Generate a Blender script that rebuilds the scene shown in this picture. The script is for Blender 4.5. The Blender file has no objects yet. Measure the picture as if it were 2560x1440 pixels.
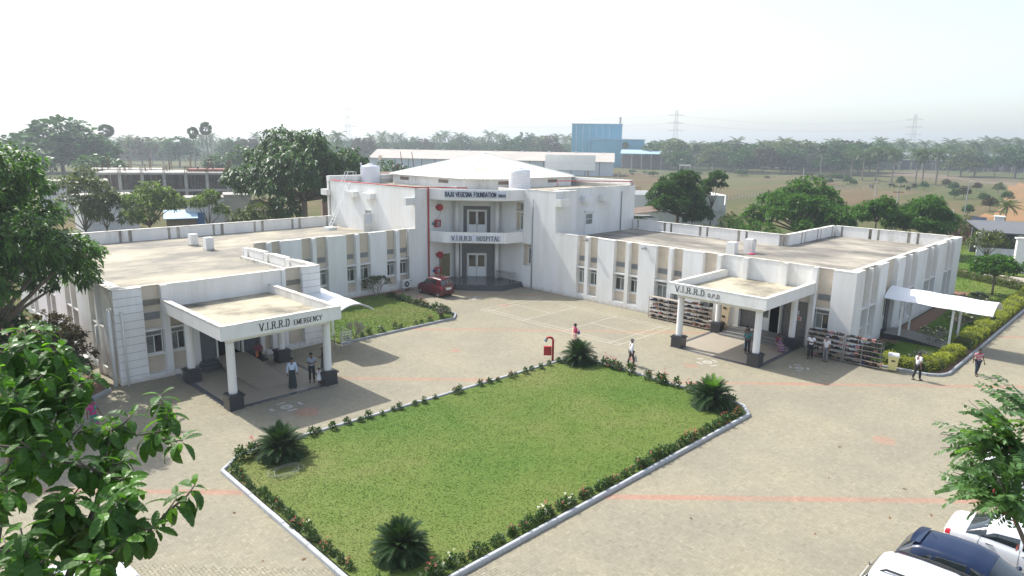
import bpy, bmesh, math, random
import numpy as np
from mathutils import Vector, Matrix
rnd = random.Random(7)
nr = np.random.RandomState(11)
SC = bpy.context.scene
COL = SC.collection
PI = math.pi
# ------------------------------------------------------------------ camera
CAM_H = 13.0
R_ = ((0.7034926517, -0.7105326764, 0.0155372034),
      (-0.1364371332, -0.1564758597, -0.9782127653),
      (0.6974833315, 0.6860456407, -0.2070226589))
cam = bpy.data.cameras.new('camera'); cam.lens = 24.0047; cam.sensor_width = 36; cam.clip_start = .3; cam.clip_end = 9000
co = bpy.data.objects.new('camera', cam); COL.objects.link(co)
m = Matrix.Identity(4)
for i in range(3):
    m[i][0] = R_[0][i]; m[i][1] = -R_[1][i]; m[i][2] = -R_[2][i]
m[2][3] = CAM_H
co.matrix_world = m
SC.camera = co
# ------------------------------------------------------------------ sky, sun, exposure
SUN_EL, SUN_AZ = math.radians(49.5), math.radians(97.5)      # azimuth measured from +X towards +Y
w = bpy.data.worlds.new('World'); SC.world = w; w.use_nodes = True
nt = w.node_tree; bg = nt.nodes['Background']
sky = nt.nodes.new('ShaderNodeTexSky'); sky.sky_type = 'NISHITA'; sky.sun_disc = False
sky.sun_elevation = SUN_EL; sky.sun_rotation = PI/2 - SUN_AZ
sky.air_density = 1.0; sky.dust_density = 2.0; sky.ozone_density = 1.0; sky.altitude = 50
hs = nt.nodes.new('ShaderNodeHueSaturation'); hs.inputs['Saturation'].default_value = .68
nt.links.new(sky.outputs[0], hs.inputs['Color']); nt.links.new(hs.outputs[0], bg.inputs[0]); bg.inputs[1].default_value = 0.15
sun = bpy.data.lights.new('sun', 'SUN'); sun.energy = 3.3; sun.angle = math.radians(.55); sun.color = (1, .965, .89)
so = bpy.data.objects.new('sun', sun); COL.objects.link(so)
sd = Vector((math.cos(SUN_AZ)*math.cos(SUN_EL), math.sin(SUN_AZ)*math.cos(SUN_EL), math.sin(SUN_EL)))
so.rotation_euler = sd.to_track_quat('Z', 'Y').to_euler(); so.location = (0, 0, 80)
vs = SC.view_settings; vs.view_transform = 'Standard'; vs.look = 'None'; vs.gamma = 1; vs.use_curve_mapping = False
vs.exposure = 0.86
HAZE = 0.00062
cy = SC.cycles
cy.max_bounces = 6; cy.diffuse_bounces = 3; cy.glossy_bounces = 2; cy.transmission_bounces = 3; cy.transparent_max_bounces = 4; cy.volume_bounces = 0
cy.use_denoising = True; cy.use_adaptive_sampling = True; cy.adaptive_threshold = .015

# ------------------------------------------------------------------ materials
MATS = {}
def pmat(name, col, rough=.6, var=.12, scale=4., bump=0., metal=0., coat=0., col2=None, mix=.5, spec=.5, tint=False, trans=0., rnd_obj=0., stretch=None, soft=.25, bscale=None):
    """principled material: base colour with noise variation, optional second stain colour, per-face tint and per-object variation"""
    if name in MATS: return MATS[name]
    mt = bpy.data.materials.new(name); mt.use_nodes = True
    N = mt.node_tree.nodes; L = mt.node_tree.links
    b = N['Principled BSDF']
    tc = N.new('ShaderNodeTexCoord'); vec = tc.outputs['Object']
    if stretch:
        mp = N.new('ShaderNodeMapping'); mp.inputs['Scale'].default_value = stretch; L.new(vec, mp.inputs['Vector']); vec = mp.outputs[0]
    nz = N.new('ShaderNodeTexNoise'); nz.inputs['Scale'].default_value = scale; nz.inputs['Detail'].default_value = 7; nz.inputs['Roughness'].default_value = .62
    L.new(vec, nz.inputs['Vector'])
    mr = N.new('ShaderNodeMapRange'); mr.inputs[1].default_value = .25; mr.inputs[2].default_value = .75
    mr.inputs[3].default_value = 1-var; mr.inputs[4].default_value = 1+var
    L.new(nz.outputs['Fac'], mr.inputs[0])
    cur = None
    if col2 is not None:
        n2 = N.new('ShaderNodeTexNoise'); n2.inputs['Scale'].default_value = scale*.45; n2.inputs['Detail'].default_value = 9; n2.inputs['Roughness'].default_value = .68
        L.new(vec, n2.inputs['Vector'])
        r2 = N.new('ShaderNodeMapRange'); r2.inputs[1].default_value = 1-mix-soft*.5; r2.inputs[2].default_value = 1-mix+soft*.5
        L.new(n2.outputs['Fac'], r2.inputs[0])
        mx = N.new('ShaderNodeMix'); mx.data_type = 'RGBA'; mx.inputs[6].default_value = (*col, 1); mx.inputs[7].default_value = (*col2, 1)
        L.new(r2.outputs[0], mx.inputs[0]); cur = mx.outputs[2]
    fac = mr.outputs[0]
    if tint:
        at = N.new('ShaderNodeAttribute'); at.attribute_name = 'tint'
        mm = N.new('ShaderNodeMath'); mm.operation = 'MULTIPLY'; L.new(fac, mm.inputs[0]); L.new(at.outputs['Fac'], mm.inputs[1]); fac = mm.outputs[0]
    if rnd_obj:
        oi = N.new('ShaderNodeObjectInfo'); rr = N.new('ShaderNodeMapRange'); rr.inputs[3].default_value = 1-rnd_obj; rr.inputs[4].default_value = 1+rnd_obj
        L.new(oi.outputs['Random'], rr.inputs[0]); mm = N.new('ShaderNodeMath'); mm.operation = 'MULTIPLY'
        L.new(fac, mm.inputs[0]); L.new(rr.outputs[0], mm.inputs[1]); fac = mm.outputs[0]
    vm = N.new('ShaderNodeVectorMath'); vm.operation = 'SCALE'
    if cur is not None: L.new(cur, vm.inputs[0])
    else: vm.inputs[0].default_value = col
    L.new(fac, vm.inputs['Scale']); L.new(vm.outputs[0], b.inputs['Base Color'])
    b.inputs['Roughness'].default_value = rough; b.inputs['Metallic'].default_value = metal
    b.inputs['Coat Weight'].default_value = coat; b.inputs['Coat Roughness'].default_value = .05
    b.inputs['Specular IOR Level'].default_value = spec
    if bump:
        bp = N.new('ShaderNodeBump'); bp.inputs['Strength'].default_value = bump; bp.inputs['Distance'].default_value = .02
        src = nz.outputs['Fac']
        if bscale:
            n3 = N.new('ShaderNodeTexNoise'); n3.inputs['Scale'].default_value = bscale; n3.inputs['Detail'].default_value = 4; L.new(vec, n3.inputs['Vector']); src = n3.outputs['Fac']
        L.new(src, bp.inputs['Height']); L.new(bp.outputs[0], b.inputs['Normal'])
    if trans:
        tr = N.new('ShaderNodeBsdfTranslucent'); v2 = N.new('ShaderNodeVectorMath'); v2.operation = 'MULTIPLY'; v2.inputs[1].default_value = (1.5, 1.6, .55)
        L.new(vm.outputs[0], v2.inputs[0]); L.new(v2.outputs[0], tr.inputs['Color'])
        ms = N.new('ShaderNodeMixShader'); ms.inputs[0].default_value = trans
        L.new(b.outputs[0], ms.inputs[1]); L.new(tr.outputs[0], ms.inputs[2]); L.new(ms.outputs[0], N['Material Output'].inputs['Surface'])
    MATS[name] = mt
    return mt
WHITE = pmat('white_paint', (.80, .80, .79), .75, .06, 1.1, .12, col2=(.66, .64, .58), mix=.42, soft=.4, bscale=14, stretch=(1, 1, .22))
WSTREAK = pmat('weathered_white_paint', (.78, .77, .74), .8, .08, 1.2, .15, col2=(.30, .27, .21), mix=.30, soft=.30, stretch=(1, 1, .35), bscale=14)
CAPM = pmat('weathered_coping', (.74, .71, .64), .85, .12, 2.2, .2, col2=(.22, .20, .15), mix=.42, soft=.25)
STAIN = pmat('dark_stained_plaster', (.62, .58, .51), .9, .15, 1.5, .15, col2=(.16, .14, .11), mix=.5, stretch=(1, 1, .3))
BEIGE = pmat('beige_plaster', (.60, .52, .41), .8, .06, 2., .2, col2=(.52, .44, .34), mix=.4, bscale=25)
ROOFC = pmat('roof_screed', (.46, .405, .30), .9, .14, .35, .15, col2=(.20, .185, .155), mix=.52, soft=.24, stretch=(1, 1.6, 1))
ROOFD = pmat('stained_roof_screed', (.46, .41, .325), .9, .14, .4, .15, col2=(.15, .137, .115), mix=.55, soft=.26, stretch=(1.5, .8, 1))
PORTR = pmat('portico_roof_screed', (.48, .425, .31), .9, .12, .6, .15, col2=(.11, .10, .075), mix=.45, soft=.22)
GRAN = pmat('grey_granite', (.085, .09, .105), .25, .5, 60, 0, col2=(.17, .175, .19), mix=.45, spec=.5)
GRAND = pmat('dark_granite', (.03, .032, .038), .3, .5, 70, 0, col2=(.075, .078, .085), mix=.42)
GRANS = pmat('step_granite', (.06, .064, .072), .22, .5, 60, 0, col2=(.12, .125, .135), mix=.45)
FRAME = pmat('cream_window_frame', (.72, .72, .66), .45, .03, 5)
ALU = pmat('white_door_paint', (.76, .77, .76), .4, .03, 5)
GLASS = pmat('window_glass', (.085, .10, .10), .06, .4, 1.2, 0, col2=(.24, .265, .255), mix=.5, spec=.8)
DARKGL = pmat('dark_glass', (.012, .013, .014), .05, .2, 2, spec=.8)
LOUV = pmat('grey_louvre', (.24, .25, .25), .5, .15, 3)
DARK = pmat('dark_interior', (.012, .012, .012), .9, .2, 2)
STEEL = pmat('stainless_steel', (.55, .55, .54), .3, .1, 6, metal=.9)
PIPEW = pmat('white_pvc_pipe', (.74, .74, .72), .45, .05, 3)
GREYP = pmat('grey_pipe', (.30, .31, .32), .5, .1, 3)
REDP = pmat('red_pipe_paint', (.36, .018, .022), .4, .12, 2)
REDB = pmat('red_box_paint', (.40, .012, .016), .45, .12, 4)
SHEETW = pmat('white_roof_sheet', (.86, .84, .76), .45, .05, .6, col2=(.78, .74, .62), mix=.35)
SHEETY = pmat('yellowed_skylight_sheet', (.74, .66, .42), .35, .08, 2)
MEMBR = pmat('white_membrane', (.86, .87, .87), .5, .02, .8)
TANKM = pmat('white_tank_plastic', (.80, .80, .84), .4, .03, 2)
CONC = pmat('raw_concrete', (.44, .415, .37), .9, .12, .8, .2, col2=(.25, .235, .21), mix=.45)
NAVY = pmat('navy_lettering', (.012, .018, .055), .5, .1, 4)
BLACKL = pmat('black_lettering', (.02, .02, .022), .5, .1, 4)
SIGNG = pmat('pale_grey_sign', (.58, .62, .69), .4, .05, 3)
SOIL = pmat('garden_soil', (.20, .115, .07), .95, .25, 4, .6)
KERB = pmat('kerb_paint', (.33, .345, .36), .8, .12, 3, .2, col2=(.30, .30, .30), mix=.4)
KERBW = pmat('pale_kerb_paint', (.43, .445, .46), .8, .10, 3, .2, col2=(.38, .38, .36), mix=.4)
RUBBER = pmat('black_rubber', (.015, .015, .016), .7, .2, 8)
BARK = pmat('bark', (.16, .13, .10), .9, .3, 9, .5)
BARKP = pmat('palm_bark', (.22, .19, .15), .9, .3, 6, .5)
CHALK = pmat('white_chalk', (.62, .60, .56), .9, .2, 12)
RUST = pmat('rusty_steel', (.16, .075, .045), .8, .2, 4)
STICK = pmat('casuarina_prop', (.13, .095, .07), .9, .35, 3, tint=True)

def splash_dirt(mt):
    """rain-splashed soil on the lowest hand's breadth of a painted wall"""
    N = mt.node_tree.nodes; L = mt.node_tree.links; b = N['Principled BSDF']; src = b.inputs['Base Color'].links[0].from_socket
    ge = N.new('ShaderNodeNewGeometry'); sp = N.new('ShaderNodeSeparateXYZ'); L.new(ge.outputs['Position'], sp.inputs[0])
    nz = N.new('ShaderNodeTexNoise'); nz.inputs['Scale'].default_value = 3.5; nz.inputs['Detail'].default_value = 6; L.new(ge.outputs['Position'], nz.inputs['Vector'])
    ad = N.new('ShaderNodeMath'); ad.operation = 'MULTIPLY_ADD'; ad.inputs[1].default_value = -.75; L.new(nz.outputs['Fac'], ad.inputs[0]); L.new(sp.outputs[2], ad.inputs[2])
    mr = N.new('ShaderNodeMapRange'); mr.inputs[1].default_value = -.40; mr.inputs[2].default_value = -.02; mr.inputs[3].default_value = .55; mr.inputs[4].default_value = 0; L.new(ad.outputs[0], mr.inputs[0])
    mx = N.new('ShaderNodeMix'); mx.data_type = 'RGBA'; mx.inputs[7].default_value = (.40, .33, .25, 1); L.new(mr.outputs[0], mx.inputs[0]); L.new(src, mx.inputs[6])
    # drip marks running down from the parapets
    mp = N.new('ShaderNodeMapping'); mp.inputs['Scale'].default_value = (2.6, 2.6, .10); L.new(ge.outputs['Position'], mp.inputs[0])
    n2 = N.new('ShaderNodeTexNoise'); n2.inputs['Scale'].default_value = 1.6; n2.inputs['Detail'].default_value = 7; n2.inputs['Roughness'].default_value = .7; L.new(mp.outputs[0], n2.inputs['Vector'])
    r2 = N.new('ShaderNodeMapRange'); r2.inputs[1].default_value = .54; r2.inputs[2].default_value = .74; L.new(n2.outputs['Fac'], r2.inputs[0])
    rr = []
    for lo, hi in ((3.4, 5.35), (7.2, 8.95)):
        q = N.new('ShaderNodeMapRange'); q.inputs[1].default_value = lo; q.inputs[2].default_value = hi; L.new(sp.outputs[2], q.inputs[0]); c = N.new('ShaderNodeMath'); c.operation = 'LESS_THAN'; c.inputs[1].default_value = hi+.1; L.new(sp.outputs[2], c.inputs[0])
        m = N.new('ShaderNodeMath'); m.operation = 'MULTIPLY'; L.new(q.outputs[0], m.inputs[0]); L.new(c.outputs[0], m.inputs[1]); rr.append(m.outputs[0])
    mm = N.new('ShaderNodeMath'); mm.operation = 'MAXIMUM'; L.new(rr[0], mm.inputs[0]); L.new(rr[1], mm.inputs[1]); m2 = N.new('ShaderNodeMath'); m2.operation = 'MULTIPLY'; L.new(mm.outputs[0], m2.inputs[0]); L.new(r2.outputs[0], m2.inputs[1]); m3 = N.new('ShaderNodeMath'); m3.operation = 'MULTIPLY'; m3.inputs[1].default_value = .55; L.new(m2.outputs[0], m3.inputs[0])
    m4 = N.new('ShaderNodeMix'); m4.data_type = 'RGBA'; m4.inputs[7].default_value = (.40, .37, .31, 1); L.new(m3.outputs[0], m4.inputs[0]); L.new(mx.outputs[2], m4.inputs[6]); L.new(m4.outputs[2], b.inputs['Base Color'])
splash_dirt(WHITE)
# ------------------------------------------------------------------ mesh helpers
class MB:
    def __init__(s): s.v = []; s.f = []; s.mi = []; s.cur = 0
    def add(s, vs, fs):
        b = len(s.v); s.v.extend(tuple(q) for q in vs)
        for f in fs: s.f.append(tuple(b+i for i in f)); s.mi.append(s.cur)
        return s
    def box(s, x0, x1, y0, y1, z0, z1):
        x0, x1 = min(x0, x1), max(x0, x1); y0, y1 = min(y0, y1), max(y0, y1); z0, z1 = min(z0, z1), max(z0, z1)
        return s.add([(x0,y0,z0),(x1,y0,z0),(x1,y1,z0),(x0,y1,z0),(x0,y0,z1),(x1,y0,z1),(x1,y1,z1),(x0,y1,z1)],
                     [(0,3,2,1),(4,5,6,7),(0,1,5,4),(1,2,6,5),(2,3,7,6),(3,0,4,7)])
    def prism(s, poly, z0, z1, top_in=0.):
        n = len(poly)
        ar = sum(poly[i][0]*poly[(i+1)%n][1]-poly[(i+1)%n][0]*poly[i][1] for i in range(n))
        if ar < 0: poly = poly[::-1]
        vs = [(p[0],p[1],z0) for p in poly]+[(p[0],p[1],z1) for p in poly]
        return s.add(vs, [tuple(range(n-1,-1,-1)), tuple(range(n,2*n))]+[(i,(i+1)%n,n+(i+1)%n,n+i) for i in range(n)])
    def wall(s, a, b, t, z0, z1):
        a = Vector(a); b = Vector(b); d = (b-a).normalized(); n = Vector((-d.y, d.x))*t
        return s.prism([tuple(a), tuple(b), tuple(b+n), tuple(a+n)], z0, z1)
    def tube(s, pts, rad, n=8, cap=True):
        pts = [Vector(p) for p in pts]
        if not hasattr(rad, '__len__'): rad = [rad]*len(pts)
        rings = []; up = Vector((0,0,1)); pu = None
        for i, p in enumerate(pts):
            d = (pts[min(i+1,len(pts)-1)]-pts[max(i-1,0)])
            if d.length < 1e-9: d = Vector((0,0,1))
            d.normalize()
            if pu is None:
                u = d.cross(Vector((0,0,1)) if abs(d.z) < .9 else Vector((1,0,0))).normalized()
            else:
                u = (pu - d*pu.dot(d)); u = u.normalized() if u.length > 1e-6 else d.orthogonal().normalized()
            pu = u; v = d.cross(u)
            rings.append([p+(u*math.cos(2*PI*k/n)+v*math.sin(2*PI*k/n))*rad[i] for k in range(n)])
        vs = [q for r in rings for q in r]; fs = []
        for i in range(len(rings)-1):
            for k in range(n): fs.append((i*n+k, i*n+(k+1)%n, (i+1)*n+(k+1)%n, (i+1)*n+k))
        if cap: fs.append(tuple(range(n-1,-1,-1))); fs.append(tuple((len(rings)-1)*n+k for k in range(n)))
        return s.add(vs, fs)
    def lathe(s, prof, cx=0, cy=0, n=16, sx=1, sy=1, cz=0):
        vs = []; fs = []
        for r, z in prof:
            for k in range(n): vs.append((cx+r*sx*math.cos(2*PI*k/n), cy+r*sy*math.sin(2*PI*k/n), cz+z))
        for i in range(len(prof)-1):
            for k in range(n): fs.append((i*n+k, i*n+(k+1)%n, (i+1)*n+(k+1)%n, (i+1)*n+k))
        fs.append(tuple(range(n-1,-1,-1))); fs.append(tuple((len(prof)-1)*n+k for k in range(n)))
        return s.add(vs, fs)
    def ell(s, c, r, n=10, m_=6):
        prof = [(math.sin(PI*i/m_), -math.cos(PI*i/m_)) for i in range(m_+1)]
        prof[0] = (.03, -1); prof[-1] = (.03, 1)
        vs = []; fs = []
        for q, z in prof:
            for k in range(n): vs.append((c[0]+q*r[0]*math.cos(2*PI*k/n), c[1]+q*r[1]*math.sin(2*PI*k/n), c[2]+z*r[2]))
        for i in range(m_):
            for k in range(n): fs.append((i*n+k, i*n+(k+1)%n, (i+1)*n+(k+1)%n, (i+1)*n+k))
        fs.append(tuple(range(n-1,-1,-1))); fs.append(tuple(m_*n+k for k in range(n)))
        return s.add(vs, fs)
    def xform(s, M):
        s.v = [tuple(M @ Vector(q)) for q in s.v]; return s
    def build(s, name, mat, parent=None, off=(0,0,0), smooth=False, loc=None):
        me = bpy.data.meshes.new(name)
        vs = s.v if off == (0,0,0) else [(q[0]-off[0], q[1]-off[1], q[2]-off[2]) for q in s.v]
        me.from_pydata(vs, [], s.f)
        for mm in (mat if isinstance(mat, (list, tuple)) else [mat]): me.materials.append(mm)
        if max(s.mi, default=0): me.polygons.foreach_set('material_index', s.mi)
        if smooth: me.shade_smooth()
        o = bpy.data.objects.new(name, me); COL.objects.link(o)
        if parent: o.parent = parent
        if loc: o.location = loc
        return o
def tag(o, label=None, cat=None, group=None, kind=None):
    if label: o['label'] = label
    if cat: o['category'] = cat
    if group: o['group'] = group
    if kind: o['kind'] = kind
    return o
def empty(name, loc=(0,0,0), rz=0., label=None, cat=None, group=None):
    o = bpy.data.objects.new(name, None); COL.objects.link(o); o.location = loc; o.rotation_euler = (0,0,rz); o.empty_display_size = .2
    return tag(o, label, cat, group)
def kids(o): return [c for c in bpy.data.objects if c.parent == o]
def link(name, me, parent=None, loc=(0,0,0), rot=(0,0,0), sc=1.):
    o = bpy.data.objects.new(name, me); COL.objects.link(o); o.parent = parent; o.location = loc; o.rotation_euler = rot
    o.scale = (sc, sc, sc) if not hasattr(sc, '__len__') else sc
    return o
def quads(name, V, mat, tint=None, parent=None, tri=False, k=4, smooth=False):
    """big numpy mesh of separate k-gons: V is (n,k,3)"""
    V = np.asarray(V, dtype=np.float32); n = V.shape[0]; k = V.shape[1]
    me = bpy.data.meshes.new(name)
    me.vertices.add(n*k); me.vertices.foreach_set('co', V.reshape(-1))
    me.loops.add(n*k); me.loops.foreach_set('vertex_index', np.arange(n*k, dtype=np.int32))
    me.polygons.add(n); me.polygons.foreach_set('loop_start', np.arange(0, n*k, k, dtype=np.int32))
    me.polygons.foreach_set('loop_total', np.full(n, k, dtype=np.int32))
    if tint is not None:
        a = me.attributes.new('tint', 'FLOAT', 'FACE'); a.data.foreach_set('value', np.asarray(tint, dtype=np.float32))
    me.materials.append(mat); me.update(); me.validate()
    return me
def spot(px, d):
    """ground point d metres out, in the bearing of photo column px (taken near the horizon)"""
    x = (px-1280)/1707.; f = Vector(R_[2]); r = Vector(R_[0]); dn = Vector(R_[1])
    v = f + r*x + dn*(-.21); v.z = 0; v.normalize()
    return v.x*d, v.y*d
def topz(py, d, px=1280):
    hy = 358.8 + (px-1280)*.0155
    return CAM_H - (py-hy)/1707.*d/math.hypot(1, (px-1280)/1745.)*.975
# ------------------------------------------------------------------ ground
def groundmat():
    mt = bpy.data.materials.new('dry_fields'); mt.use_nodes = True; N = mt.node_tree.nodes; L = mt.node_tree.links; b = N['Principled BSDF']
    tc = N.new('ShaderNodeTexCoord')
    def noise(s, d=6, st=None):
        v = tc.outputs['Object']
        if st:
            mp = N.new('ShaderNodeMapping'); mp.inputs['Scale'].default_value = st; mp.inputs['Rotation'].default_value = (0, 0, -.75); L.new(v, mp.inputs[0]); v = mp.outputs[0]
        n = N.new('ShaderNodeTexNoise'); n.inputs['Scale'].default_value = s; n.inputs['Detail'].default_value = d; n.inputs['Roughness'].default_value = .65; L.new(v, n.inputs['Vector']); return n.outputs['Fac']
    r = N.new('ShaderNodeValToRGB'); L.new(noise(.02, 9, (.35, 1, 1)), r.inputs[0])
    e = r.color_ramp.elements; e[0].position = .36; e[0].color = (.058, .085, .022, 1); e[1].position = .64; e[1].color = (.14, .108, .055, 1)
    x = e.new(.50); x.color = (.105, .10, .042, 1)
    mx = N.new('ShaderNodeMix'); mx.data_type = 'RGBA'; L.new(r.outputs[0], mx.inputs[6]); mx.inputs[7].default_value = (.055, .085, .02, 1)
    m2 = N.new('ShaderNodeMapRange'); m2.inputs[1].default_value = .5; m2.inputs[2].default_value = .66; L.new(noise(.25, 8), m2.inputs[0]); L.new(m2.outputs[0], mx.inputs[0])
    L.new(mx.outputs[2], b.inputs['Base Color']); b.inputs['Roughness'].default_value = 1; b.inputs['Specular IOR Level'].default_value = .1
    return mt
def fieldmat(name, c1, c2, st):
    return pmat(name, c1, 1, .2, .05, 0, col2=c2, mix=.5, soft=.12, stretch=st, spec=.1)
g = MB(); g.add([(-2000,-2000,-.06),(2000,-2000,-.06),(2000,2000,-.06),(-2000,2000,-.06)], [(0,1,2,3)])
tag(g.build('ground', groundmat()), kind='structure')
def sheet(name, poly, z, mat, kind='structure'):
    b = MB(); b.add([(p[0],p[1],z) for p in poly], [tuple(range(len(poly)))]); return tag(b.build(name, mat), kind=kind)
# ploughed and grassy strips of the fields beyond the compound
FX = [spot(1560, 170), spot(1960, 170), spot(2110, 290), spot(1530, 330)]
sheet('field', [spot(1500, 330), spot(1545, 185), spot(1830, 178), spot(2130, 285), spot(2060, 330)], -.03, fieldmat('ploughed_field', (.145, .082, .052), (.105, .105, .045), (.25, 1.2, 1)))
sheet('field', [spot(1880, 160), spot(2080, 165), spot(2330, 260), spot(2160, 300)], -.02, fieldmat('grazed_field', (.14, .10, .055), (.11, .10, .045), (.3, 1., 1)))
sheet('dirt_road', [spot(2500, 150), spot(2560, 140), spot(2600, 150), spot(2600, 330), spot(2530, 420), spot(2540, 280)], -.015, fieldmat('orange_dirt', (.30, .165, .08), (.22, .145, .07), (1, 1, 1)))
sheet('dirt_yard', [spot(2430, 142), spot(2560, 130), spot(2600, 160), spot(2490, 178)], -.01, MATS['orange_dirt'])
sheet('dirt_yard', [spot(2230, 400), spot(2560, 330), spot(2560, 420), spot(2240, 480)], -.012, fieldmat('pale_dirt', (.18, .14, .10), (.12, .10, .06), (1, 1, 1)))

# ------------------------------------------------------------------ courtyard paving
def pavermat():
    mt = bpy.data.materials.new('concrete_paver'); mt.use_nodes = True; N = mt.node_tree.nodes; L = mt.node_tree.links; b = N['Principled BSDF']
    tc = N.new('ShaderNodeNewGeometry'); pos = tc.outputs['Position']
    sep = N.new('ShaderNodeSeparateXYZ'); L.new(pos, sep.inputs[0])
    def mth(op, a, bb=None):
        n = N.new('ShaderNodeMath'); n.operation = op
        for i, q in enumerate((a, bb)):
            if q is None: continue
            if isinstance(q, (int, float)): n.inputs[i].default_value = q
            else: L.new(q, n.inputs[i])
        return n.outputs[0]
    at = N.new('ShaderNodeAttribute'); at.attribute_name = 'tint'
    oi = N.new('ShaderNodeObjectInfo')
    n1 = N.new('ShaderNodeTexNoise'); n1.inputs['Scale'].default_value = .22; n1.inputs['Detail'].default_value = 8; n1.inputs['Roughness'].default_value = .6; L.new(pos, n1.inputs['Vector'])
    n2 = N.new('ShaderNodeTexNoise'); n2.inputs['Scale'].default_value = 9; n2.inputs['Detail'].default_value = 5; L.new(pos, n2.inputs['Vector'])
    mx = N.new('ShaderNodeMix'); mx.data_type = 'RGBA'; mx.inputs[6].default_value = (.276, .252, .187, 1); mx.inputs[7].default_value = (.326, .292, .207, 1)
    mr = N.new('ShaderNodeMapRange'); mr.inputs[1].default_value = .38; mr.inputs[2].default_value = .62; L.new(n1.outputs['Fac'], mr.inputs[0]); L.new(mr.outputs[0], mx.inputs[0])
    # red pavers: rows across the yard and round manhole-sized patches (their own colour)
    s_ = mth('ADD', sep.outputs[0], sep.outputs[1]); red = None
    for c_ in (15.2, 33.35, 51.5, 66.4, 82.6):
        d = mth('LESS_THAN', mth('ABSOLUTE', mth('SUBTRACT', s_, c_)), .26); red = d if red is None else mth('MAXIMUM', red, d)
    nj = mth('MULTIPLY', mth('SUBTRACT', n2.outputs['Fac'], .5), .5)
    for px_, py_, r_ in ((32.75, 8.23, .5), (38.45, 38.7, .45), (27.4, 31.9, .35), (15.4, 29.1, .6), (35.8, 19.9, .4), (4.9, 19.6, .8)):
        dx = mth('SUBTRACT', sep.outputs[0], px_); dy = mth('SUBTRACT', sep.outputs[1], py_)
        rr = mth('ADD', mth('SQRT', mth('ADD', mth('MULTIPLY', dx, dx), mth('MULTIPLY', dy, dy))), nj)
        red = mth('MAXIMUM', red, mth('LESS_THAN', rr, r_))
    worn = N.new('ShaderNodeMapRange'); worn.inputs[1].default_value = .35; worn.inputs[2].default_value = .7; worn.inputs[3].default_value = .3; worn.inputs[4].default_value = .85; L.new(n1.outputs['Fac'], worn.inputs[0])
    red = mth('MULTIPLY', red, worn.outputs[0])
    m3 = N.new('ShaderNodeMix'); m3.data_type = 'RGBA'; L.new(mx.outputs[2], m3.inputs[6]); m3.inputs[7].default_value = (.42, .215, .155, 1); L.new(red, m3.inputs[0])
    vs_ = N.new('ShaderNodeVectorMath'); vs_.operation = 'SCALE'; L.new(m3.outputs[2], vs_.inputs[0])
    k = N.new('ShaderNodeMapRange'); k.inputs[1].default_value = .2; k.inputs[2].default_value = .8; k.inputs[3].default_value = .86; k.inputs[4].default_value = 1.12; L.new(n2.outputs['Fac'], k.inputs[0])
    tt = mth('MULTIPLY', k.outputs[0], at.outputs['Fac']); L.new(tt, vs_.inputs['Scale']); L.new(vs_.outputs[0], b.inputs['Base Color'])
    b.inputs['Roughness'].default_value = .85; b.inputs['Specular IOR Level'].default_value = .3
    bp = N.new('ShaderNodeBump'); bp.inputs['Strength'].default_value = .3; bp.inputs['Distance'].default_value = .01; L.new(n2.outputs['Fac'], bp.inputs['Height']); L.new(bp.outputs[0], b.inputs['Normal'])
    return mt
PAVM = pavermat()
JOINT = pmat('sand_joint', (.225, .188, .14), .95, .25, 3)
court_poly = [(-12,-12),(82,-12),(82,8.4),(47,8.4),(47,50),(-12,50)]
court = sheet('courtyard_pavement', court_poly, -.022, JOINT)
LAWN = [(9.6,14.2),(30.9,13.85),(31.85,14.6),(32.05,24.6),(31.0,25.75),(11.0,26.6),(9.85,25.7)]
LAWN2 = [(22.6,37.95),(32.45,38.05),(33.3,38.9),(33.35,48.6),(22.6,48.6)]
GARD = [(44.35,11.65),(44.6,9.5),(45.0,8.95),(45.7,8.65),(79,8.5),(84,16),(84,34),(72.6,34),(72.6,13.9),(44.9,13.9)]
BED = [(9.6,38.9),(6.9,36.7),(4.6,38.0),(2,38.8),(-10,39.4),(-10,60),(9.6,60)]
EFLOOR = [(12.75,31.7),(18.75,31.7),(18.75,38.9),(12.75,38.9)]
OFLOOR = [(38.45,16.95),(38.45,23.0),(44.95,23.0),(44.95,16.95)]
PLAT = [(38.85,49.0),(39.45,45.75),(42.3,42.75),(45,42.9),(45,49)]
def inside(poly, X, Y):
    r = np.zeros(X.shape, bool); n = len(poly); j = n-1
    for i in range(n):
        xi, yi = poly[i]; xj, yj = poly[j]
        c = ((yi > Y) != (yj > Y)) & (X < (xj-xi)*(Y-yi)/(yj-yi+1e-12)+xi); r ^= c; j = i
    return r
def project(X, Y, Z):
    dx, dy, dz = X, Y, Z-CAM_H
    a = [R_[i][0]*dx+R_[i][1]*dy+R_[i][2]*dz for i in range(3)]
    return 1280+1707*a[0]/a[2], 720+1707*a[1]/a[2], a[2]
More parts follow.
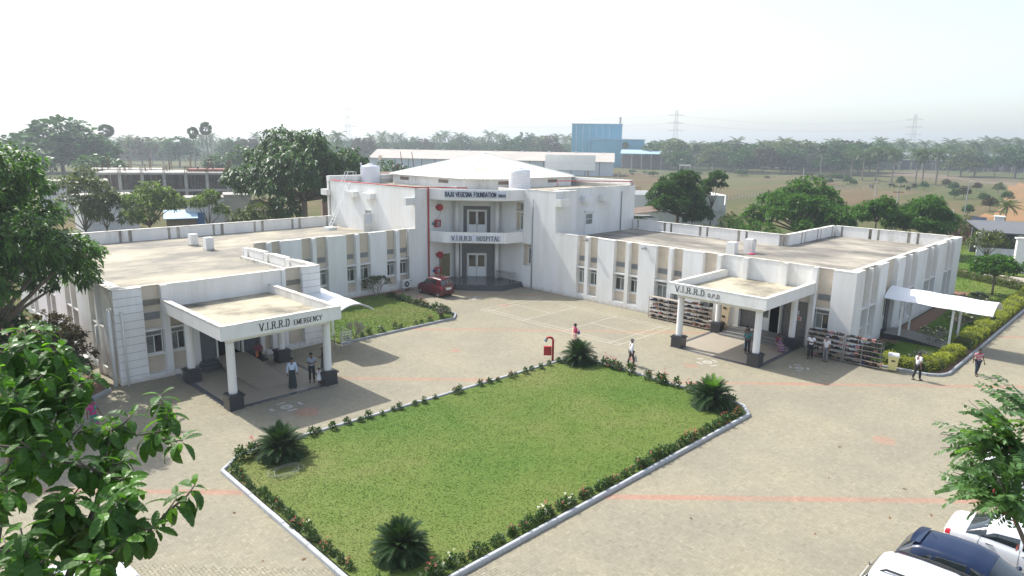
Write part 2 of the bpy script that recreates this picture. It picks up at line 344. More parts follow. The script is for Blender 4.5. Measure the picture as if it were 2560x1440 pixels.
# herringbone of 220 x 110 mm blocks laid square to the buildings
W0 = .111
k1, k2 = np.meshgrid(np.arange(-150, 800), np.arange(-330, 330))
bx = (k1-2*k2).ravel()*W0; by = (k1+2*k2).ravel()*W0
PX = np.concatenate([bx+W0, bx+W0*.5]); PY = np.concatenate([by+W0*.5, by+2*W0]); HZ = np.concatenate([np.ones(len(bx), bool), np.zeros(len(bx), bool)])
sx, sy, dp = project(PX, PY, 0.)
ok = (dp > 5) & (sx > -260) & (sx < 2820) & (sy < 1640) & inside(court_poly, PX, PY)
for pl in (LAWN, LAWN2, GARD, BED, EFLOOR, OFLOOR, PLAT, [(10,39),(22,39),(22,49),(10,49)], [(45,14),(60,14),(60,60),(45,60)]): ok &= ~inside(pl, PX, PY)
ok &= (np.hypot(PX, PY) < 66)
PX, PY, HZ, sx, sy, dp = PX[ok], PY[ok], HZ[ok], sx[ok], sy[ok], dp[ok]
gap = .0035; hx_, hy_ = W0-gap, W0/2-gap; c_ = .012
OUT = np.array([(-hx_+c_,-hy_),(hx_-c_,-hy_),(hx_,-hy_+c_),(hx_,hy_-c_),(hx_-c_,hy_),(-hx_+c_,hy_),(-hx_,hy_-c_),(-hx_,-hy_+c_)])
vis = (sx > 0) & (sx < 2560) & (sy < 1440) & (sy > 0)
order = np.argsort(np.where(vis, dp, 1e9)); first = order[:300]; rest = np.setdiff1d(np.arange(len(PX)), first)
cham = OUT*.94; n8 = 8
mb = MB()
mb.add([(p[0],p[1],-.02) for p in OUT]+[(p[0],p[1],-.005) for p in OUT]+[(p[0],p[1],0) for p in cham], [tuple(range(2*n8,3*n8))]+[(i,(i+1)%n8,n8+(i+1)%n8,n8+i) for i in range(n8)]+[(n8+i,n8+(i+1)%n8,2*n8+(i+1)%n8,2*n8+i) for i in range(n8)])
pav_me = []
for k_ in range(4):
    o = mb.build('paver', PAVM); me = o.data; bpy.data.objects.remove(o)
    a = me.attributes.new('tint', 'FLOAT', 'FACE'); a.data.foreach_set('value', np.full(len(me.polygons), .91+.06*k_, np.float32)); pav_me.append(me)
for i in first: link('paver', pav_me[rnd.randrange(4)], court, (float(PX[i]), float(PY[i]), rnd.uniform(-.0015, .0015)), (0, 0, 0 if HZ[i] else PI/2))
Q4 = np.array([(-hx_,-hy_),(hx_,-hy_),(hx_,hy_),(-hx_,hy_)]); Q4r = np.stack([-Q4[:,1], Q4[:,0]], 1)
V1 = np.zeros((len(rest), 4, 3), np.float32); sh = np.where(HZ[rest][:,None,None], Q4[None], Q4r[None])
V1[:,:,0] = PX[rest][:,None]+sh[:,:,0]; V1[:,:,1] = PY[rest][:,None]+sh[:,:,1]; V1[:,:,2] = nr.uniform(-.0015, .0015, len(rest))[:,None]+nr.uniform(-.0007, .0007, (len(rest), 4))
tn = nr.normal(1, .05, len(rest)).clip(.8, 1.2)
tag(link('paving', quads('paving', V1, PAVM, tn), court), kind='stuff')
# bevels of the nearer pavers
# ------------------------------------------------------------------ painted court lines
LINE = pmat('worn_white_line_paint', (.54, .51, .44), .9, .25, 5)
mb = MB()
def strip(mb, a, b, wd, z):
    a = Vector(a); b = Vector(b); d = (b-a).normalized(); n = Vector((-d.y, d.x))*wd/2
    mb.add([(*(a-n), z), (*(b-n), z), (*(b+n), z), (*(a+n), z)], [(0,1,2,3)])
x0, x1, y0, y1 = 36.05, 42.55, 25.5, 38.9
zl = .006
for a, b in (((x0,y0),(x0,y1)), ((x1,y0),(x1,y1)), ((x0+.46,y0),(x0+.46,y1)), ((x1-.46,y0),(x1-.46,y1)), ((x0,y0),(x1,y0)), ((x0,y1),(x1,y1)), ((x0,y0+.76),(x1,y0+.76)), ((x0,y1-.76),(x1,y1-.76)),
             ((x0,30.3),(x1,30.3)), ((x0,34.3),(x1,34.3)), ((39.3,y0),(39.3,30.3)), ((39.3,34.3),(39.3,y1))):
    strip(mb, a, b, .05, zl); zl += .0004
tag(mb.build('court_marking', LINE), 'worn white badminton court lines painted on the beige paving', 'court lines')
def kolam(cx, cy, sc, label, ang=0):
    mb = MB(); r2 = random.Random(int(cx*10)); z = .005; root = empty('chalk_drawing', (cx, cy, 0), 0, label, 'chalk drawing', 'chalk drawings on the paving')
    M2 = lambda u, v: (cx+(u*math.cos(ang)-v*math.sin(ang))*sc, cy+(u*math.sin(ang)+v*math.cos(ang))*sc)
    for k in range(10):
        a = 2*PI*k/10; b = 2*PI*(k+1)/10
        strip(mb, M2(.28*math.cos(a), .28*math.sin(a)), M2(.28*math.cos(b), .28*math.sin(b)), .05, z+.0003*k)
        strip(mb, M2(.10*math.cos(a), .10*math.sin(a)), M2(.30*math.cos(a+.4), .30*math.sin(a+.4)), .04, z+.004+.0003*k)
    mb.build('motif', CHALK, root, (cx, cy, 0))
    for u, v, L_ in ((-.75, .1, .4), (.75, 0, .45), (0, .62, .5), (0, -.6, .5)):
        mb = MB()
        for j in range(3):
            o_ = r2.uniform(-.06, .06)
            if abs(u) > .3: strip(mb, M2(u+j*.06-.06, v-L_/2+o_), M2(u+j*.06-.06, v+L_/2+o_), .035, z+.008+.0003*j)
            else: strip(mb, M2(u-L_/2+o_, v+j*.06-.06), M2(u+L_/2+o_, v+j*.06-.06), .035, z+.010+.0003*j)
        mb.build('motif', CHALK, root, (cx, cy, 0))
kolam(15.0, 30.35, .95, 'white chalk floor drawing in front of the emergency portico')
kolam(37.2, 19.6, .95, 'faint white chalk floor drawing at the front edge of the outpatient portico', 1.2)
kolam(40.3, 15.2, .8, 'white chalk floor drawing beside the right side of the outpatient portico', .5)
kolam(38.4, 42.2, .7, 'small faint chalk floor drawing before the main entrance steps', .7)

# ------------------------------------------------------------------ lawns
def grassmat(name, ca, cb, cc, sc=1.):
    mt = bpy.data.materials.new(name); mt.use_nodes = True; N = mt.node_tree.nodes; L = mt.node_tree.links; b = N['Principled BSDF']
    tc = N.new('ShaderNodeNewGeometry'); pos = tc.outputs['Position']
    n1 = N.new('ShaderNodeTexNoise'); n1.inputs['Scale'].default_value = .13*sc; n1.inputs['Detail'].default_value = 8; n1.inputs['Roughness'].default_value = .62; L.new(pos, n1.inputs['Vector'])
    r = N.new('ShaderNodeValToRGB'); L.new(n1.outputs['Fac'], r.inputs[0]); e = r.color_ramp.elements
    e[0].position = .34; e[0].color = (*ca, 1); e[1].position = .66; e[1].color = (*cc, 1); x = e.new(.5); x.color = (*cb, 1)
    n2 = N.new('ShaderNodeTexNoise'); n2.inputs['Scale'].default_value = 9; n2.inputs['Detail'].default_value = 6; n2.inputs['Roughness'].default_value = .7; L.new(pos, n2.inputs['Vector'])
    k = N.new('ShaderNodeMapRange'); k.inputs[1].default_value = .3; k.inputs[2].default_value = .7; k.inputs[3].default_value = .94; k.inputs[4].default_value = 1.05; L.new(n2.outputs['Fac'], k.inputs[0])
    at = N.new('ShaderNodeAttribute'); at.attribute_name = 'tint'
    mm = N.new('ShaderNodeMath'); mm.operation = 'MULTIPLY'; L.new(k.outputs[0], mm.inputs[0]); L.new(at.outputs['Fac'], mm.inputs[1])
    v = N.new('ShaderNodeVectorMath'); v.operation = 'SCALE'; L.new(r.outputs[0], v.inputs[0]); L.new(mm.outputs[0], v.inputs['Scale']); L.new(v.outputs[0], b.inputs['Base Color'])
    b.inputs['Roughness'].default_value = .8; b.inputs['Specular IOR Level'].default_value = .25
    tr = N.new('ShaderNodeBsdfTranslucent'); L.new(v.outputs[0], tr.inputs['Color']); ms = N.new('ShaderNodeMixShader'); ms.inputs[0].default_value = .25
    L.new(b.outputs[0], ms.inputs[1]); L.new(tr.outputs[0], ms.inputs[2]); L.new(ms.outputs[0], N['Material Output'].inputs['Surface'])
    return mt
GRASS = grassmat('lawn_grass', (.110, .205, .030), (.168, .238, .048), (.235, .262, .078))
GRASS2 = grassmat('garden_grass', (.09, .19, .022), (.15, .24, .035), (.22, .27, .06))
def lawn(name, poly, z, mat, dens, h=.05, cull=True, under=SOIL):
    s_ = sheet(name+'_turf', poly, z, mat); a_ = s_.data.attributes.new('tint', 'FLOAT', 'FACE'); a_.data.foreach_set('value', [.92])
    xs = [p[0] for p in poly]; ys = [p[1] for p in poly]; A = (max(xs)-min(xs))*(max(ys)-min(ys)); n = int(A*dens)
    X = nr.uniform(min(xs), max(xs), n); Y = nr.uniform(min(ys), max(ys), n); k = inside(poly, X, Y); X = X[k]; Y = Y[k]; n = len(X)
    # clumps: tufts lean and differ in height by a smooth pattern
    cl = .5+.25*(np.sin(X*5.1+2*np.sin(Y*3.3))+np.sin(Y*6.3+2*np.sin(X*2.7)))
    hh = h*(.8+cl*.3)*nr.uniform(.7, 1.3, n); wd = nr.uniform(.022, .045, n)
    a = nr.uniform(0, 2*PI, n); la = nr.uniform(0, 2*PI, n); ln = hh*nr.uniform(.5, 1.5, n)
    V = np.zeros((n, 3, 3)); dx, dy = np.cos(a)*wd, np.sin(a)*wd
    V[:,0] = np.stack([X-dx, Y-dy, np.full(n, z)], 1); V[:,1] = np.stack([X+dx, Y+dy, np.full(n, z)], 1); V[:,2] = np.stack([X+np.cos(la)*ln, Y+np.sin(la)*ln, z+hh], 1)
    me = quads('grass', V, mat, nr.uniform(.96, 1.06, n)); o = link('grass', me); tag(o, kind='stuff'); return o
lawn('lawn', [(9.75,14.35),(30.9,14.0),(31.7,14.7),(31.9,24.5),(30.9,25.6),(11.0,26.45),(10,25.6)], .10, GRASS, 300, .018)
lawn('lawn', [(22.65,38.1),(32.4,38.2),(33.15,39),(33.2,48.3),(22.65,48.3)], .09, GRASS, 260, .035)
lawn('garden_lawn', [(45.2,10.2),(46.3,9.5),(79,9.3),(83,16),(83,33),(74.4,33),(74.4,13.2),(56,12.6),(45.2,12.9)], .06, GRASS2, 70, .07)
lawn('garden_lawn', [(88.5,6),(91,12.4),(105,17),(114,22),(113,34),(90,34)], .03, GRASS2, 25, .09)
sheet('garden_soil', GARD, .03, SOIL)
sheet('garden_soil', BED, .05, SOIL)
sheet('path', [(80.5,-8),(88,-8),(88.2,12),(88.2,34),(85.0,34),(84.6,16)], .002, pmat('pale_path', (.36, .32, .26), .9, .1, 1))
sheet('garden_soil', [(33.4,48.7),(22.6,48.7),(22.6,49.1),(36.6,49.1),(36.6,48.2),(33.4,47.8)], .02, SOIL)
def kerb(poly, name, mat, wd=.14, h=.15, step=.8, closed=False, label=None, cat='kerb'):
    root = empty('kerb', (poly[0][0], poly[0][1], 0)); tag(root, label, cat, kind=None)
    P = list(poly)+([poly[0]] if closed else [])
    for a, b in zip(P[:-1], P[1:]):
        L_ = math.hypot(b[0]-a[0], b[1]-a[1]); n = max(1, round(L_/step))
        for i in range(n):
            t0 = i/n; t1 = (i+1)/n; g_ = .008/L_
            p0 = (a[0]+(b[0]-a[0])*(t0+g_), a[1]+(b[1]-a[1])*(t0+g_)); p1 = (a[0]+(b[0]-a[0])*(t1-g_), a[1]+(b[1]-a[1])*(t1-g_))
            mb = MB(); d = Vector((p1[0]-p0[0], p1[1]-p0[1])).normalized(); n_ = Vector((-d.y, d.x))
            hh = h+rnd.uniform(-.008, .008); c_ = .03
            prof_ = [(-wd/2,-.02),(-wd/2,hh-c_),(-wd/2+c_,hh),(wd/2-c_,hh),(wd/2,hh-c_),(wd/2,-.02)]
            vs_ = [(p[0]+n_.x*q, p[1]+n_.y*q, z) for p in (p0, p1) for q, z in prof_]
            mb.add(vs_, [(5,4,3,2,1,0),(6,7,8,9,10,11)]+[(j,j+1,j+7,j+6) for j in range(5)])
            mb.build('kerb_stone', mat, root, (poly[0][0], poly[0][1], 0))
    return root
kerb(LAWN, 'k', KERBW, .16, .16, .9, True, 'pale grey kerb running round the big rectangular lawn', 'kerb')
kerb([(22.75,37.9),(32.5,38.0),(33.4,38.9),(33.45,48.0)], 'k', KERB, .15, .15, .9, False, 'grey kerb round the small lawn beside the emergency wing')
kerb([(44.3,11.8),(44.55,9.4),(44.95,8.85),(45.7,8.55),(79,8.4)], 'k', KERB, .16, .16, 1.2, False, 'grey kerb below the bright yellow-green hedge by the road')
kerb([(9.4,38.6),(6.9,36.55),(4.6,37.85),(2,38.65),(-10,39.25)], 'k', KERB, .16, .2, 1.0, False, 'curved grey kerb of the planting bed under the tall tree on the left')
# ------------------------------------------------------------------ stroke lettering
SERIF = {
 'V': [[(0,1),(.5,0)],[(.5,0),(1,1)]], 'I': [[(.5,0),(.5,1)]], 'R': [[(.12,0),(.12,1)],[(.12,1),(.7,1),(.85,.88),(.85,.66),(.7,.53),(.12,.53)],[(.5,.53),(.95,0)]],
 'D': [[(.12,0),(.12,1)],[(.12,1),(.6,1),(.88,.75),(.88,.25),(.6,0),(.12,0)]], 'H': [[(.1,0),(.1,1)],[(.9,0),(.9,1)],[(.1,.52),(.9,.52)]],
 'O': [[(.5,1),(.85,.82),(.95,.5),(.85,.18),(.5,0),(.15,.18),(.05,.5),(.15,.82),(.5,1)]], 'S': [[(.88,.82),(.6,1),(.25,.95),(.14,.75),(.3,.57),(.72,.44),(.88,.25),(.72,.04),(.35,0),(.1,.2)]],
 'P': [[(.12,0),(.12,1)],[(.12,1),(.7,1),(.87,.86),(.87,.63),(.7,.48),(.12,.48)]], 'T': [[(.5,0),(.5,1)],[(0,1),(1,1)]], 'A': [[(0,0),(.5,1)],[(.5,1),(1,0)],[(.2,.36),(.8,.36)]],
 'L': [[(.15,0),(.15,1)],[(.15,0),(.9,0)]], 'E': [[(.12,0),(.12,1)],[(.12,1),(.9,1)],[(.12,.52),(.7,.52)],[(.12,0),(.92,0)]], 'M': [[(.05,0),(.05,1)],[(.05,1),(.5,.1)],[(.5,.1),(.95,1)],[(.95,1),(.95,0)]],
 'G': [[(.88,.82),(.55,1),(.2,.85),(.06,.5),(.2,.14),(.55,0),(.88,.14),(.88,.45),(.6,.45)]], 'N': [[(.1,0),(.1,1)],[(.1,1),(.9,0)],[(.9,0),(.9,1)]], 'C': [[(.88,.8),(.58,1),(.2,.85),(.06,.5),(.2,.15),(.58,0),(.9,.2)]],
 'Y': [[(0,1),(.5,.48)],[(1,1),(.5,.48)],[(.5,.48),(.5,0)]], 'J': [[(.75,1),(.75,.22),(.55,0),(.25,0),(.08,.2)]], 'U': [[(.1,1),(.1,.25),(.3,0),(.7,0),(.9,.25),(.9,1)]], 'F': [[(.12,0),(.12,1)],[(.12,1),(.92,1)],[(.12,.52),(.72,.52)]],
 '(': [[(.7,1.1),(.4,.75),(.4,.25),(.7,-.1)]], ')': [[(.3,1.1),(.6,.75),(.6,.25),(.3,-.1)]], '.': [[(.42,.02),(.58,.02)]]}
WID = {'I': .42, '.': .38, ' ': .55, '(': .5, ')': .5, 'M': 1.15, 'J': .8, 'E': .85, 'F': .82, 'L': .82, 'S': .85, 'P': .85}
def lettering(name, parent, pl, text, width, size, mat, th=.16, serif=True, off=(0,0,0), spacing=.22, depth=.018, small=None):
    """pl(u, z, n) -> point; text centred on u=0, baseline z=0. small = (start index, scale)"""
    mb = MB(); x = 0; items = []
    for i, ch in enumerate(text):
        s = size*(small[1] if small and i >= small[0] else 1)
        w_ = WID.get(ch, .95)*s*.8
        items.append((ch, x, w_, s)); x += w_+spacing*s*(.55 if ch == '.' else 1)
    x -= spacing*size; k = width/x
    q = 0
    for ch, ox, w_, s in items:
        if ch == ' ' and mb.v: mb.build(name, mat, parent, off); mb = MB(); continue
        for st in SERIF.get(ch, []):
            for a, b in zip(st[:-1], st[1:]):
                ax, az, bx, bz = (ox+a[0]*w_)*k-width/2, a[1]*s, (ox+b[0]*w_)*k-width/2, b[1]*s
                if ch == '.': ax, bx, az, bz = ax-.02*s, bx+.02*s, .07*s, .07*s
                d = Vector((bx-ax, bz-az)); 
                if d.length < 1e-6: continue
                d.normalize(); t = th*s*(.5 if (serif and abs(d.y) < .35 and ch not in 'OSCG.') else 1)/2
                if ch == '.': t = .08*s
                nx, nz = -d.y*t, d.x*t; e = d*(t*.6); q += 1
                n0 = -depth-.0004*(q % 7)
                pts = [(ax-e.x-nx, az-e.y-nz), (bx+e.x-nx, bz+e.y-nz), (bx+e.x+nx, bz+e.y+nz), (ax-e.x+nx, az-e.y+nz)]
                vs_ = [pl(u, z, n0) for u, z in pts]+[pl(u, z, 0) for u, z in pts]
                mb.add(vs_, [(0,1,2,3),(0,4,5,1),(1,5,6,2),(2,6,7,3),(3,7,4,0)])
            if serif and ch not in 'OSCG.()':
                for a in (st[0], st[-1]):
                    if a[1] in (0, 1) and ch not in 'E' or (ch == 'E' and a[0] < .2):
                        u = (ox+a[0]*w_)*k-width/2; z = a[1]*s; hw = .17*s*k; t = .035*s; z += t if a[1] == 0 else -t; q += 1
                        pts = [(u-hw, z-t), (u+hw, z-t), (u+hw, z+t), (u-hw, z+t)]
                        mb.add([pl(a_, b_, -depth-.003-.0004*(q % 7)) for a_, b_ in pts], [(0,1,2,3)])
    return mb.build(name, mat, parent, off)
# ------------------------------------------------------------------ the hospital
HO = (45.0, 45.0, 0.0)
hosp = empty('hospital_building', HO, 0, 'long white two-winged hospital with flat roofs and a pyramid roof over its centre', 'hospital')
def hb(mb, name, mat, parent=None, smooth=False): return mb.build(name, mat, parent or hosp, HO, smooth)
class Fac:
    """facade frame: u along it, n into the building, z up"""
    def __init__(s, ax, c, sg=1): s.ax, s.c, s.sg = ax, c, sg
    def p(s, u, n, z): return (s.c+s.sg*n, u, z) if s.ax == 'x' else (u, s.c+s.sg*n, z)
    def box(s, mb, u0, u1, n0, n1, z0, z1):
        a = s.p(u0, n0, z0); b = s.p(u1, n1, z1); return mb.box(a[0], b[0], a[1], b[1], a[2], b[2])
DEP = .38
def slot(F, u0, u1, top, zb=.45, win=True, upper=True, flip=False, vent=True, narrow=None):
    u0, u1 = min(u0, u1), max(u0, u1); e = .002
    mb = MB(); F.box(mb, u0-.05, u1+.05, DEP, .58, 0, 1.27); hb(mb, 'recess_panel', BEIGE)
    mb = MB(); F.box(mb, u0-.05, u1+.05, DEP, .58, 2.68, top-.012); hb(mb, 'recess_panel', BEIGE)
    mb = MB(); F.box(mb, u0+e, u1-e, .004, DEP-.003, 0, zb); hb(mb, 'plinth', WHITE)
    mb = MB(); F.box(mb, u0+e, u1-e, .03, DEP-.003, 2.72, 2.81); hb(mb, 'ledge', WSTREAK)
    if vent and upper:
        mb = MB(); F.box(mb, u0+.06, u1-.06, DEP-.012, DEP-.004, 3.28, 3.70)
        for k in range(5): F.box(mb, u0+.07, u1-.07, DEP-.045, DEP-.013, 3.30+k*.08, 3.345+k*.08)
        hb(mb, 'ventilator', LOUV)
    if win: window(F, u0+.03, u1-.03, DEP)
def window(F, a, b, n, z0=1.37, z1=2.66, tr=.24, mull=1):
    mb = MB(); t = .055
    F.box(mb, a, a+t, n-.03, n+.05, z0, z1); F.box(mb, b-t, b, n-.03, n+.05, z0, z1)
    F.box(mb, a+t, b-t, n-.03, n+.05, z0, z0+t); F.box(mb, a+t, b-t, n-.03, n+.05, z1-t*.6, z1); F.box(mb, a+t, b-t, n-.032, n+.05, z1-tr-t, z1-tr)
    for k in range(1, mull+1):
        m_ = a+t+(b-a-2*t)*(k/(mull+1.) if mull > 1 else .5); F.box(mb, m_-.02, m_+.02, n-.031, n+.05, z0+t, z1-tr-t)
    fr = hb(mb, 'window', FRAME)
    e = [a+t]+[a+t+(b-a-2*t)*(k/(mull+1.) if mull > 1 else .5) for k in range(1, mull+1)]+[b-t]
    for k in range(mull+1):
        mb = MB(); F.box(mb, e[k]+.01, e[k+1]-.01, n+.012, n+.03, z0+.03, z1-tr-t*.5); hb(mb, 'pane', GLASS if (k+int(a*7)) % 3 else DARKGL, fr)
    mb = MB()
    F.box(mb, a+t, b-t, n+.02, n+.03, z1-tr, z1-t*.6)
    for k in range(3): F.box(mb, a+t, b-t, n-.01, n+.019, z1-tr+.02+k*.065, z1-tr+.05+k*.065)
    hb(mb, 'transom_grille', LOUV, fr)
    mb = MB(); F.box(mb, a-.03, b+.03, n-.14, n+.05, z0-.095, z0-.004); hb(mb, 'sill', WHITE, fr)
    mb = MB(); F.box(mb, a-.03, b+.03, n+.06, n+.14, z0-.1, z1+.03); hb(mb, 'backing', BEIGE, fr)
def pier(F, u0, u1, top, z0=0., mat=None, n1=.58):
    mb = MB(); F.box(mb, u0, u1, 0, n1, z0, top); return hb(mb, 'wall_pier', mat or WHITE)
def coping(F, u0, u1, n0, n1, z):
    mb = MB(); F.box(mb, u0, u1, n0, n1, z, z+.035); hb(mb, 'coping', CAPM)
# --- right wing, courtyard face (X = 45)
TOP = 5.42
FR = Fac('x', 45.0)
walls = [(39.1,36.56),(34.36,32.69),(30.31,28.71),(26.35,24.69)]
for a, b in walls: pier(FR, b, a, TOP-.035); coping(FR, b, a, -.01, .60, TOP-.035)
for (s1, s2, s3, s4) in ((36.56,35.69,35.33,34.36),(32.69,31.55,31.2,30.31),(28.71,27.59,27.25,26.35)):
    slot(FR, s2, s1, TOP); pier(FR, s3+.002, s2-.002, TOP-.04, n1=.37); slot(FR, s4, s3, TOP); coping(FR, s4+.004, s1-.004, .30, .60, TOP-.03)
slot(FR, 23.62, 24.69, TOP); pier(FR, 23.27, 23.60, TOP-.04, n1=.37); coping(FR, 23.02, 24.68, .30, .60, TOP-.03)
# recessed wall over and behind the outpatient portico
mb = MB(); FR.box(mb, 16.5, 23.27, .39, .6, 2.95, TOP-.02); hb(mb, 'portico_wall', WHITE)
mb = MB(); FR.box(mb, 16.5, 23.27, .36, .64, TOP-.018, TOP+.02); hb(mb, 'coping', CAPM)
for a, b in ((21.25,21.59),(18.48,18.81),(16.48,16.79)): pier(FR, a, b, TOP-.03, 3.6 if a > 17 else 0, n1=.388); coping(FR, a, b, -.01, .36, TOP-.03)
slot(FR, 15.47, 16.46, TOP); coping(FR, 15.48, 16.45, .30, .60, TOP-.03)
pier(FR, 14.05, 15.47, TOP-.035); coping(FR, 14.05, 15.47, -.01, .6, TOP-.035)
# --- right wing, road face (Y = 14.05)
FE = Fac('y', 14.05)
segs = [(45.585,46.66),(49.5,51.25),(53.65,55.25),(58.4,61.05),(64.3,66.95),(69.7,72.0)]
for a, b in segs: pier(FE, a, b, TOP-.03); coping(FE, a, b, -.01, .6, TOP-.03)
for a, b in ((46.66,49.5),(55.25,58.4),(61.05,64.3),(66.95,69.7)):
    m_ = (a+b)/2
    slot(FE, a, m_-.1, TOP, vent=False); slot(FE, m_+.1, b, TOP, vent=False); pier(FE, m_-.098, m_+.098, TOP-.05, n1=.37); coping(FE, a+.004, b-.004, .30, .6, TOP-.03)
mb = MB(); FE.box(mb, 51.25, 53.65, .38, .58, 2.75, TOP-.02); hb(mb, 'recess_panel', BEIGE); coping(FE, 51.26, 53.64, .30, .6, TOP-.02)
mb = MB(); FE.box(mb, 51.25, 51.6, .3, .5, 0, 2.75); FE.box(mb, 53.0, 53.65, .3, .5, 0, 2.75); hb(mb, 'granite_surround', GRAN)
def door(F, a, b, n, z0, h, name='door', leaves=2, glassm=DARKGL, parent=None):
    lw = (b-a)/leaves
    for k in range(leaves):
        u0 = a+k*lw+.015; u1 = a+(k+1)*lw-.015; mb = MB()
        F.box(mb, u0, u0+.09, n-.03, n+.03, z0, z0+h); F.box(mb, u1-.09, u1, n-.03, n+.03, z0, z0+h); F.box(mb, u0+.09, u1-.09, n-.03, n+.03, z0+h-.1, z0+h)
        F.box(mb, u0+.09, u1-.09, n-.028, n+.03, z0, z0+h*.40); F.box(mb, u0+.09, u1-.09, n-.03, n+.03, z0+h*.40, z0+h*.40+.09)
        d = hb(mb, 'door', ALU, parent)
        mb = MB(); F.box(mb, u0+.08, u1-.08, n-.005, n+.01, z0+h*.40+.08, z0+h-.09); hb(mb, 'pane', glassm, d)
        mb = MB(); hu = u1-.045 if k == 0 else u0+.045; F.box(mb, hu-.015, hu+.015, n-.075, n-.045, z0+.85, z0+1.25); F.box(mb, hu-.012, hu+.012, n-.05, n-.028, z0+.87, z0+.9); F.box(mb, hu-.012, hu+.012, n-.05, n-.028, z0+1.2, z0+1.23); hb(mb, 'handle', STEEL, d)
door(FE, 51.62, 52.98, .4, .3, 2.3)
# --- rear parapets of the right wing (seen from the yard over the roof)
def back_parapet(axis, c, u0, u1, sgn, zr=4.4, top=TOP, n=0, pitch=None):
    """thin wall with paired pilasters on its inner face; inner face looks along -sgn"""
    F = Fac(axis, c, sgn); L_ = u1-u0
    n_ = max(1, round(L_/3.7)); w_ = L_/n_
    for k in range(n_):
        a = u0+k*w_
        mb = MB(); F.box(mb, a+.30, a+w_-.72, 0, .22, zr-.3, top-.03); hb(mb, 'parapet_panel', WSTREAK)
        mb = MB(); F.box(mb, a+w_-.72, a+w_-.50, .16, .3, zr-.3, top-.05); F.box(mb, a+w_-.0, a+w_+.30 if k < n_-1 else a+w_, .16, .3, zr-.3, top-.05)
        if k == 0: F.box(mb, a, a+.3, .16, .3, zr-.3, top-.05)
        hb(mb, 'parapet_groove', STAIN)
        mb = MB(); F.box(mb, a+w_-.50, a+w_-.002, -.03, .22, zr-.3, top-.02); hb(mb, 'pilaster', WSTREAK)
        mb = MB(); F.box(mb, a+.002, a+w_-.002, -.04, .34, top-.03 if False else top-.018, top+.02); hb(mb, 'coping', CAPM)
back_parapet('x', 60.0, 25.3, 41.3, 1)
back_parapet('x', 71.6, 14.7, 24.9, 1)
back_parapet('y', 25.0, 60.35, 71.6, 1)
mb = MB(); mb.box(60.36, 72.0, 25.35, 25.55, 0, 5.3); mb.box(71.95, 72.15, 14.64, 25.35, 0, 5.3); mb.box(60.36, 60.5, 25.55, 41.4, 0, 5.3); hb(mb, 'rear_wall', WHITE)
mb = MB(); mb.prism([(45.5,14.6),(71.7,14.6),(71.7,25.1),(60.1,25.1),(60.1,41.35),(45.5,41.35)], 4.1, 4.4); hb(mb, 'roof', ROOFD)
# two chimney stubs and the outpatient portico
for cx, cy, h in ((52.4,26.2,.95),(53.9,25.4,1.15)):
    mb = MB(); mb.box(cx-.33, cx+.33, cy-.36, cy+.36, 4.4, 4.4+h); mb.box(cx-.27, cx+.27, cy-.3, cy+.3, 4.4+h, 4.44+h); hb(mb, 'roof_stub', WSTREAK)
def portico(F, u0, u1, n0, n1, cols, zf, wall_mat, opd):
    """F: facade frame; portico from n0 (front, negative) to n1"""
    zb, zt = 3.70, 4.38; t = .28
    mb = MB(); F.box(mb, u0, u1, n0, n0+t, zb, zt); hb(mb, 'fascia', WSTREAK)
    mb = MB(); F.box(mb, u0, u0+t, n0+t+.002, n1, zb, zt); hb(mb, 'fascia', WSTREAK)
    mb = MB(); F.box(mb, u1-t, u1, n0+t+.002, n1, zb, zt); hb(mb, 'fascia', WSTREAK)
    mb = MB(); F.box(mb, u0-.012, u1+.012, n0-.012, n0+t+.012, zt, zt+.03); F.box(mb, u0-.012, u0+t+.012, n0+t+.014, n1-.005, zt, zt+.03); F.box(mb, u1-t-.012, u1+.012, n0+t+.014, n1-.005, zt, zt+.03); hb(mb, 'coping', CAPM)
    mb = MB(); F.box(mb, u0+t+.002, u1-t-.002, n0+t+.004, n1-.004, 3.72, 3.92); hb(mb, 'portico_roof', PORTR)
    mb = MB(); F.box(mb, u0+.42, u1-.42, n0+.42, n0+.72, 3.46, 3.698); F.box(mb, u0+.42, u0+.72, n0+.722, n1-.004, 3.46, 3.698); F.box(mb, u1-.72, u1-.42, n0+.722, n1-.004, 3.46, 3.698); hb(mb, 'beam', pmat('cream_paint', (.74, .72, .64), .75, .05, 2))
    for (u, n) in cols:
        p_ = F.p(u, n, 0)
        mb = MB(); mb.lathe([(.215,.80),(.21,.86),(.205,3.2),(.205,3.458)], p_[0], p_[1], 20); c_ = hb(mb, 'column', WHITE, smooth=False)
        for pl in c_.data.polygons:
            if abs(pl.normal.z) < .5: pl.use_smooth = True
        mb = MB(); mb.box(p_[0]-.36, p_[0]+.36, p_[1]-.36, p_[1]+.36, 0, .66); mb.box(p_[0]-.42, p_[0]+.42, p_[1]-.42, p_[1]+.42, .66, .74); mb.box(p_[0]-.33, p_[0]+.33, p_[1]-.33, p_[1]+.33, .74, .80)
        hb(mb, 'pedestal', GRAND, c_)
FLOORT = pmat('buff_floor_tile', (.36, .315, .255), .55, .06, 1.2)
def floor(F, u0, u1, n0, n1):
    fl = MB(); F.box(fl, u0+.28, u1-.28, n0+.28, n1, -.05, .016); hb(fl, 'portico_floor', FLOORT)
    mb = MB(); F.box(mb, u0, u1, n0, n0+.278, -.05, .02); F.box(mb, u0, u0+.278, n0+.28, n1, -.05, .02); F.box(mb, u1-.278, u1, n0+.28, n1, -.05, .02); hb(mb, 'floor_border', GRAN)
portico(FR, 16.55, 23.1, -7.1, .385, ((22.62,-6.2),(17.32,-6.2),(22.62,-1.0),(17.32,-1.0)), 0, WHITE, True)
floor(FR, 16.9, 23.04, -6.62, .0)
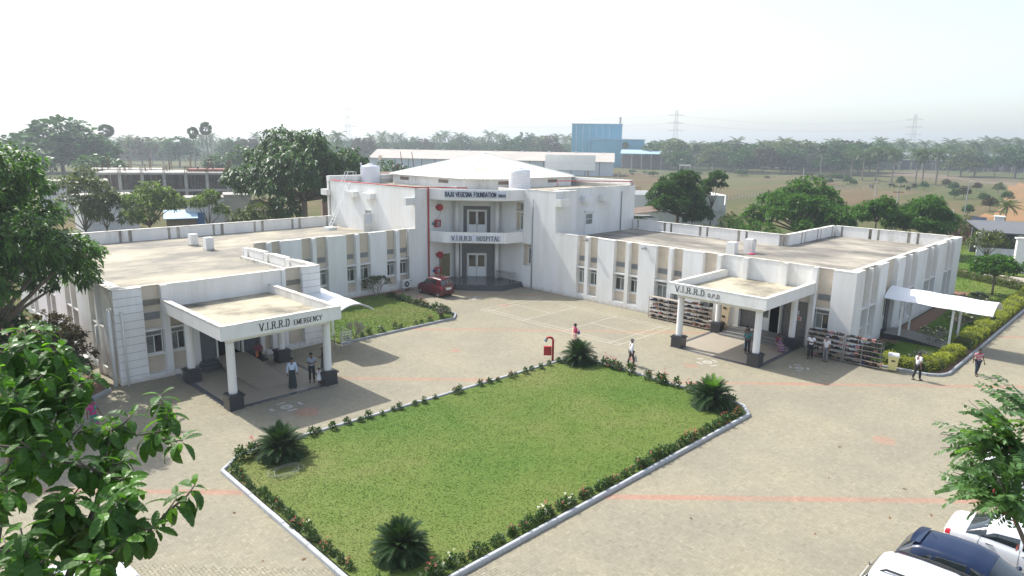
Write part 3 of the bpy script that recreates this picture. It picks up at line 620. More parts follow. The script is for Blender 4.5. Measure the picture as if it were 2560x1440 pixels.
lettering('lettering', hosp, lambda u, z, n: (37.9+n-.0-HO[0], 21.05-u-HO[1], 3.90+z-HO[2]), 'V.I.R.R.D O.P.D', 3.05, .36, BLACKL, th=.125, small=(9, .66))
# outpatient entrance wall
mb = MB(); FR.box(mb, 21.95, 23.25, .39, .6, 0, 2.94); FR.box(mb, 16.5, 17.0, .39, .6, 0, 2.94); hb(mb, 'portico_wall', WHITE)
mb = MB(); FR.box(mb, 20.35, 21.95, .36, .6, 0, 2.945); FR.box(mb, 17.0, 18.6, .36, .6, 0, 2.945); FR.box(mb, 18.6, 20.35, .36, .6, 2.55, 2.945); hb(mb, 'granite_surround', pmat('brown_grey_granite', (.13,.125,.12), .35, .5, 40, 0, col2=(.24,.235,.225), mix=.45))
mb = MB(); FR.box(mb, 18.6, 20.35, 1.8, 1.9, 0, 2.6); FR.box(mb, 18.55, 18.6, .6, 1.9, 0, 2.6); FR.box(mb, 20.35, 20.4, .6, 1.9, 0, 2.6); FR.box(mb, 18.6, 20.35, .6, 1.85, 2.55, 2.62); hb(mb, 'doorway_recess', DARK)
door(FR, 19.5, 20.33, .42, .48, 2.05, leaves=1, glassm=GLASS)
mb = MB(); FR.box(mb, 18.62, 18.7, .0, .42, .48, 2.52); hb(mb, 'door_jamb', FRAME)
for k, (z0, ext) in enumerate(((.0,1.05),(.16,.75),(.32,.45))):
    mb = MB(); FR.box(mb, 17.4-.15*(2-k)+.15, 21.95+.12*(2-k), -ext-.55, .36, z0+.002, z0+.16); hb(mb, 'step', pmat('grey_step_stone', (.20,.195,.19), .5, .3, 20, 0, col2=(.12,.12,.12), mix=.4))
pier(FR, 23.0, 23.26, 3.0, n1=.37); pier(FR, 21.6, 21.98, 3.7, n1=.33)
for u, z, m_, w_, h_ in ((17.75,2.15,'white_notice',.5,.30),(17.52,1.78,'pink_notice',.4,.26),(20.75,2.6,'pink_notice',.45,.3)):
    mb = MB(); FR.box(mb, u-w_/2, u+w_/2, .345, .359, z-h_/2, z+h_/2); b_ = hb(mb, 'notice', pmat(m_, (.75,.78,.82) if m_ == 'white_notice' else (.80,.62,.60), .6, .03, 4))
    mb = MB()
    for k in range(3): FR.box(mb, u-w_*.38, u+w_*(.38-.1*k), .338, .344, z+h_*(.22-.26*k)-.02, z+h_*(.22-.26*k)+.025)
    hb(mb, 'print', NAVY if m_ == 'white_notice' else REDB, b_)
# --- centre block
ZT = 8.95; ZR = 8.58
FL = Fac('y', 49.1)
FW = Fac('x', 37.4)      # upper wall above the left wing roof
FN = Fac('y', 41.4)      # upper wall above the right wing roof
mb = MB(); FW.box(mb, 49.405, 63.3, 0, .3, 4.0, ZT); hb(mb, 'wall', WHITE)
mb = MB(); FL.box(mb, 37.4, 42.4, 0, .3, 0, ZT-.012); hb(mb, 'wall', WHITE)
mb = MB(); FL.box(mb, 36.65, 37.396, 0, .3, 0, 5.36); hb(mb, 'wall', WHITE)
# bay wall on the right, with its two windows cut in
wl = ((42.95,44.0,5.15,7.75),(41.93,42.98,2.05,4.05))
mb = MB()
FR.box(mb, 44.0, 46.3, 0, .3, 0, ZT-.01); FR.box(mb, 39.1, 41.93, 0, .3, 0, ZT-.01)
FR.box(mb, 42.98, 44.0, 0, .3, 0, 5.15); FR.box(mb, 42.95, 44.0, 0, .3, 7.75, ZT-.01); FR.box(mb, 41.93, 42.95, 0, .3, 4.05, ZT-.01); FR.box(mb, 41.93, 42.98, 0, .3, 0, 2.05); FR.box(mb, 42.95, 42.98, 0, .3, 4.05, 5.15)
hb(mb, 'wall', WHITE)
for a, b, z0, z1 in wl:
    mb = MB(); FR.box(mb, a-.1, b+.1, .42, .5, z0-.1, z1+.1); FR.box(mb, a-.05, a-.001, .3, .42, z0, z1); FR.box(mb, b+.001, b+.05, .3, .42, z0, z1); hb(mb, 'recess_panel', BEIGE)
window(FR, 42.97, 43.62, .36, 5.25, 6.75, .2, 1); window(FR, 41.95, 42.5, .36, 2.2, 4.0, .3, 1)
mb = MB(); FR.box(mb, 42.96, 43.99, .0, .41, 6.85, 6.93); hb(mb, 'ledge', WSTREAK)
mb = MB(); FR.box(mb, 43.0, 43.66, .36, .41, 7.1, 7.62); hb(mb, 'ventilator', LOUV)
mb = MB(); mb.box(45.3, 47.85, 39.1, 39.4, 4.0, ZT-.02); mb.box(47.55, 47.85, 39.4, 41.7, 4.0, ZT-.022); hb(mb, 'wall', WHITE)
mb = MB(); FN.box(mb, 47.852, 60.2, 0, .3, 4.0, ZT-.015); hb(mb, 'wall', WHITE)
mb = MB(); mb.box(60.0, 60.2, 41.7, 64, 0, ZT); mb.box(37.4, 60.2, 63.7, 64, 0, ZT); hb(mb, 'rear_wall', WHITE)
mb = MB(); mb.prism([(37.7,49.4),(42.3,49.4),(45.25,46.3),(45.3,39.4),(47.6,39.4),(47.6,41.7),(60.0,41.7),(60.0,63.7),(37.7,63.7)], 8.3, ZR); hb(mb, 'roof', ROOFC)
mb = MB(); mb.box(37.38,37.72,49.08,63.3,ZT,ZT+.03); mb.box(45.0-.02,45.32,39.08,42.6,ZT,ZT+.032); mb.box(45.33,47.88,39.08,39.42,ZT-.018,ZT+.031); mb.box(47.88,60.2,41.38,41.72,ZT-.013,ZT+.03); hb(mb, 'coping', CAPM)
mb = MB(); mb.box(59.7,60.25,41.75,64.05,ZT,ZT+.5); mb.box(37.4,59.69,63.5,64.05,ZT,ZT+.5); hb(mb, 'parapet', WSTREAK)
# door wall on the diagonal
q_ = math.sqrt(.5)
DW0 = Vector((42.1, 49.0)); DW1 = Vector((45.0, 46.1))
def DG(u, n, z):       # u along the diagonal from its left end, n behind it
    return (42.1+u*q_+n*q_, 49.0-u*q_+n*q_, z)
class Diag:
    def p(s, u, n, z): return DG(u, n, z)
    def box(s, mb, u0, u1, n0, n1, z0, z1):
        u0,u1=min(u0,u1),max(u0,u1); n0,n1=min(n0,n1),max(n0,n1)
        return mb.add([DG(u0,n0,z0),DG(u1,n0,z0),DG(u1,n1,z0),DG(u0,n1,z0),DG(u0,n0,z1),DG(u1,n0,z1),DG(u1,n1,z1),DG(u0,n1,z1)], [(0,3,2,1),(4,5,6,7),(0,1,5,4),(1,2,6,5),(2,3,7,6),(3,0,4,7)])
FD = Diag()
uc = 2.0
mb = MB(); FD.box(mb, -.1, 1.05, .0, .25, .4, 3.9); FD.box(mb, 2.95, 4.2, .0, .25, .4, 3.9); FD.box(mb, 1.05, 2.95, .0, .25, 2.72, 3.9); hb(mb, 'granite_surround', GRAN)
mb = MB(); FD.box(mb, -.1, .72, .02, .25, 4.0, 8.3); FD.box(mb, 3.28, 4.2, .02, .25, 4.0, 8.3); FD.box(mb, .72, 3.28, .02, .25, 7.2, 8.3); hb(mb, 'wall', WHITE)
mb = MB(); FD.box(mb, .72, 1.06, .0, .25, 4.3, 7.2); FD.box(mb, 2.94, 3.28, .0, .25, 4.3, 7.2); FD.box(mb, 1.06, 2.94, .0, .25, 6.85, 7.2); hb(mb, 'granite_surround', GRAN)
for z0, h in ((.46, 2.2), (4.42, 2.4)):
    mb = MB(); FD.box(mb, 1.05, 2.95, .26, .32, z0-.2, z0+h+.2); hb(mb, 'backing', DARK)
    mb = MB(); FD.box(mb, 1.06, 1.14, .0, .2, z0, z0+h+.06); FD.box(mb, 2.86, 2.94, .0, .2, z0, z0+h+.06); FD.box(mb, 1.14, 2.86, .0, .2, z0+h-.02, z0+h+.06); hb(mb, 'door_frame', FRAME)
    door(FD, 1.15, 2.85, .08, z0, h-.03)
# balcony, canopy, columns
BAL = [(38.9,49.08),(39.2,47.2),(43.1,43.3),(44.98,42.92),(44.98,49.08)]
def ring(poly, t, z0, z1, name, mat):
    """wall of thickness t along the first len-2 edges of the polygon"""
    P = [Vector(p) for p in poly[:4]]; nrm = []
    for a, b in zip(P[:-1], P[1:]):
        d = (b-a).normalized(); nrm.append(Vector((-d.y, d.x)) if Vector((-d.y, d.x)).dot(Vector((1,1))) > 0 else Vector((d.y, -d.x)))
    inn = [P[0]+nrm[0]*t]
    for i in (1, 2):
        n_ = (nrm[i-1]+nrm[i]).normalized(); inn.append(P[i]+n_*(t/n_.dot(nrm[i])))
    inn.append(P[3]+nrm[2]*t)
    for i in range(3):
        mb = MB(); mb.prism([tuple(P[i]), tuple(P[i+1]), tuple(inn[i+1]), tuple(inn[i])], z0, z1); hb(mb, name, mat)
    return P, inn
ring(BAL, .16, 4.15, 5.12, 'balcony_parapet', WHITE)
mb = MB(); mb.prism([(39.1,48.95),(39.36,47.3),(43.15,43.5),(44.85,43.1),(44.9,46.1),(42.05,48.95)], 4.16, 4.42); hb(mb, 'balcony_floor', CONC)
ring([(38.9,49.08),(39.2,47.2),(43.1,43.3),(44.98,42.92)], .2, 7.98, 8.93, 'canopy_fascia', WHITE)
mb = MB(); mb.prism([(39.15,49.05),(39.42,47.35),(43.2,43.55),(44.95,43.2),(45.2,46.2),(42.2,49.3)], 8.1, 8.56); hb(mb, 'canopy_roof', ROOFC)
s_b = (90.0-91.1)*q_
for z0 in (3.84, 7.68):
    mb = MB(); FD.box(mb, -.72, 4.85, s_b, s_b+.3, z0, z0+.31); hb(mb, 'beam', MATS['cream_paint'])
for u in (.17, 3.90):
    p_ = DG(u, s_b+.27, 0)
    for z0, z1 in ((.44, 3.838), (4.42, 7.678)):
        mb = MB(); mb.lathe([(.2,z0),(.195,z1)], p_[0], p_[1], 18); hb(mb, 'column', WHITE, smooth=True)
mb = MB(); FD.box(mb, .42, .58, -.02, .1, .44, 3.84); hb(mb, 'pilaster', WHITE)
pl1 = [(39.05,49.05),(39.55,45.85),(42.25,42.85),(44.97,43.0),(44.97,46.0),(42.1,49.0)]
for k in range(3):
    f_ = .28*(2-k)*.35
    mb = MB(); mb.prism([(39.05-.02,49.05),(39.55-f_,45.85-f_),(42.25-f_,42.85-f_),(44.97,42.98-f_),(44.97,46.05),(42.05,49.05)], .15*k+.001*k, .15*(k+1)); hb(mb, 'step' if k < 2 else 'entrance_platform', GRANS)
# the two signs
def dsign(name, u0, u1, n, z0, z1, text, ts, th, serif, mat, small=None, w_=None, sp=.22):
    mb = MB(); FD.box(mb, u0, u1, n-.05, n, z0, z1); sg = hb(mb, name, SIGNG)
    um = (u0+u1)/2
    lettering('lettering', sg, lambda u, z, n_: tuple(a-b for a, b in zip(DG(um+u, n-.055+n_, z0+(z1-z0-ts)/2+z), HO)), text, w_ or (u1-u0)*.95, ts, mat, th, serif, small=small, spacing=sp)
    mb = MB()
    for k in range(3): 
        a = u0+(u1-u0)*(.12+.38*k); FD.box(mb, a-.02, a+.02, n-.03, n-.01, z1, z1+.1)
    hb(mb, 'bracket', GREYP, sg)
nb = (86.4-91.1)*q_
dsign('sign_board', -.72, 4.72, nb-.01, 8.20, 8.80, 'RAJU VEGESNA FOUNDATION (INDIA)', .38, .19, False, NAVY, small=(24, .62), w_=5.38, sp=.17)
dsign('sign_board', -.22, 4.32, nb-.01, 4.32, 4.84, 'V.I.R.R.D  HOSPITAL', .38, .16, True, BLACKL)
# block brackets under the roof of the upper walls
for F, u0, u1 in ((FW,58.2,59.6),(FW,55.3,56.8),(FN,51.2,52.5),(FN,54.0,55.3)):
    mb = MB(); F.box(mb, u0, u1, -.55, -.002, 7.6, 8.15); hb(mb, 'block_bracket', WHITE)
for q_b in ((37.3-.9, 37.38, 49.1, 49.4, 7.5, 8.15), (36.9, 37.38, 63.3, 64.4, 7.5, 8.1), (44.99,46.25,38.5,39.09,7.7,8.35)): mb = MB(); mb.box(*q_b); hb(mb, 'block_bracket', WHITE)
mb = MB(); FW.box(mb, 55.9, 57.0, -.05, -.002, 4.4, 6.55); dd = hb(mb, 'door', FRAME)
for a in (55.97, 56.48):
    for k in range(3): mb = MB(); FW.box(mb, a, a+.42, -.07, -.052, 4.5+k*.68, 5.08+k*.68); hb(mb, 'pane', LOUV, dd)
mb = MB(); mb.box(36.35, 37.33, 55.74, 55.80, 4.42, 6.25); d2 = hb(mb, 'door', FRAME); mb = MB(); mb.box(36.45, 37.25, 55.725, 55.738, 5.3, 6.15); hb(mb, 'pane', MATS['pale_grey_sign'], d2)
mb = MB(); FN.box(mb, 51.95, 53.3, -.04, -.002, 4.4, 6.6); dd = hb(mb, 'door', ALU)
for z0 in (5.45, 5.95): mb = MB(); FN.box(mb, 52.12, 53.1, -.055, -.042, z0, z0+.46); hb(mb, 'pane', GLASS, dd)
mb = MB(); FN.box(mb, 51.85, 53.4, -.2, -.003, 6.65, 6.75); hb(mb, 'ledge', WHITE)
# octagonal lantern with its pyramid sheet roof
OC = Vector((52.4, 56.4)); HF = 8.2; CH = 2.05
def octo(h, c): return [(OC.x-h, OC.y-h+c),(OC.x-h+c, OC.y-h),(OC.x+h-c, OC.y-h),(OC.x+h, OC.y-h+c),(OC.x+h, OC.y+h-c),(OC.x+h-c, OC.y+h),(OC.x-h+c, OC.y+h),(OC.x-h, OC.y+h-c)]
wl_ = octo(HF-.35, CH-.15)
for i in range(8):
    a, b = wl_[i], wl_[(i+1) % 8]; mb = MB(); mb.wall(a, b, .2, ZR-.05, 9.56); hb(mb, 'lantern_wall', WSTREAK)
ev = octo(HF, CH); AP = (OC.x, OC.y, 11.95)
for i in range(8):
    a, b = Vector((*ev[i], 9.6)), Vector((*ev[(i+1) % 8], 9.6)); n_ = max(4, int((b-a).length/.55)); mb = MB(); ap = Vector(AP)
    for k in range(n_):
        p0 = a.lerp(b, k/n_); p1 = a.lerp(b, (k+1)/n_); nrm = (b-a).cross(ap-a).normalized()*.035
        if nrm.z < 0: nrm = -nrm
        pm = p0.lerp(p1, .12); pn = p0.lerp(p1, .24)
        mb.add([p0, pm+nrm, pn, p1, ap], [(0,1,4),(1,2,4),(2,3,4)])
    mb.add([a-Vector((0,0,.06)), b-Vector((0,0,.06)), b, a], [(0,1,2,3)])
    hb(mb, 'roof_sheet', SHEETW)
mb = MB()
for i in range(8): mb.tube([(*ev[i], 9.63), (AP[0], AP[1], AP[2]+.02)], .05, 6)
mb.lathe([(.35,11.86),(.30,11.98),(.05,12.03)], AP[0], AP[1], 12); hb(mb, 'ridge_cap', SHEETW)
a, b = Vector((*ev[0], 9.6)), Vector((*ev[1], 9.6)); ap = Vector(AP); mm = a.lerp(b, .5); nrm = (b-a).cross(ap-a).normalized(); nrm = nrm if nrm.z > 0 else -nrm
mb = MB(); t0, t1 = .30, .62; e_ = .85
c0 = mm.lerp(ap, t0); c1 = mm.lerp(ap, t1); ud = (b-a).normalized()
w0 = (b-a).length*(1-t0)*.36; w1 = (b-a).length*(1-t1)*.52
mb.add([c0-ud*w0+nrm*.06, c0+ud*w0+nrm*.06, c1+ud*w1+nrm*.06, c1-ud*w1+nrm*.06], [(0,1,2,3)]); hb(mb, 'skylight', SHEETY)
for u0 in (53.0, 59.5):
    F = Fac('x', OC.x-HF+.35); mb = MB(); F.box(mb, u0, u0+1.5, -.03, -.002, 9.02, 9.34); hb(mb, 'ventilator', pmat('brown_louvre', (.22,.17,.14), .7, .2, 8))
for u0 in (47.2, 54.5):
    F = Fac('y', OC.y-HF+.35); mb = MB(); F.box(mb, u0, u0+1.5, -.03, -.002, 9.02, 9.34); hb(mb, 'ventilator', MATS['brown_louvre'])
# --- left wing, courtyard face (Y = 49.1)
TL = 5.38
for a, b in ((24.55,26.27),(28.55,30.28),(32.6,34.3)): pier(FL, a, b, TL-.035); coping(FL, a, b, -.01, .6, TL-.035)
coping(FL, 36.65, 37.36, -.01, .6, TL-.02)
for s1, s2, s3, s4 in ((22.65,23.45,23.8,24.55),(26.27,27.2,27.55,28.55),(30.28,31.2,31.57,32.6),(34.3,35.3,35.67,36.65)):
    slot(FL, s1, s2, TL); pier(FL, s2+.002, s3-.002, TL-.04, n1=.37); slot(FL, s3, s4, TL); coping(FL, s1+.004, s4-.004, .30, .6, TL-.03)
# --- emergency block
TE = 5.2
FX_ = Fac('y', 38.95)
def grooved(F, u0, u1, n0, n1, top):
    mb = MB(); F.box(mb, u0+.03, u1-.03, n0+.03, n1, 0, top-.03); hb(mb, 'wall_pier', DARK if False else LOUV)
    n_ = 12; h = (top-.03)/n_
    for k in range(n_):
        mb = MB(); F.box(mb, u0, u1, n0, n1-.002, k*h+.012, (k+1)*h-.012); hb(mb, 'cladding_panel', WHITE)
    mb = MB(); F.box(mb, u0-.01, u1+.01, n0-.01, n1+.02, top-.03, top+.01); hb(mb, 'coping', CAPM)
grooved(FX_, 10.05, 11.46, 0, .6, TE); grooved(FX_, 20.78, 22.02, 0, .6, TE)
slot(FX_, 11.47, 12.43, TE, .3); pier(FX_, 12.43, 12.77, TE-.02, n1=.375); slot(FX_, 12.78, 13.62, TE, .3, vent=True)
mb = MB(); FX_.box(mb, 11.47, 12.42, .3, .6, TE-.03, TE); hb(mb, 'coping', CAPM)
mb = MB(); FX_.box(mb, 12.78, 19.40, .06, .33, 3.6, TE-.03); FX_.box(mb, 13.66, 14.3, .1, .5, 0, 3.6); FX_.box(mb, 17.9, 18.15, .1, .5, 0, 3.6); hb(mb, 'portico_wall', WHITE)
mb = MB(); FX_.box(mb, 12.78, 19.40, .04, .4, TE-.03, TE+.005); hb(mb, 'coping', CAPM)
pier(FX_, 19.41, 19.66, TE-.02, n1=.375); slot(FX_, 19.68, 20.76, TE, .3, win=False, vent=False); mb = MB(); FX_.box(mb, 19.68, 20.76, .30, .5, 1.27, 2.7); hb(mb, 'recess_panel', BEIGE); mb = MB(); FX_.box(mb, 19.69, 20.75, .3, .6, TE-.03, TE); hb(mb, 'coping', CAPM)
slot(FX_, 18.16, 18.6, TE, .3, vent=False); pier(FX_, 18.62, 19.0, 3.6, n1=.37); slot(FX_, 19.01, 19.4, TE, .3, vent=False)
mb = MB(); FX_.box(mb, 14.3, 15.25, .3, .5, 0, 3.6); FX_.box(mb, 16.85, 17.9, .3, .5, 0, 3.6); FX_.box(mb, 15.25, 16.85, .3, .5, 2.6, 3.6); hb(mb, 'granite_surround', GRAN)
mb = MB(); FX_.box(mb, 15.25, 16.85, 1.9, 2.0, 0, 2.6); FX_.box(mb, 15.2, 15.25, .5, 2, 0, 2.6); FX_.box(mb, 16.85, 16.9, .5, 2, 0, 2.6); FX_.box(mb, 15.25, 16.85, .5, 2, 2.6, 2.65); hb(mb, 'doorway_recess', DARK)
mb = MB(); FX_.box(mb, 15.25, 15.33, .2, .4, .45, 2.6); FX_.box(mb, 16.77, 16.85, .2, .4, .45, 2.6); hb(mb, 'door_frame', FRAME)
mb = MB(); mb.box(16.70,16.75,39.45,40.2,.46,2.5); hb(mb, 'door', ALU)
for k in range(3):
    mb = MB(); FX_.box(mb, 14.0+.1*k, 15.1, -1.0+.28*k, .3, .15*k+.002, .15*(k+1)); hb(mb, 'step', GRANS)
    mb = MB(); FX_.box(mb, 16.95, 17.75-.06*k, -1.0+.28*k, .3, .15*k+.002, .15*(k+1)); hb(mb, 'step', GRANS)
mb = MB(); mb.add([(15.12,38.2,.02),(16.93,38.2,.02),(16.93,38.2,.45),(15.12,38.2,.45),(15.12,33.4,.02),(16.93,33.4,.02),(15.12,39.3,.45),(16.93,39.3,.45),(15.12,39.3,.02),(16.93,39.3,.02)],
    [(4,5,2,3),(3,2,7,6),(4,3,0),(5,1,2),(0,3,6,8),(1,9,7,2)]); hb(mb, 'ramp', FLOORT)
portico(FX_, 12.38, 18.80, -7.72, .055, ((13.06,-7.0),(18.28,-7.0),(13.06,-1.75),(18.28,-1.75)), 0, WHITE, False)
floor(FX_, 12.75, 18.75, -7.25, -.0)
lettering('lettering', hosp, lambda u, z, n: (15.95+u-HO[0], 31.23+n-HO[1], 3.86+z), 'V.I.R.R.D EMERGENCY', 3.35, .36, BLACKL, th=.125, small=(10, .70))
# emergency side walls
FS = Fac('x', 10.05)
for a, b in ((39.6,41.2),(43.6,46.3),(49.0,51.8),(54.4,57.2),(60,63)): pier(FS, a, b, TE-.02); coping(FS, a, b, -.01, .6, TE-.02)
for a, b in ((41.2,43.6),(46.3,49.0),(51.8,54.4),(57.2,60.0)):
    m_ = (a+b)/2; slot(FS, a, m_-.14, TE, vent=False); slot(FS, m_+.14, b, TE, vent=False); pier(FS, m_-.138, m_+.138, TE-.05, n1=.37); coping(FS, a+.004, b-.004, .30, .6, TE-.03)
FT = Fac('x', 22.0, -1)
for k in range(3):
    a = 39.6+k*3.15
    mb = MB(); FT.box(mb, a, a+2.2, 0, .45, 0, TE); hb(mb, 'parapet_panel', WSTREAK); mb = MB(); FT.box(mb, a-.01, a+2.21, -.02, .47, TE, TE+.03); hb(mb, 'coping', CAPM)
    mb = MB(); FT.box(mb, a+2.202, a+3.148, .1, .3, 0, TE-.04); hb(mb, 'recess_panel', BEIGE); mb = MB(); FT.box(mb, a+2.5, a+2.85, .0, .09, 0, TE-.02); FT.box(mb, a+2.4, a+2.95, .302, .5, 4.2, TE-.01); hb(mb, 'pilaster', WHITE)
mb = MB(); mb.box(21.5, 22.0, 49.06-.06, 49.08, 0, TE); hb(mb, 'wall', WHITE)
mb = MB(); mb.box(21.25,21.45,40.0,49.0,4.4,4.6); hb(mb, 'roof_upstand', CAPM)
back_parapet('y', 63.0, 10.2, 37.3, 1, 4.4, 5.38)
mb = MB(); mb.prism([(10.6,39.25),(21.55,39.25),(21.55,49.65),(37.42,49.65),(37.42,63.1),(10.6,63.1)], 4.1, 4.4); hb(mb, 'roof', ROOFC)
mb = MB(); mb.box(10.1,37.4,63.36,63.5,0,5.3); mb.box(21.6,21.95,48.6,49.09,0,5.1); hb(mb, 'rear_wall', WHITE)
for cx, cy, h in ((21.2,57.6,.95),(21.2,54.5,1.0)):
    mb = MB(); mb.box(cx-.32, cx+.32, cy-.32, cy+.32, 4.4, 4.52); hb(mb, 'roof_stub_base', STAIN); mb = MB(); mb.box(cx-.3, cx+.3, cy-.3, cy+.3, 4.52, 4.4+h); hb(mb, 'roof_stub', WHITE)
# drain pipes
def pipe(pts, r, mat, name='drain_pipe'):
    mb = MB(); mb.tube(pts, r, 8); o = hb(mb, name, mat, smooth=True); return o
pipe([(44.93,41.76,0),(44.93,41.76,8.2)], .05, GREYP); pipe([(44.9,23.2,.0),(44.9,23.2,0.3)], .05, PIPEW)
pipe([(44.85,16.42,0),(44.85,16.42,3.62)], .09, PIPEW); pipe([(10.35,38.78,0),(10.35,38.78,3.9),(10.35,38.95,4.02)], .05, PIPEW)
pipe([(9.85,39.2,0),(9.85,39.2,4.0),(9.95,39.5,4.1)], .11, PIPEW); pipe([(9.9,42.0,0),(9.9,42.0,2.8)], .09, PIPEW)
pipe([(57.8,41.32,4.45),(57.8,41.32,8.4)], .05, GREYP); pipe([(59.6,41.3,4.5),(59.6,39,4.5),(59.5,31,4.5)], .06, PIPEW)
pipe([(36.3,49.05,2.95),(36.55,49.0,2.95),(36.55,49.0,1.0)], .04, GREYP); pipe([(24.3,49.05,2.95),(24.5,49.0,2.95),(24.5,49.0,1.0)], .04, GREYP)
for u, z, F in ((35.5,5.33,FR),(29.7,5.3,FR)):
    mb = MB(); F.box(mb, u-.18, u+.18, -.32, -.08, z-.22, z-.08); F.box(mb, u-.03, u+.03, -.2, 0, z-.1, z-.02); hb(mb, 'floodlight', GREYP)
# ------------------------------------------------------------------ things fixed to or standing by the hospital
def place(mb, name, mat, root, smooth=False): return mb.build(name, mat, root, tuple(root.location), smooth)
ACW = pmat('ac_casing', (.70, .70, .68), .5, .06, 3)
def ac_unit(x, y, label):
    r = empty('air_conditioner', (x, y, 0), 0, label, 'air conditioner', 'outdoor air-conditioner units')
    o = lambda mb, n, m_: mb.build(n, m_, r)
    mb = MB(); mb.box(-.45,.45,-.16,.16,.28,.98); o(mb, 'casing', ACW)
    mb = MB(); mb.box(-.40,-.32,-.14,.14,.0,.28); mb.box(.32,.40,-.14,.14,.0,.28); o(mb, 'stand', GREYP)
    mb = MB(); mb.lathe([(.27,0),(.27,.02),(.2,.03)], 0, 0, 20); mb.xform(Matrix.Translation((-.1,-.161,.62)) @ Matrix.Rotation(PI/2, 4, 'X')); gr = o(mb, 'fan_grille', pmat('dark_grille', (.10,.105,.11), .6, .2, 9))
    mb = MB(); mb.lathe([(.07,0),(.06,.03)], 0, 0, 12); mb.xform(Matrix.Translation((-.1,-.19,.62)) @ Matrix.Rotation(PI/2, 4, 'X')); mb.build('fan_hub', ACW, gr)
    mb = MB(); mb.box(.22,.40,-.167,-.161,.84,.90); o(mb, 'badge', NAVY)
ac_unit(35.95, 48.55, 'white outdoor air conditioner unit by the wall behind the red car')
ac_unit(23.9, 48.55, 'white outdoor air conditioner unit beside the grooved corner pier of the emergency wing')
r = empty('air_conditioner', (9.3, 42.6, 0), -PI/2, 'pale air conditioner unit on the shaded left side of the emergency wing', 'air conditioner')
for ch in [c for c in bpy.data.objects if c.parent and c.parent.name == 'air_conditioner']:
    d = ch.copy(); COL.objects.link(d); d.parent = r
def tank(x, y, z, rad, h, label):
    r = empty('water_tank', (x, y, z), 0, label, 'water tank', 'rooftop water tanks')
    pr = [(rad, 0)]
    for k in range(9): z0 = .1+k*(h-.25)/9; pr += [(rad, z0), (rad+.03, z0+.04), (rad, z0+.08)]
    pr += [(rad, h-.15), (rad*.93, h-.02), (.35, h+.08), (.34, h+.10)]
    mb = MB(); mb.lathe(pr, 0, 0, 28); mb.build('tank_body', TANKM, r, smooth=True)
    mb = MB(); mb.lathe([(.30,h+.10),(.30,h+.17),(.22,h+.2)], 0, 0, 16); mb.build('lid', TANKM, r)
    mb = MB(); mb.tube([(rad+.06,-.2,0),(rad+.06,-.2,h*.8),(rad-.1,-.15,h*.8)], .035, 8); mb.build('outlet_pipe', PIPEW, r, smooth=True)
tank(42.2, 65.1-1.9, 8.6, 1.02, 1.85, 'ribbed white water tank at the head of the roof ladder')
tank(48.5, 46.9, 8.6, 1.05, 1.95, 'ribbed white water tank standing before the pyramid roof')
r = empty('rod_sensor', (43.0, 62.4, 8.6), 0, 'thin roof mast with a small cream box on top, beside the left tank', 'mast')
mb = MB(); mb.tube([(0,0,0),(0,0,2.5)], .025, 6); mb.build('mast', GREYP, r); mb = MB(); mb.box(-.14,.14,-.12,.12,2.5,2.95); mb.build('box', BEIGE, r)
r = empty('vent_pipe', (41.2, 63.4, 8.6), 0, 'short white vent pipe with a cap left of the water tank by the ladder', 'vent pipe')
mb = MB(); mb.tube([(0,0,0),(0,0,2.0)], .05, 8); mb.build('pipe', PIPEW, r); mb = MB(); mb.lathe([(.04,1.95),(.12,2.05),(.10,2.15)],0,0,10); mb.build('cap', PIPEW, r)
# roof ladder
r = empty('roof_ladder', (35.2, 59.9, 4.4), 0, 'white steel ladder leaning from the left wing roof up to the main roof', 'ladder')
LAD = pmat('white_ladder_paint', (.78,.78,.77), .5, .05, 4)
A = Vector((0,0,.28)); B = Vector((2.25,0,4.6))
for s in (-.26,.26):
    mb = MB(); mb.tube([A+Vector((0,s,0)), B+Vector((0,s,0)), B+Vector((.9,s,.0))], .035, 6); mb.build('side_rail', LAD, r)
    mb = MB(); q = A.lerp(B,.78)+Vector((-.35,s,.55)); mb.tube([A.lerp(B,.72)+Vector((0,s,0)), q, B+Vector((-.2,s,1.0)), B+Vector((.7,s,1.0)), B+Vector((.7,s,0))], .03, 6); mb.build('hand_rail', LAD, r)
for k in range(15):
    p = A.lerp(B, (k+.5)/15); mb = MB(); mb.tube([p+Vector((0,-.26,0)), p+Vector((0,.26,0))], .022, 6); mb.build('rung', LAD, r)
mb = MB(); mb.box(-.5,.45,-.5,.5,0,.26); mb.build('base_block', WHITE, r)
# billboard on the far side of the roof
r = empty('billboard', (65.2, 54.5, 8.0), math.atan2(52.05-56.75, 67.2-63.3), 'large pale panelled billboard seen from behind, beyond the pyramid roof', 'billboard')
BB = pmat('pale_billboard_sheet', (.80,.78,.73), .6, .06, 1)
for k in range(6):
    for j, (z0, z1) in enumerate(((1.9,2.75),(2.77,3.72))):
        mb = MB(); mb.box(-3.05+k*1.02, -3.05+k*1.02+1.005, -.04+.006*((k+j)%2), .0, z0, z1); mb.build('panel', BB, r)
for x in (-2.2,2.2): mb = MB(); mb.box(x-.14,x+.14,.01,.25,-8.0,3.6); mb.build('post', CONC, r)
mb = MB(); mb.box(-3.05,3.05,.01,.06,1.85,1.95); mb.box(-3.05,3.05,.01,.06,3.66,3.74); mb.build('rail', GREYP, r)
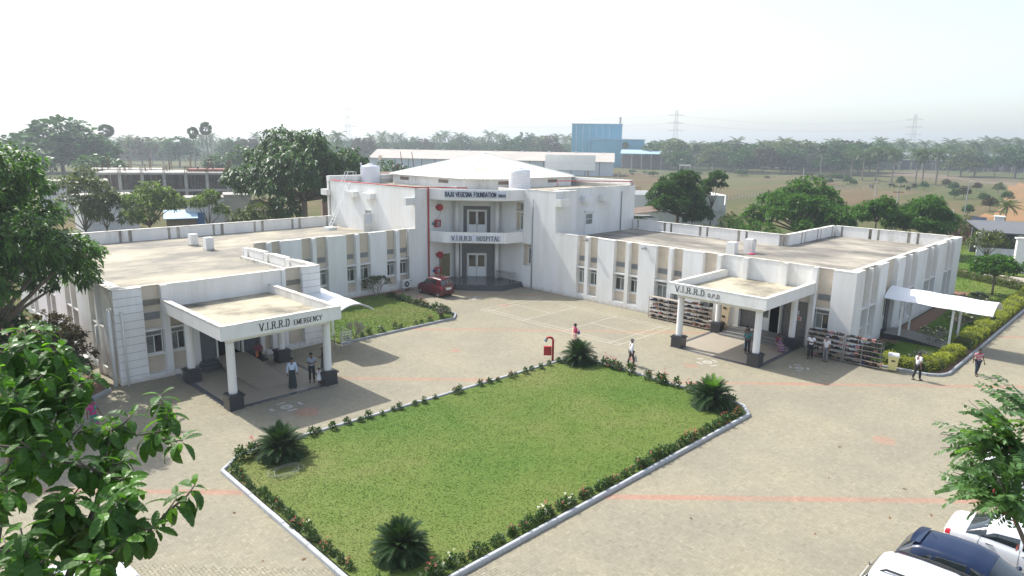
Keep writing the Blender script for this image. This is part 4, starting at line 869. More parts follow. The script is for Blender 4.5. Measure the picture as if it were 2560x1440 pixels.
# red fire main with its hose reels and boxes
r = empty('fire_main_pipe', (38.85, 49.0, 0), 0, 'tall red fire main pipe rising up the corner of the entrance bay', 'pipe')
mb = MB(); mb.tube([(0,0,.0),(0,0,9.02)], .075, 10); mb.build('riser', REDP, r, smooth=True)
mb = MB(); mb.tube([(0,0,9.02),(-1.35,.0,9.03),(-1.35,14.2,9.03)], .06, 8); mb.build('roof_branch', REDP, r, smooth=True)
mb = MB(); mb.tube([(0,.02,9.02),(1.0,-.9,9.02),(2.5,-2.45,9.02),(2.5,-2.45,8.7)], .05, 8); mb.build('roof_branch', REDP, r, smooth=True)
r = empty('fire_pipe', (58.0, 41.6, 8.98), 0, 'thin red fire pipe running along the edge of the right-hand upper roof', 'pipe')
mb = MB(); mb.tube([(-6.5,3.0,0),(-6.5,3.0,.5),(1.9,.0,.35),(1.9,-.0,-.1)], .045, 8); mb.build('run', REDP, r, smooth=True)
def hose(x, z, label, blue):
    r = empty('fire_hose_reel', (x, 49.1, z), 0, label, 'hose reel', 'red fire hose reels in the entrance bay')
    mb = MB(); mb.lathe([(.30,0),(.31,.05),(.18,.08),(.18,.17),(.31,.20),(.30,.25),(.08,.27)], 0, 0, 22); mb.xform(Matrix.Translation((0,-.06,0)) @ Matrix.Rotation(PI/2,4,'X')); mb.build('reel', REDB, r)
    mb = MB(); mb.box(-.36,-.30,-.2,0,-.1,.18); mb.build('bracket', REDP, r)
    mb = MB(); mb.tube([(.05,-.2,-.28),(.08,-.2,-.5),(-.15,-.2,-.9),(-.75,-.12,-1.25)], .02, 6); mb.build('hose', GREYP, r)
    r2 = empty('fire_hose_box', (x-.25, 49.1, z-1.45), 0, label.replace('hose reel', 'fire box'), 'fire box', 'red fire boxes in the entrance bay')
    mb = MB(); mb.box(-.28,.32,-.26,0,-.32,.32); mb.build('box', REDB, r2); mb = MB(); mb.box(-.12,.18,-.268,-.261,-.2,.2); mb.build('window', GREYP, r2)
    mb = MB(); mb.lathe([(.13,0),(.14,.08),(.09,.16)], 0, 0, 12); mb.xform(Matrix.Translation((-.46,-.12,.0)) @ Matrix.Rotation(PI/2,4,'X')); mb.build('valve', pmat('teal_valve' if not blue else 'blue_valve', (.03,.16,.15) if not blue else (.03,.08,.22), .5, .1, 4), r2)
hose(40.1, 7.15, 'round red hose reel on the upper floor beside the balcony', False)
hose(40.1, 2.75, 'round red hose reel on the ground floor above the red car', True)
r = empty('notice_board', (40.8, 49.1, .9), 0, 'olive-brown arched board leaning on the wall beside the entrance', 'board')
mb = MB(); mb.box(-.65,.6,-.07,-.0,-.35,1.85); mb.build('board', pmat('olive_board', (.17,.15,.065), .7, .25, 1.5), r)
mb = MB(); mb.tube([(-.5,-.075,-.3),(-.5,-.075,1.2)]+[(-.5*math.cos(PI*k/10),-.075,1.2+.45*math.sin(PI*k/10)) for k in range(1,10)]+[(.5,-.075,1.2),(.5,-.075,-.3)], .02, 5); mb.build('arch', pmat('dull_gold', (.25,.20,.07), .6, .2, 3), r)
# stretcher trolley
r = empty('stretcher_trolley', (44.25, 44.35, .45), PI/2, 'empty steel stretcher trolley parked by the right wall of the entrance platform', 'trolley')
mb = MB(); mb.box(-.95,.95,-.28,.28,.78,.84); mb.build('top', STEEL, r)
for x in (-.75,.75):
    for y in (-.22,.22):
        mb = MB(); mb.tube([(x,y,.1),(x,y,.78)], .022, 6); lg = mb.build('leg', STEEL, r); mb = MB(); mb.lathe([(.07,-.02),(.08,0),(.07,.02)],0,0,10); mb.xform(Matrix.Translation((x,y,.08)) @ Matrix.Rotation(PI/2,4,'X')); mb.build('wheel', RUBBER, lg)
mb = MB()
for y in (-.22,.22): mb.tube([(-.75,y,.28),(.75,y,.28)], .018, 6)
for x in (-.75,.75): mb.tube([(x,-.22,.5),(x,.22,.5)], .018, 6)
mb.build('frame', STEEL, r)
# membrane awnings
def awning(name, x0, x1, y0, y1, zs, crown, posts, label):
    """runs along y from the wall (y0) outwards (y1)"""
    r = empty(name, ((x0+x1)/2, y0, 0), 0, label, 'awning'); cx = (x0+x1)/2; hw = (x1-x0)/2
    mb = MB(); nx, ny = 12, 14; vs_ = []
    for j in range(ny+1):
        t = j/ny; z = zs[0]+(zs[1]-zs[0])*t - .05*math.sin(PI*((t*3) % 1))
        for i in range(nx+1):
            s = i/nx*2-1; vs_.append((hw*s*(1+.0*t), (y1-y0)*t, z+crown*(1-s*s)))
    fs = [(j*(nx+1)+i, j*(nx+1)+i+1, (j+1)*(nx+1)+i+1, (j+1)*(nx+1)+i) for j in range(ny) for i in range(nx)]
    n = len(vs_); mb.add(vs_+[(a,b,c-.02) for a,b,c in vs_], fs+[tuple(n+q for q in f[::-1]) for f in fs]); mb.build('membrane', MEMBR, r, smooth=True)
    for t in [0,.33,.66,1]:
        mb = MB(); z = zs[0]+(zs[1]-zs[0])*t
        mb.tube([(hw*(i/8*2-1), (y1-y0)*t, z-.05+crown*(1-(i/8*2-1)**2)) for i in range(9)], .03, 6); mb.build('hoop', LAD, r)
    for s in (-1, 1):
        mb = MB(); mb.tube([(hw*s*.97, 0, zs[0]-.05), (hw*s*.97, (y1-y0), zs[1]-.05)], .03, 6); mb.build('edge_tube', LAD, r)
    for px, py in posts:
        mb = MB(); mb.box(px-cx-.06, px-cx+.06, py-y0-.06, py-y0+.06, 0, zs[0]+(zs[1]-zs[0])*(py-y0)/(y1-y0)+.02); p_ = mb.build('post', LAD, r)
        mb = MB(); mb.box(px-cx-.16, px-cx+.16, py-y0-.16, py-y0+.16, 0, .05); mb.build('base_plate', CONC, p_)
awning('membrane_awning', 50.95, 54.0, 14.0, 7.7, (3.0,2.85), .62, ((51.4,12.9),(53.6,12.9),(51.4,9.9),(53.6,9.9)), 'long arched white membrane awning over the side entrance of the right wing')
awning('membrane_awning', 20.9, 23.6, 40.6, 35.4, (2.95,2.75), .50, ((21.2,39.8),(23.3,39.8)), 'white membrane awning half hidden behind the emergency portico')
r = empty('entrance_ramp', (52.4, 13.9, 0), 0, 'dark-sided ramp under the long white awning', 'ramp')
mb = MB(); mb.add([(-1.1,0,0),(1.1,0,0),(1.1,0,.42),(-1.1,0,.42),(-1.1,-1.2,0),(1.1,-1.2,0),(1.1,-1.2,.42),(-1.1,-1.2,.42),(-1.1,-4.4,0),(1.1,-4.4,0),(1.1,-4.4,.04),(-1.1,-4.4,.04)],
   [(3,2,6,7),(7,6,10,11),(0,3,7,4),(4,7,11,8),(1,5,6,2),(5,9,10,6),(8,11,10,9)]); mb.build('slope', pmat('ramp_stone', (.24,.225,.20), .7, .1, 3), r)
mb = MB(); mb.add([(-1.11,0,0),(-1.11,0,.40),(-1.11,-1.2,.40),(-1.11,-4.35,.03),(-1.11,-4.35,0)], [(0,1,2,3,4)]); mb.build('side_face', GRAND, r)
# stainless hand rails by the emergency ramp
r = empty('hand_rail', (22.3, 37.0, 0), 0, 'stainless steel guard rail beside the emergency wing lawn', 'railing')
P_ = [(.65,1.2),(.65,.0),(-.2,-.1)]
for a, b in ((0,1),(1,2)):
    for k in range(6):
        mb = MB(); z = .25+k*.16; mb.tube([(*P_[a], z), (*P_[b], z)], .018 if k < 5 else .028, 6); mb.build('rail', STEEL, r)
for p in P_: mb = MB(); mb.tube([(*p, 0), (*p, 1.1)], .026, 6); mb.build('post', STEEL, r)
r = empty('hand_rail', (19.52, 37.3, 0), 0, 'short steel hand rail before the grooved wall of the emergency wing', 'railing')
for k in range(2): mb = MB(); mb.tube([(0,0,.6+.35*k),(2.5,.2,.6+.35*k)], .022, 6); mb.build('rail', STEEL, r)
for x in (0,2.5): mb = MB(); mb.tube([(x,x*.08,0),(x,x*.08,.97)], .026, 6); mb.build('post', STEEL, r)
# cardboard box leaning behind the outpatient column
r = empty('cardboard_panel', (44.3, 22.55, 0), 0, 'tall cream cardboard panel leaning behind the rear left portico column', 'panel')
mb = MB(); mb.add([(-.1,-.5,0),(-.1,.3,0),(.3,.3,2.3),(.3,-.5,2.3),(-.04,-.5,0),(-.04,.3,0),(.36,.3,2.3),(.36,-.5,2.3)], [(0,3,2,1),(4,5,6,7),(0,1,5,4),(2,3,7,6),(0,4,7,3),(1,2,6,5)]); mb.build('panel', pmat('cardboard', (.50,.40,.26), .8, .1, 3), r)
mb = MB(); 
for z in (.6,1.1,1.7): mb.box(.01+z*.174-.13,.012+z*.174-.115,-.25,.0,z,z+.12)
mb.build('print', BLACKL, r)
# ------------------------------------------------------------------ shoe racks and the shoes on them
SHW = [pmat('shoe_'+n, c, .7, .2, 8) for n, c in (('black', (.02,.02,.022)), ('brown', (.09,.05,.03)), ('tan', (.28,.17,.10)), ('blue', (.03,.05,.12)), ('pink', (.45,.20,.18)), ('dark_brown', (.05,.03,.022)))]
def shoe_mesh(kind):
    mb = MB()
    for s in (-.055, .055):
        sh = 1 if kind else 0
        o_ = [(-.04,-.12),(.04,-.12),(.045,.02),(.035,.12),(0,.14),(-.035,.12),(-.045,.02)]
        mb.prism([(x+s, y) for x, y in o_], 0, .022)
        if kind == 0: mb.add([(s-.045,.0,.02),(s+.045,.0,.02),(s+.03,.06,.055),(s-.03,.06,.055),(s,.11,.024)], [(0,1,2,3),(3,2,4)])
        elif kind == 1: mb.add([(s-.043,.0,.02),(s+.043,.0,.02),(s,.02,.07),(s-.03,.12,.025),(s+.03,.12,.025)], [(0,1,2),(0,2,3),(1,4,2),(2,4,3)])
        else: mb.prism([(s-.04,-.11),(s+.04,-.11),(s+.035,.0),(s+.03,.12),(s-.03,.12),(s-.035,.0)], .022, .075)
    return mb
SHM = []
for kind in range(3):
    for mt in SHW:
        o = shoe_mesh(kind).build('shoes', mt); SHM.append(o.data); bpy.data.objects.remove(o)
RACK = pmat('cream_rack_steel', (.42,.37,.31), .5, .1, 5)
RACK2 = pmat('grey_rack_steel', (.24,.225,.205), .5, .15, 5)
def rack(x, y0, y1, dep, h, levels, label, fill, mat, topshoes, shoe_label, count, group_sh):
    r = empty('shoe_rack', (x, y0, 0), 0, label, 'shoe rack', 'open steel shoe racks'); L_ = y1-y0; n = max(2, round(L_/1.0))
    for k in range(n+1):
        for d in (0, dep):
            mb = MB(); y = L_*k/n; mb.box(d-.018, d+.018, y-.018+(.018 if k == 0 else 0), y+.018, 0, h); mb.build('post', mat, r)
    zs = [ .14+(h-.16)*k/(levels-1) for k in range(levels)]
    for z in zs:
        mb = MB(); mb.box(-.01, dep+.01, .02, L_-.02, z-.012, z); mb.build('shelf', mat, r)
        mb = MB(); mb.box(-.025, -.012, .0, L_, z-.022, z-.004); mb.build('shelf_lip', mat, r)
    sp = [(z, y) for li, z in enumerate(zs) if (li < levels-1 or topshoes) for y in np.arange(.14, L_-.08, .205)]
    rnd.shuffle(sp); wts = [0,0,0,0,1,5,5,1,2,3,4]
    for z, y in sp[:count]:
        mi = wts[rnd.randrange(len(wts))]; kd = rnd.randrange(3)
        o = link('pair_of_shoes', SHM[kd*6+mi], None, (x+dep*.45+rnd.uniform(-.04,.04), y0+y+rnd.uniform(-.02,.02), z+.001), (0,0,PI/2+rnd.uniform(-.35,.35)), (rnd.uniform(1.1,1.35), rnd.uniform(1.1,1.3), rnd.uniform(1.4,2.2)))
        bay = n-int(y/(L_/n)+1e-6)-1; ORD = ('first','second','third','fourth','fifth','sixth')
        tag(o, '%s %s, %s shelf up, %s bay from left, %s' % (('black','brown','tan','blue','pink','dark brown')[mi], ('sandals','pointed slippers','closed shoes')[kd], ORD[zs.index(z)], ORD[bay], shoe_label), 'footwear', group_sh)
rack(43.95, 25.85, 28.4, .38, 1.72, 6, 'cream shoe rack with five shelves of footwear, the one farther from the portico', .8, RACK, False, 'cream rack far from portico', 58, 'shoes on the far cream rack')
rack(43.95, 23.3, 25.75, .38, 1.72, 6, 'cream shoe rack half hidden behind the front left portico column', .8, RACK, True, 'cream rack behind column', 68, 'shoes on the cream rack by the column')
rack(43.45, 13.95, 16.05, .40, 1.68, 6, 'grey shoe rack behind the two men in white shirts', .85, RACK2, True, 'grey rack behind two men', 58, 'shoes on the rack behind the men')
rack(43.45, 11.7, 13.85, .40, 1.68, 6, 'grey shoe rack full of footwear next to the cream wheelie bin', .85, RACK2, True, 'grey rack beside bin', 60, 'shoes on the rack by the bin')
# wheelie bin
r = empty('wheelie_bin', (44.0, 11.15, 0), .25, 'pale yellow wheelie bin at the end of the shoe rack', 'bin')
BINM = pmat('pale_yellow_plastic', (.66,.60,.26), .5, .06, 2)
mb = MB(); mb.add([(-.20,-.22,.08),(.20,-.22,.08),(.20,.22,.08),(-.20,.22,.08),(-.27,-.29,.95),(.27,-.29,.95),(.27,.29,.95),(-.27,.29,.95)], [(0,3,2,1),(4,5,6,7),(0,1,5,4),(1,2,6,5),(2,3,7,6),(3,0,4,7)]); mb.build('body', BINM, r)
mb = MB(); mb.add([(-.30,-.31,.955),(.30,-.31,.955),(.30,.31,.955),(-.30,.31,.955),(-.26,-.27,1.06),(.28,-.27,1.06),(.28,.27,1.06),(-.26,.27,1.06)], [(0,3,2,1),(4,5,6,7),(0,1,5,4),(1,2,6,5),(2,3,7,6),(3,0,4,7)]); ld = mb.build('lid', pmat('grey_lid', (.55,.56,.56), .5, .06, 2), r)
mb = MB(); mb.tube([(.33,-.2,1.0),(.33,.2,1.0)], .02, 6); mb.build('handle', BINM, ld)
for y in (-.2,.2): mb = MB(); mb.lathe([(.09,-.025),(.1,0),(.09,.025)],0,0,12); mb.xform(Matrix.Translation((.2,y,.1)) @ Matrix.Rotation(PI/2,4,'X')); mb.build('wheel', RUBBER, r)
mb = MB(); mb.box(-.262,-.255,-.1,.1,.62,.72); mb.build('label', BLACKL, r)
# hydrant with its red box
r = empty('fire_hydrant', (30.45, 26.35, 0), -.79, 'red hydrant post and red hose box at the back corner of the lawn', 'hydrant')
mb = MB(); mb.tube([(0,0,0),(0,0,1.25)]+[(-.2+.2*math.cos(a),.0,1.25+.2*math.sin(a)) for a in (.4,.8,1.2,1.57)]+[(-.32,0,1.45),(-.42,0,1.36)], .07, 10); mb.build('standpipe', REDB, r, smooth=True)
mb = MB(); mb.tube([(-.40,0,1.39),(-.50,0,1.22)], [.10,.13], 12); mb.build('outlet_cap', GREYP, r)
mb = MB(); mb.box(-.56,-.09,-.13,.10,.34,.88); bx_ = mb.build('hose_box', REDB, r); mb = MB(); mb.box(-.52,-.13,-.138,-.131,.38,.84); mb.build('door', REDP, bx_)
# cloths and scraps left on the right wing roof
r = tag(MB().add([(53.4+.5*math.cos(a)*(1+.2*math.sin(3*a)), 24.9+.25*math.sin(a), 4.42+.05*abs(math.sin(2*a))) for a in [2*PI*k/14 for k in range(14)]]+[(53.4,24.9,4.52)], [(k,(k+1)%14,14) for k in range(14)]).build('cloth', pmat('magenta_cloth', (.42,.03,.12), .8, .2, 6)), 'crumpled magenta cloth lying beside the roof stubs', 'cloth')
mb = MB(); mb.add([(54.22,25.0,5.3),(54.22,25.4,5.3),(54.25,25.4,4.95),(54.25,25.05,5.0),(53.9,25.0,5.6),(53.9,25.4,5.6)], [(0,1,2,3),(4,5,1,0)]); tag(mb.build('cloth', pmat('maroon_cloth', (.12,.02,.03), .8, .2, 6)), 'dark maroon cloth hung over the taller roof stub', 'cloth')
# fallen leaves and a coil of hose
LEAFD = pmat('dry_leaf', (.20,.12,.06), .8, .3, 9)
mbl = MB(); mbl.add([(0,-.07,.0),(.035,0,.012),(0,.08,.02),(-.035,0,.015)], [(0,1,2),(0,2,3)]); o = mbl.build('fallen_leaf', LEAFD); lme = o.data; bpy.data.objects.remove(o)
for x, y in ((9.3,18.2),(8.3,19.0),(6.6,19.4),(13.5,12.6),(24.5,8.0),(28.4,6.2),(27.1,8.6),(22.6,7.4),(25.6,5.9),(30.5,9.4),(26.9,4.9),(8.9,22.4),(29.6,5.0),(20.4,10.9)):
    tag(link('fallen_leaf', lme, None, (x, y, .003), (rnd.uniform(-.3,.3), rnd.uniform(-.3,.3), rnd.uniform(0,6)), rnd.uniform(.9,1.6)), 'single dry brown leaf fallen on the paving', 'fallen leaf', 'dry leaves scattered on the paving')
mb = MB(); pts = []
for k in range(60):
    a = k*.42; rr = .55+.16*math.sin(k*.7); pts.append((11.55+rr*math.cos(a)*1.1, 23.8+rr*math.sin(a)*.7, .17+.02*math.sin(k)+.0012*k))
mb.tube(pts, .010, 5); tag(mb.build('garden_hose', pmat('pale_hose', (.25,.26,.20), .5, .1, 3), smooth=True), 'thin pale garden hose coiled on the grass below the left cycad', 'hose')
# ------------------------------------------------------------------ vegetation
def leafmat(name, col, trans=.35, var=.25, rough=.45, spec=.4): return pmat(name, col, rough, var, 1.1, 0, tint=True, trans=trans, spec=spec)
LF_DARK = leafmat('dark_leaf', (.042, .100, .022)); LF_MID = leafmat('mid_leaf', (.060, .145, .022), .4); LF_BRIGHT = leafmat('bright_leaf', (.062, .145, .024), .4)
LF_OLIVE = leafmat('olive_leaf', (.085, .115, .035)); LF_DRY = leafmat('dry_olive_leaf', (.11, .10, .045)); LF_YEL = leafmat('yellow_hedge_leaf', (.33, .36, .03), .35)
LF_GREY = leafmat('grey_green_leaf', (.085, .11, .055)); LF_FAR = leafmat('far_leaf', (.042, .110, .030), .2, .3, .7, .1); LF_PALM = leafmat('palm_leaf', (.058, .10, .024), .25, .25, .45, .4)
LF_BROWN = leafmat('reddish_brown_leaf', (.085, .07, .04), .2, .3, .7, .1)
FLOW_R = leafmat('coral_flower', (.50, .13, .13), .3); FLOW_W = leafmat('white_flower', (.80, .78, .70), .3)
def unit(n, r=nr):
    v = r.normal(size=(n, 3)); return v/np.linalg.norm(v, axis=1)[:, None]
def leafquads(p, d, L, W, droop=.25):
    """leaf-shaped quads: base p, direction d, arrays L, W"""
    n = len(p); L = np.broadcast_to(L, n)[:, None]; W = np.broadcast_to(W, n)[:, None]
    s = np.cross(d, unit(n)*.55+np.array([0, 0, 1.])); s /= np.linalg.norm(s, axis=1)[:, None]+1e-9
    mid = p+d*L*.5; tip = p+d*L; tip[:, 2] -= droop*L[:, 0]
    return np.stack([p, mid+s*W*.5, tip, mid-s*W*.5], 1)
def crown(lobes, ntwig, m, L, W, droop=.3, up=.25, spread=.9, rs=None, shell=(.62, 1.06), hide=.72):
    rs = rs or nr
    C_ = np.array([l[:3] for l in lobes]); R = np.array([[l[3], l[3], l[3]*(l[4] if len(l) > 4 else .8)] for l in lobes])
    wts = R[:, 0]**2; li = rs.choice(len(lobes), int(ntwig*1.6), p=wts/wts.sum())
    u = unit(len(li), rs); u[:, 2] = np.abs(u[:, 2])*1.15-.42; u /= np.linalg.norm(u, axis=1)[:, None]
    f = rs.uniform(shell[0], shell[1], len(li))[:, None]*(1+.12*np.sin(7*u[:, :1]+3*u[:, 1:2]))
    p = C_[li]+u*R[li]*f
    inn = np.zeros(len(p), bool)
    for c, r in zip(C_, R): inn |= (((p-c)/r)**2).sum(1) < hide**2*.8
    k = ~inn | (rs.uniform(size=len(p)) < .12); p = p[k][:ntwig]; u = u[k][:ntwig]
    n = len(p)
    P = np.repeat(p, m, 0); U = np.repeat(u, m, 0)
    d = U*.6+unit(n*m, rs)*spread+np.array([0, 0, up]); d /= np.linalg.norm(d, axis=1)[:, None]
    P = P+unit(n*m, rs)*L*.25
    sz = rs.uniform(.7, 1.25, n*m)
    V = leafquads(P, d, L*sz, W*sz, droop)
    t = np.repeat(rs.uniform(.65, 1.3, n), m)*rs.uniform(.8, 1.2, n*m)
    return V, t, p
def mklobes(rx, ry, rz, zc, n, rr, rs):
    out = []
    for k in range(n):
        a = 2*PI*k/n*1.618*n/ max(1, n)+rs.uniform(0, .8); a = k*2.399+rs.uniform(-.3, .3); f = math.sqrt((k+.4)/n)
        z = zc+rz*(.75*math.cos(f*PI*.55)-.15+rs.uniform(-.25, .25)); out.append((rx*.78*f*math.cos(a), ry*.78*f*math.sin(a), z, rr*rs.uniform(.75, 1.2), rs.uniform(.65, .85)))
    return out
def limbs(mb, top, lobes, r0, rs, n=6):
    for l in lobes:
        c = Vector(l[:3])-Vector((0, 0, l[3]*.2)); t = Vector(top); mid = t.lerp(c, .5)+Vector((rs.uniform(-.3, .3), rs.uniform(-.3, .3), rs.uniform(.0, .4)))*l[3]*.5
        mb.tube([t, mid, c], [r0*.6, r0*.4, r0*.12], n)
def tree(name, loc, H, rx, ry, rz, nl, rr, ntwig, m, L, W, mat, label, cat='tree', group=None, seed=1, trunk=.16, zc=None, fork=.35, droop=.3, lean=(0, 0), bark=None, up=.25, spread=.9, shell=(.62, 1.06)):
    rs = np.random.RandomState(seed); r = empty(name, (loc[0], loc[1], 0), 0, label, cat, group)
    zc = zc if zc is not None else H-rz
    lobes = mklobes(rx, ry, rz, zc, nl, rr, rs); lobes = [(l[0]+lean[0], l[1]+lean[1], min(l[2], H-l[3]*l[4]*.9), *l[3:]) for l in lobes]
    V, t, _ = crown(lobes, ntwig, m, L, W, droop, up, spread, rs, shell)
    link('crown', quads('crown', V, mat, t), r)
    mb = MB(); top = (lean[0]*.4, lean[1]*.4, max(.4, H*fork)); mb.tube([(0, 0, -.1), (lean[0]*.15, lean[1]*.15, H*fork*.5), top], [trunk*1.25, trunk, trunk*.85], 8)
    limbs(mb, top, lobes, trunk, rs, 5); mb.build('trunk', bark or BARK, r, smooth=True)
    return r
# --- trees round the hospital
tree('broadleaf_tree', spot(754, 90), 16.2, 10.6, 9, 7.0, 34, 2.15, 4400, 7, .62, .24, LF_DARK, 'huge dark spreading tree behind the left wing with drooping leaf tufts', seed=3, trunk=.4, zc=8.4, droop=.55)
tree('broadleaf_tree', spot(640, 84), 6.2, 4.5, 4.0, 2.8, 10, 1.5, 700, 7, .45, .14, LF_OLIVE, 'olive-yellow feathery tree in front of the huge dark tree', seed=4, trunk=.2, zc=3.4)
tree('broadleaf_tree', (4.7, 40.4), 13.0, 5.6, 5.2, 5.9, 30, 1.45, 4400, 6, .36, .15, LF_MID, 'tall dense green tree at the left edge beside the emergency wing', seed=5, trunk=.24, zc=7.7, droop=.5, fork=.25)
tree('broadleaf_tree', (2.6, 41.8), 6.6, 4.6, 4.0, 3.0, 14, 1.3, 1500, 6, .34, .14, LF_DARK, 'lower dark tree under the tall green tree at the left edge', seed=55, trunk=.14, zc=3.2, fork=.2, droop=.5)
tree('broadleaf_tree', spot(190, 88), 11.6, 3.4, 3.0, 4.2, 12, 1.2, 800, 5, .42, .16, LF_OLIVE, 'thin half-bare tree with small brownish leaves left of the construction site', seed=6, trunk=.12, zc=6.3, fork=.25)
tree('broadleaf_tree', spot(245, 86), 9.2, 2.0, 2.0, 2.4, 8, .9, 380, 7, .40, .13, LF_OLIVE, 'small feathery tree with pale tips, left of the wider feathery one', seed=8, trunk=.1, zc=5.4)
tree('broadleaf_tree', spot(355, 86), 9.6, 4.0, 3.6, 3.2, 16, 1.2, 1100, 7, .42, .13, leafmat('pale_tipped_leaf', (.12, .18, .055), .4), 'wide feathery tree with pale flowering tips in front of the white sheds', seed=7, trunk=.14, zc=5.5)
tree('broadleaf_tree', spot(508, 86), 9.0, 2.1, 2.0, 2.4, 7, .85, 300, 7, .42, .13, MATS['pale_tipped_leaf'], 'slender feathery tree before the blue door and white wall', seed=9, trunk=.1, zc=5.5)
for k, (px, d, h) in enumerate(((400,84,3.2),(545,84,2.8),(300,83,2.4),(450,84,3.4),(590,84,3.6),(255,82,2.6))):
    tree('bush', spot(px, d), h, 1.9, 1.7, h*.45, 7, .8, 260, 6, .32, .12, (LF_OLIVE, LF_DRY)[k % 2], ['low olive bush below the wide feathery tree','low yellowish bush right of the blue door','low bush at the far left end of the back parapet','low dry bush just left of the blue door','low bush beneath the left edge of the huge dark tree','small dry bush under the left feathery tree'][k], 'bush', seed=20+k, trunk=.06, fork=.15, zc=h*.45)
tree('broadleaf_tree', spot(960, 130), 9.5, 7, 6, 3.2, 14, 2.0, 900, 6, .5, .2, LF_DARK, 'flat dark tree behind the roof workers, before the long warehouse', seed=31, trunk=.3, zc=6)
# right-hand side
tree('broadleaf_tree', spot(1705, 96), 10.8, 5.0, 4.6, 4.9, 22, 1.35, 2600, 7, .48, .17, LF_DARK, 'tall dense dark tree rising over the white outbuilding', seed=11, trunk=.3, zc=5.4)
tree('broadleaf_tree', spot(1790, 104), 10.4, 2.3, 2.0, 3.2, 7, .8, 520, 7, .42, .15, LF_DARK, 'slim tree with a small high crown behind the dense dark tree', seed=12, trunk=.12, zc=7.4, fork=.4)
tree('broadleaf_tree', spot(2030, 100), 9.6, 10.4, 8, 4.0, 30, 1.6, 3800, 6, .46, .19, LF_BRIGHT, 'broad umbrella-shaped bright green tree behind the right wing', seed=13, trunk=.26, zc=4.7, fork=.18, droop=.35)
tree('broadleaf_tree', spot(2110, 96), 4.9, 5.6, 4.6, 2.2, 10, 1.2, 600, 6, .42, .16, LF_DARK, 'dark low tree under the right half of the umbrella-shaped tree', seed=14, trunk=.15, zc=2.4)
tree('broadleaf_tree', spot(2215, 96), 7.6, 2.9, 2.6, 1.9, 12, .9, 900, 6, .42, .17, LF_MID, 'small flat-topped tree between the umbrella tree and the feathery one', seed=15, trunk=.1, zc=5.5, fork=.55)
tree('broadleaf_tree', spot(2335, 100), 8.8, 4.3, 3.8, 3.9, 20, 1.25, 1900, 8, .5, .14, LF_MID, 'full feathery green tree behind the far corner of the right wing', seed=16, trunk=.16, zc=4.4)
tree('broadleaf_tree', spot(1600, 92), 4.4, 1.5, 1.4, 1.9, 6, .8, 320, 6, .34, .14, LF_DARK, 'dark small tree in front of the white outbuilding beside the upper wall', seed=17, trunk=.1, zc=2.4)
bl = ['grey-green bush over the back parapet below the dense dark tree','dry pale-leaved shrub right of the dense dark tree','dark bush in front of the umbrella tree trunk, left side','bright palm-like clump below the dense dark tree','dark bush beneath the feathery tree at the far corner','low dark bush under the flat-topped tree','reddish purple bougainvillea bush at the roadside wall','thin bush behind the outbuilding corner','wide bush between the outbuilding and the umbrella tree','tall grassy bush left of the outbuilding roof']
for k, (px, d, h, w_, mt) in enumerate(((1645,88,3.2,1.6,LF_OLIVE),(1795,88,3.6,2.4,LF_DRY),(1930,90,4.0,2.6,LF_MID),(1680,86,2.8,1.2,LF_BRIGHT),(2290,95,3.0,3.2,LF_DARK),(2210,94,2.8,2.4,LF_DARK),(2440,116,2.6,2.4,leafmat('purple_leaf',(.13,.04,.08))),(1840,100,4.4,2.0,LF_OLIVE),(1870,96,4.6,3.0,LF_MID),(1620,108,5.6,4.0,LF_OLIVE))):
    tree('bush', spot(px, d), h, w_, w_*.9, h*.45, 8, w_*.42, 360, 6, .32, .12, mt, bl[k], 'bush', seed=40+k, trunk=.06, fork=.15, zc=h*.5)
tree('garden_tree', (74.6, 11.6), 3.7, 2.2, 2.0, 1.0, 12, .75, 650, 6, .32, .16, LF_MID, 'small garden tree with a round dark crown at the far end of the hedge', seed=51, trunk=.09, zc=2.7, fork=.5)
tree('garden_tree', (93.0, 15.6), 4.2, 2.2, 2.0, 1.2, 12, .7, 330, 5, .34, .13, LF_OLIVE, 'sparse olive garden tree on the lawn beyond the path', seed=52, trunk=.08, zc=3.0, fork=.3)
tree('garden_tree', (109, 21.5), 4.6, 2.0, 1.8, 1.8, 9, .7, 220, 5, .34, .13, LF_OLIVE, 'thin wispy tree near the lamp post beyond the far corner', seed=53, trunk=.07, zc=3.0, fork=.3)
# shaded planting bed at the left
for k, (x, y, h) in enumerate(((7.6,39.6,1.5),(8.4,41.6,1.9),(6.2,40.2,1.6),(7.4,43.2,2.4),(4.6,40.6,1.3),(8.6,45.4,2.2),(3.0,41.5,1.6))):
    tree('shrub', (x, y), h*1.6, 1.25, 1.25, h*.7, 8, .6, 330, 6, .25, .09, (LF_DARK, LF_BROWN)[k % 2 if k != 3 else 0], ['dark shrub nearest the grooved corner pier in the left bed','brownish shrub beside the air conditioner in the left bed','dark shrub in the middle of the left bed front row','tall dark shrub against the shaded side wall','low shrub at the kerb of the left bed','brown shrub far back along the shaded side wall','leafy shrub at the left end of the planting bed'][k], 'shrub', seed=60+k, trunk=.04, fork=.2, zc=h*.85)
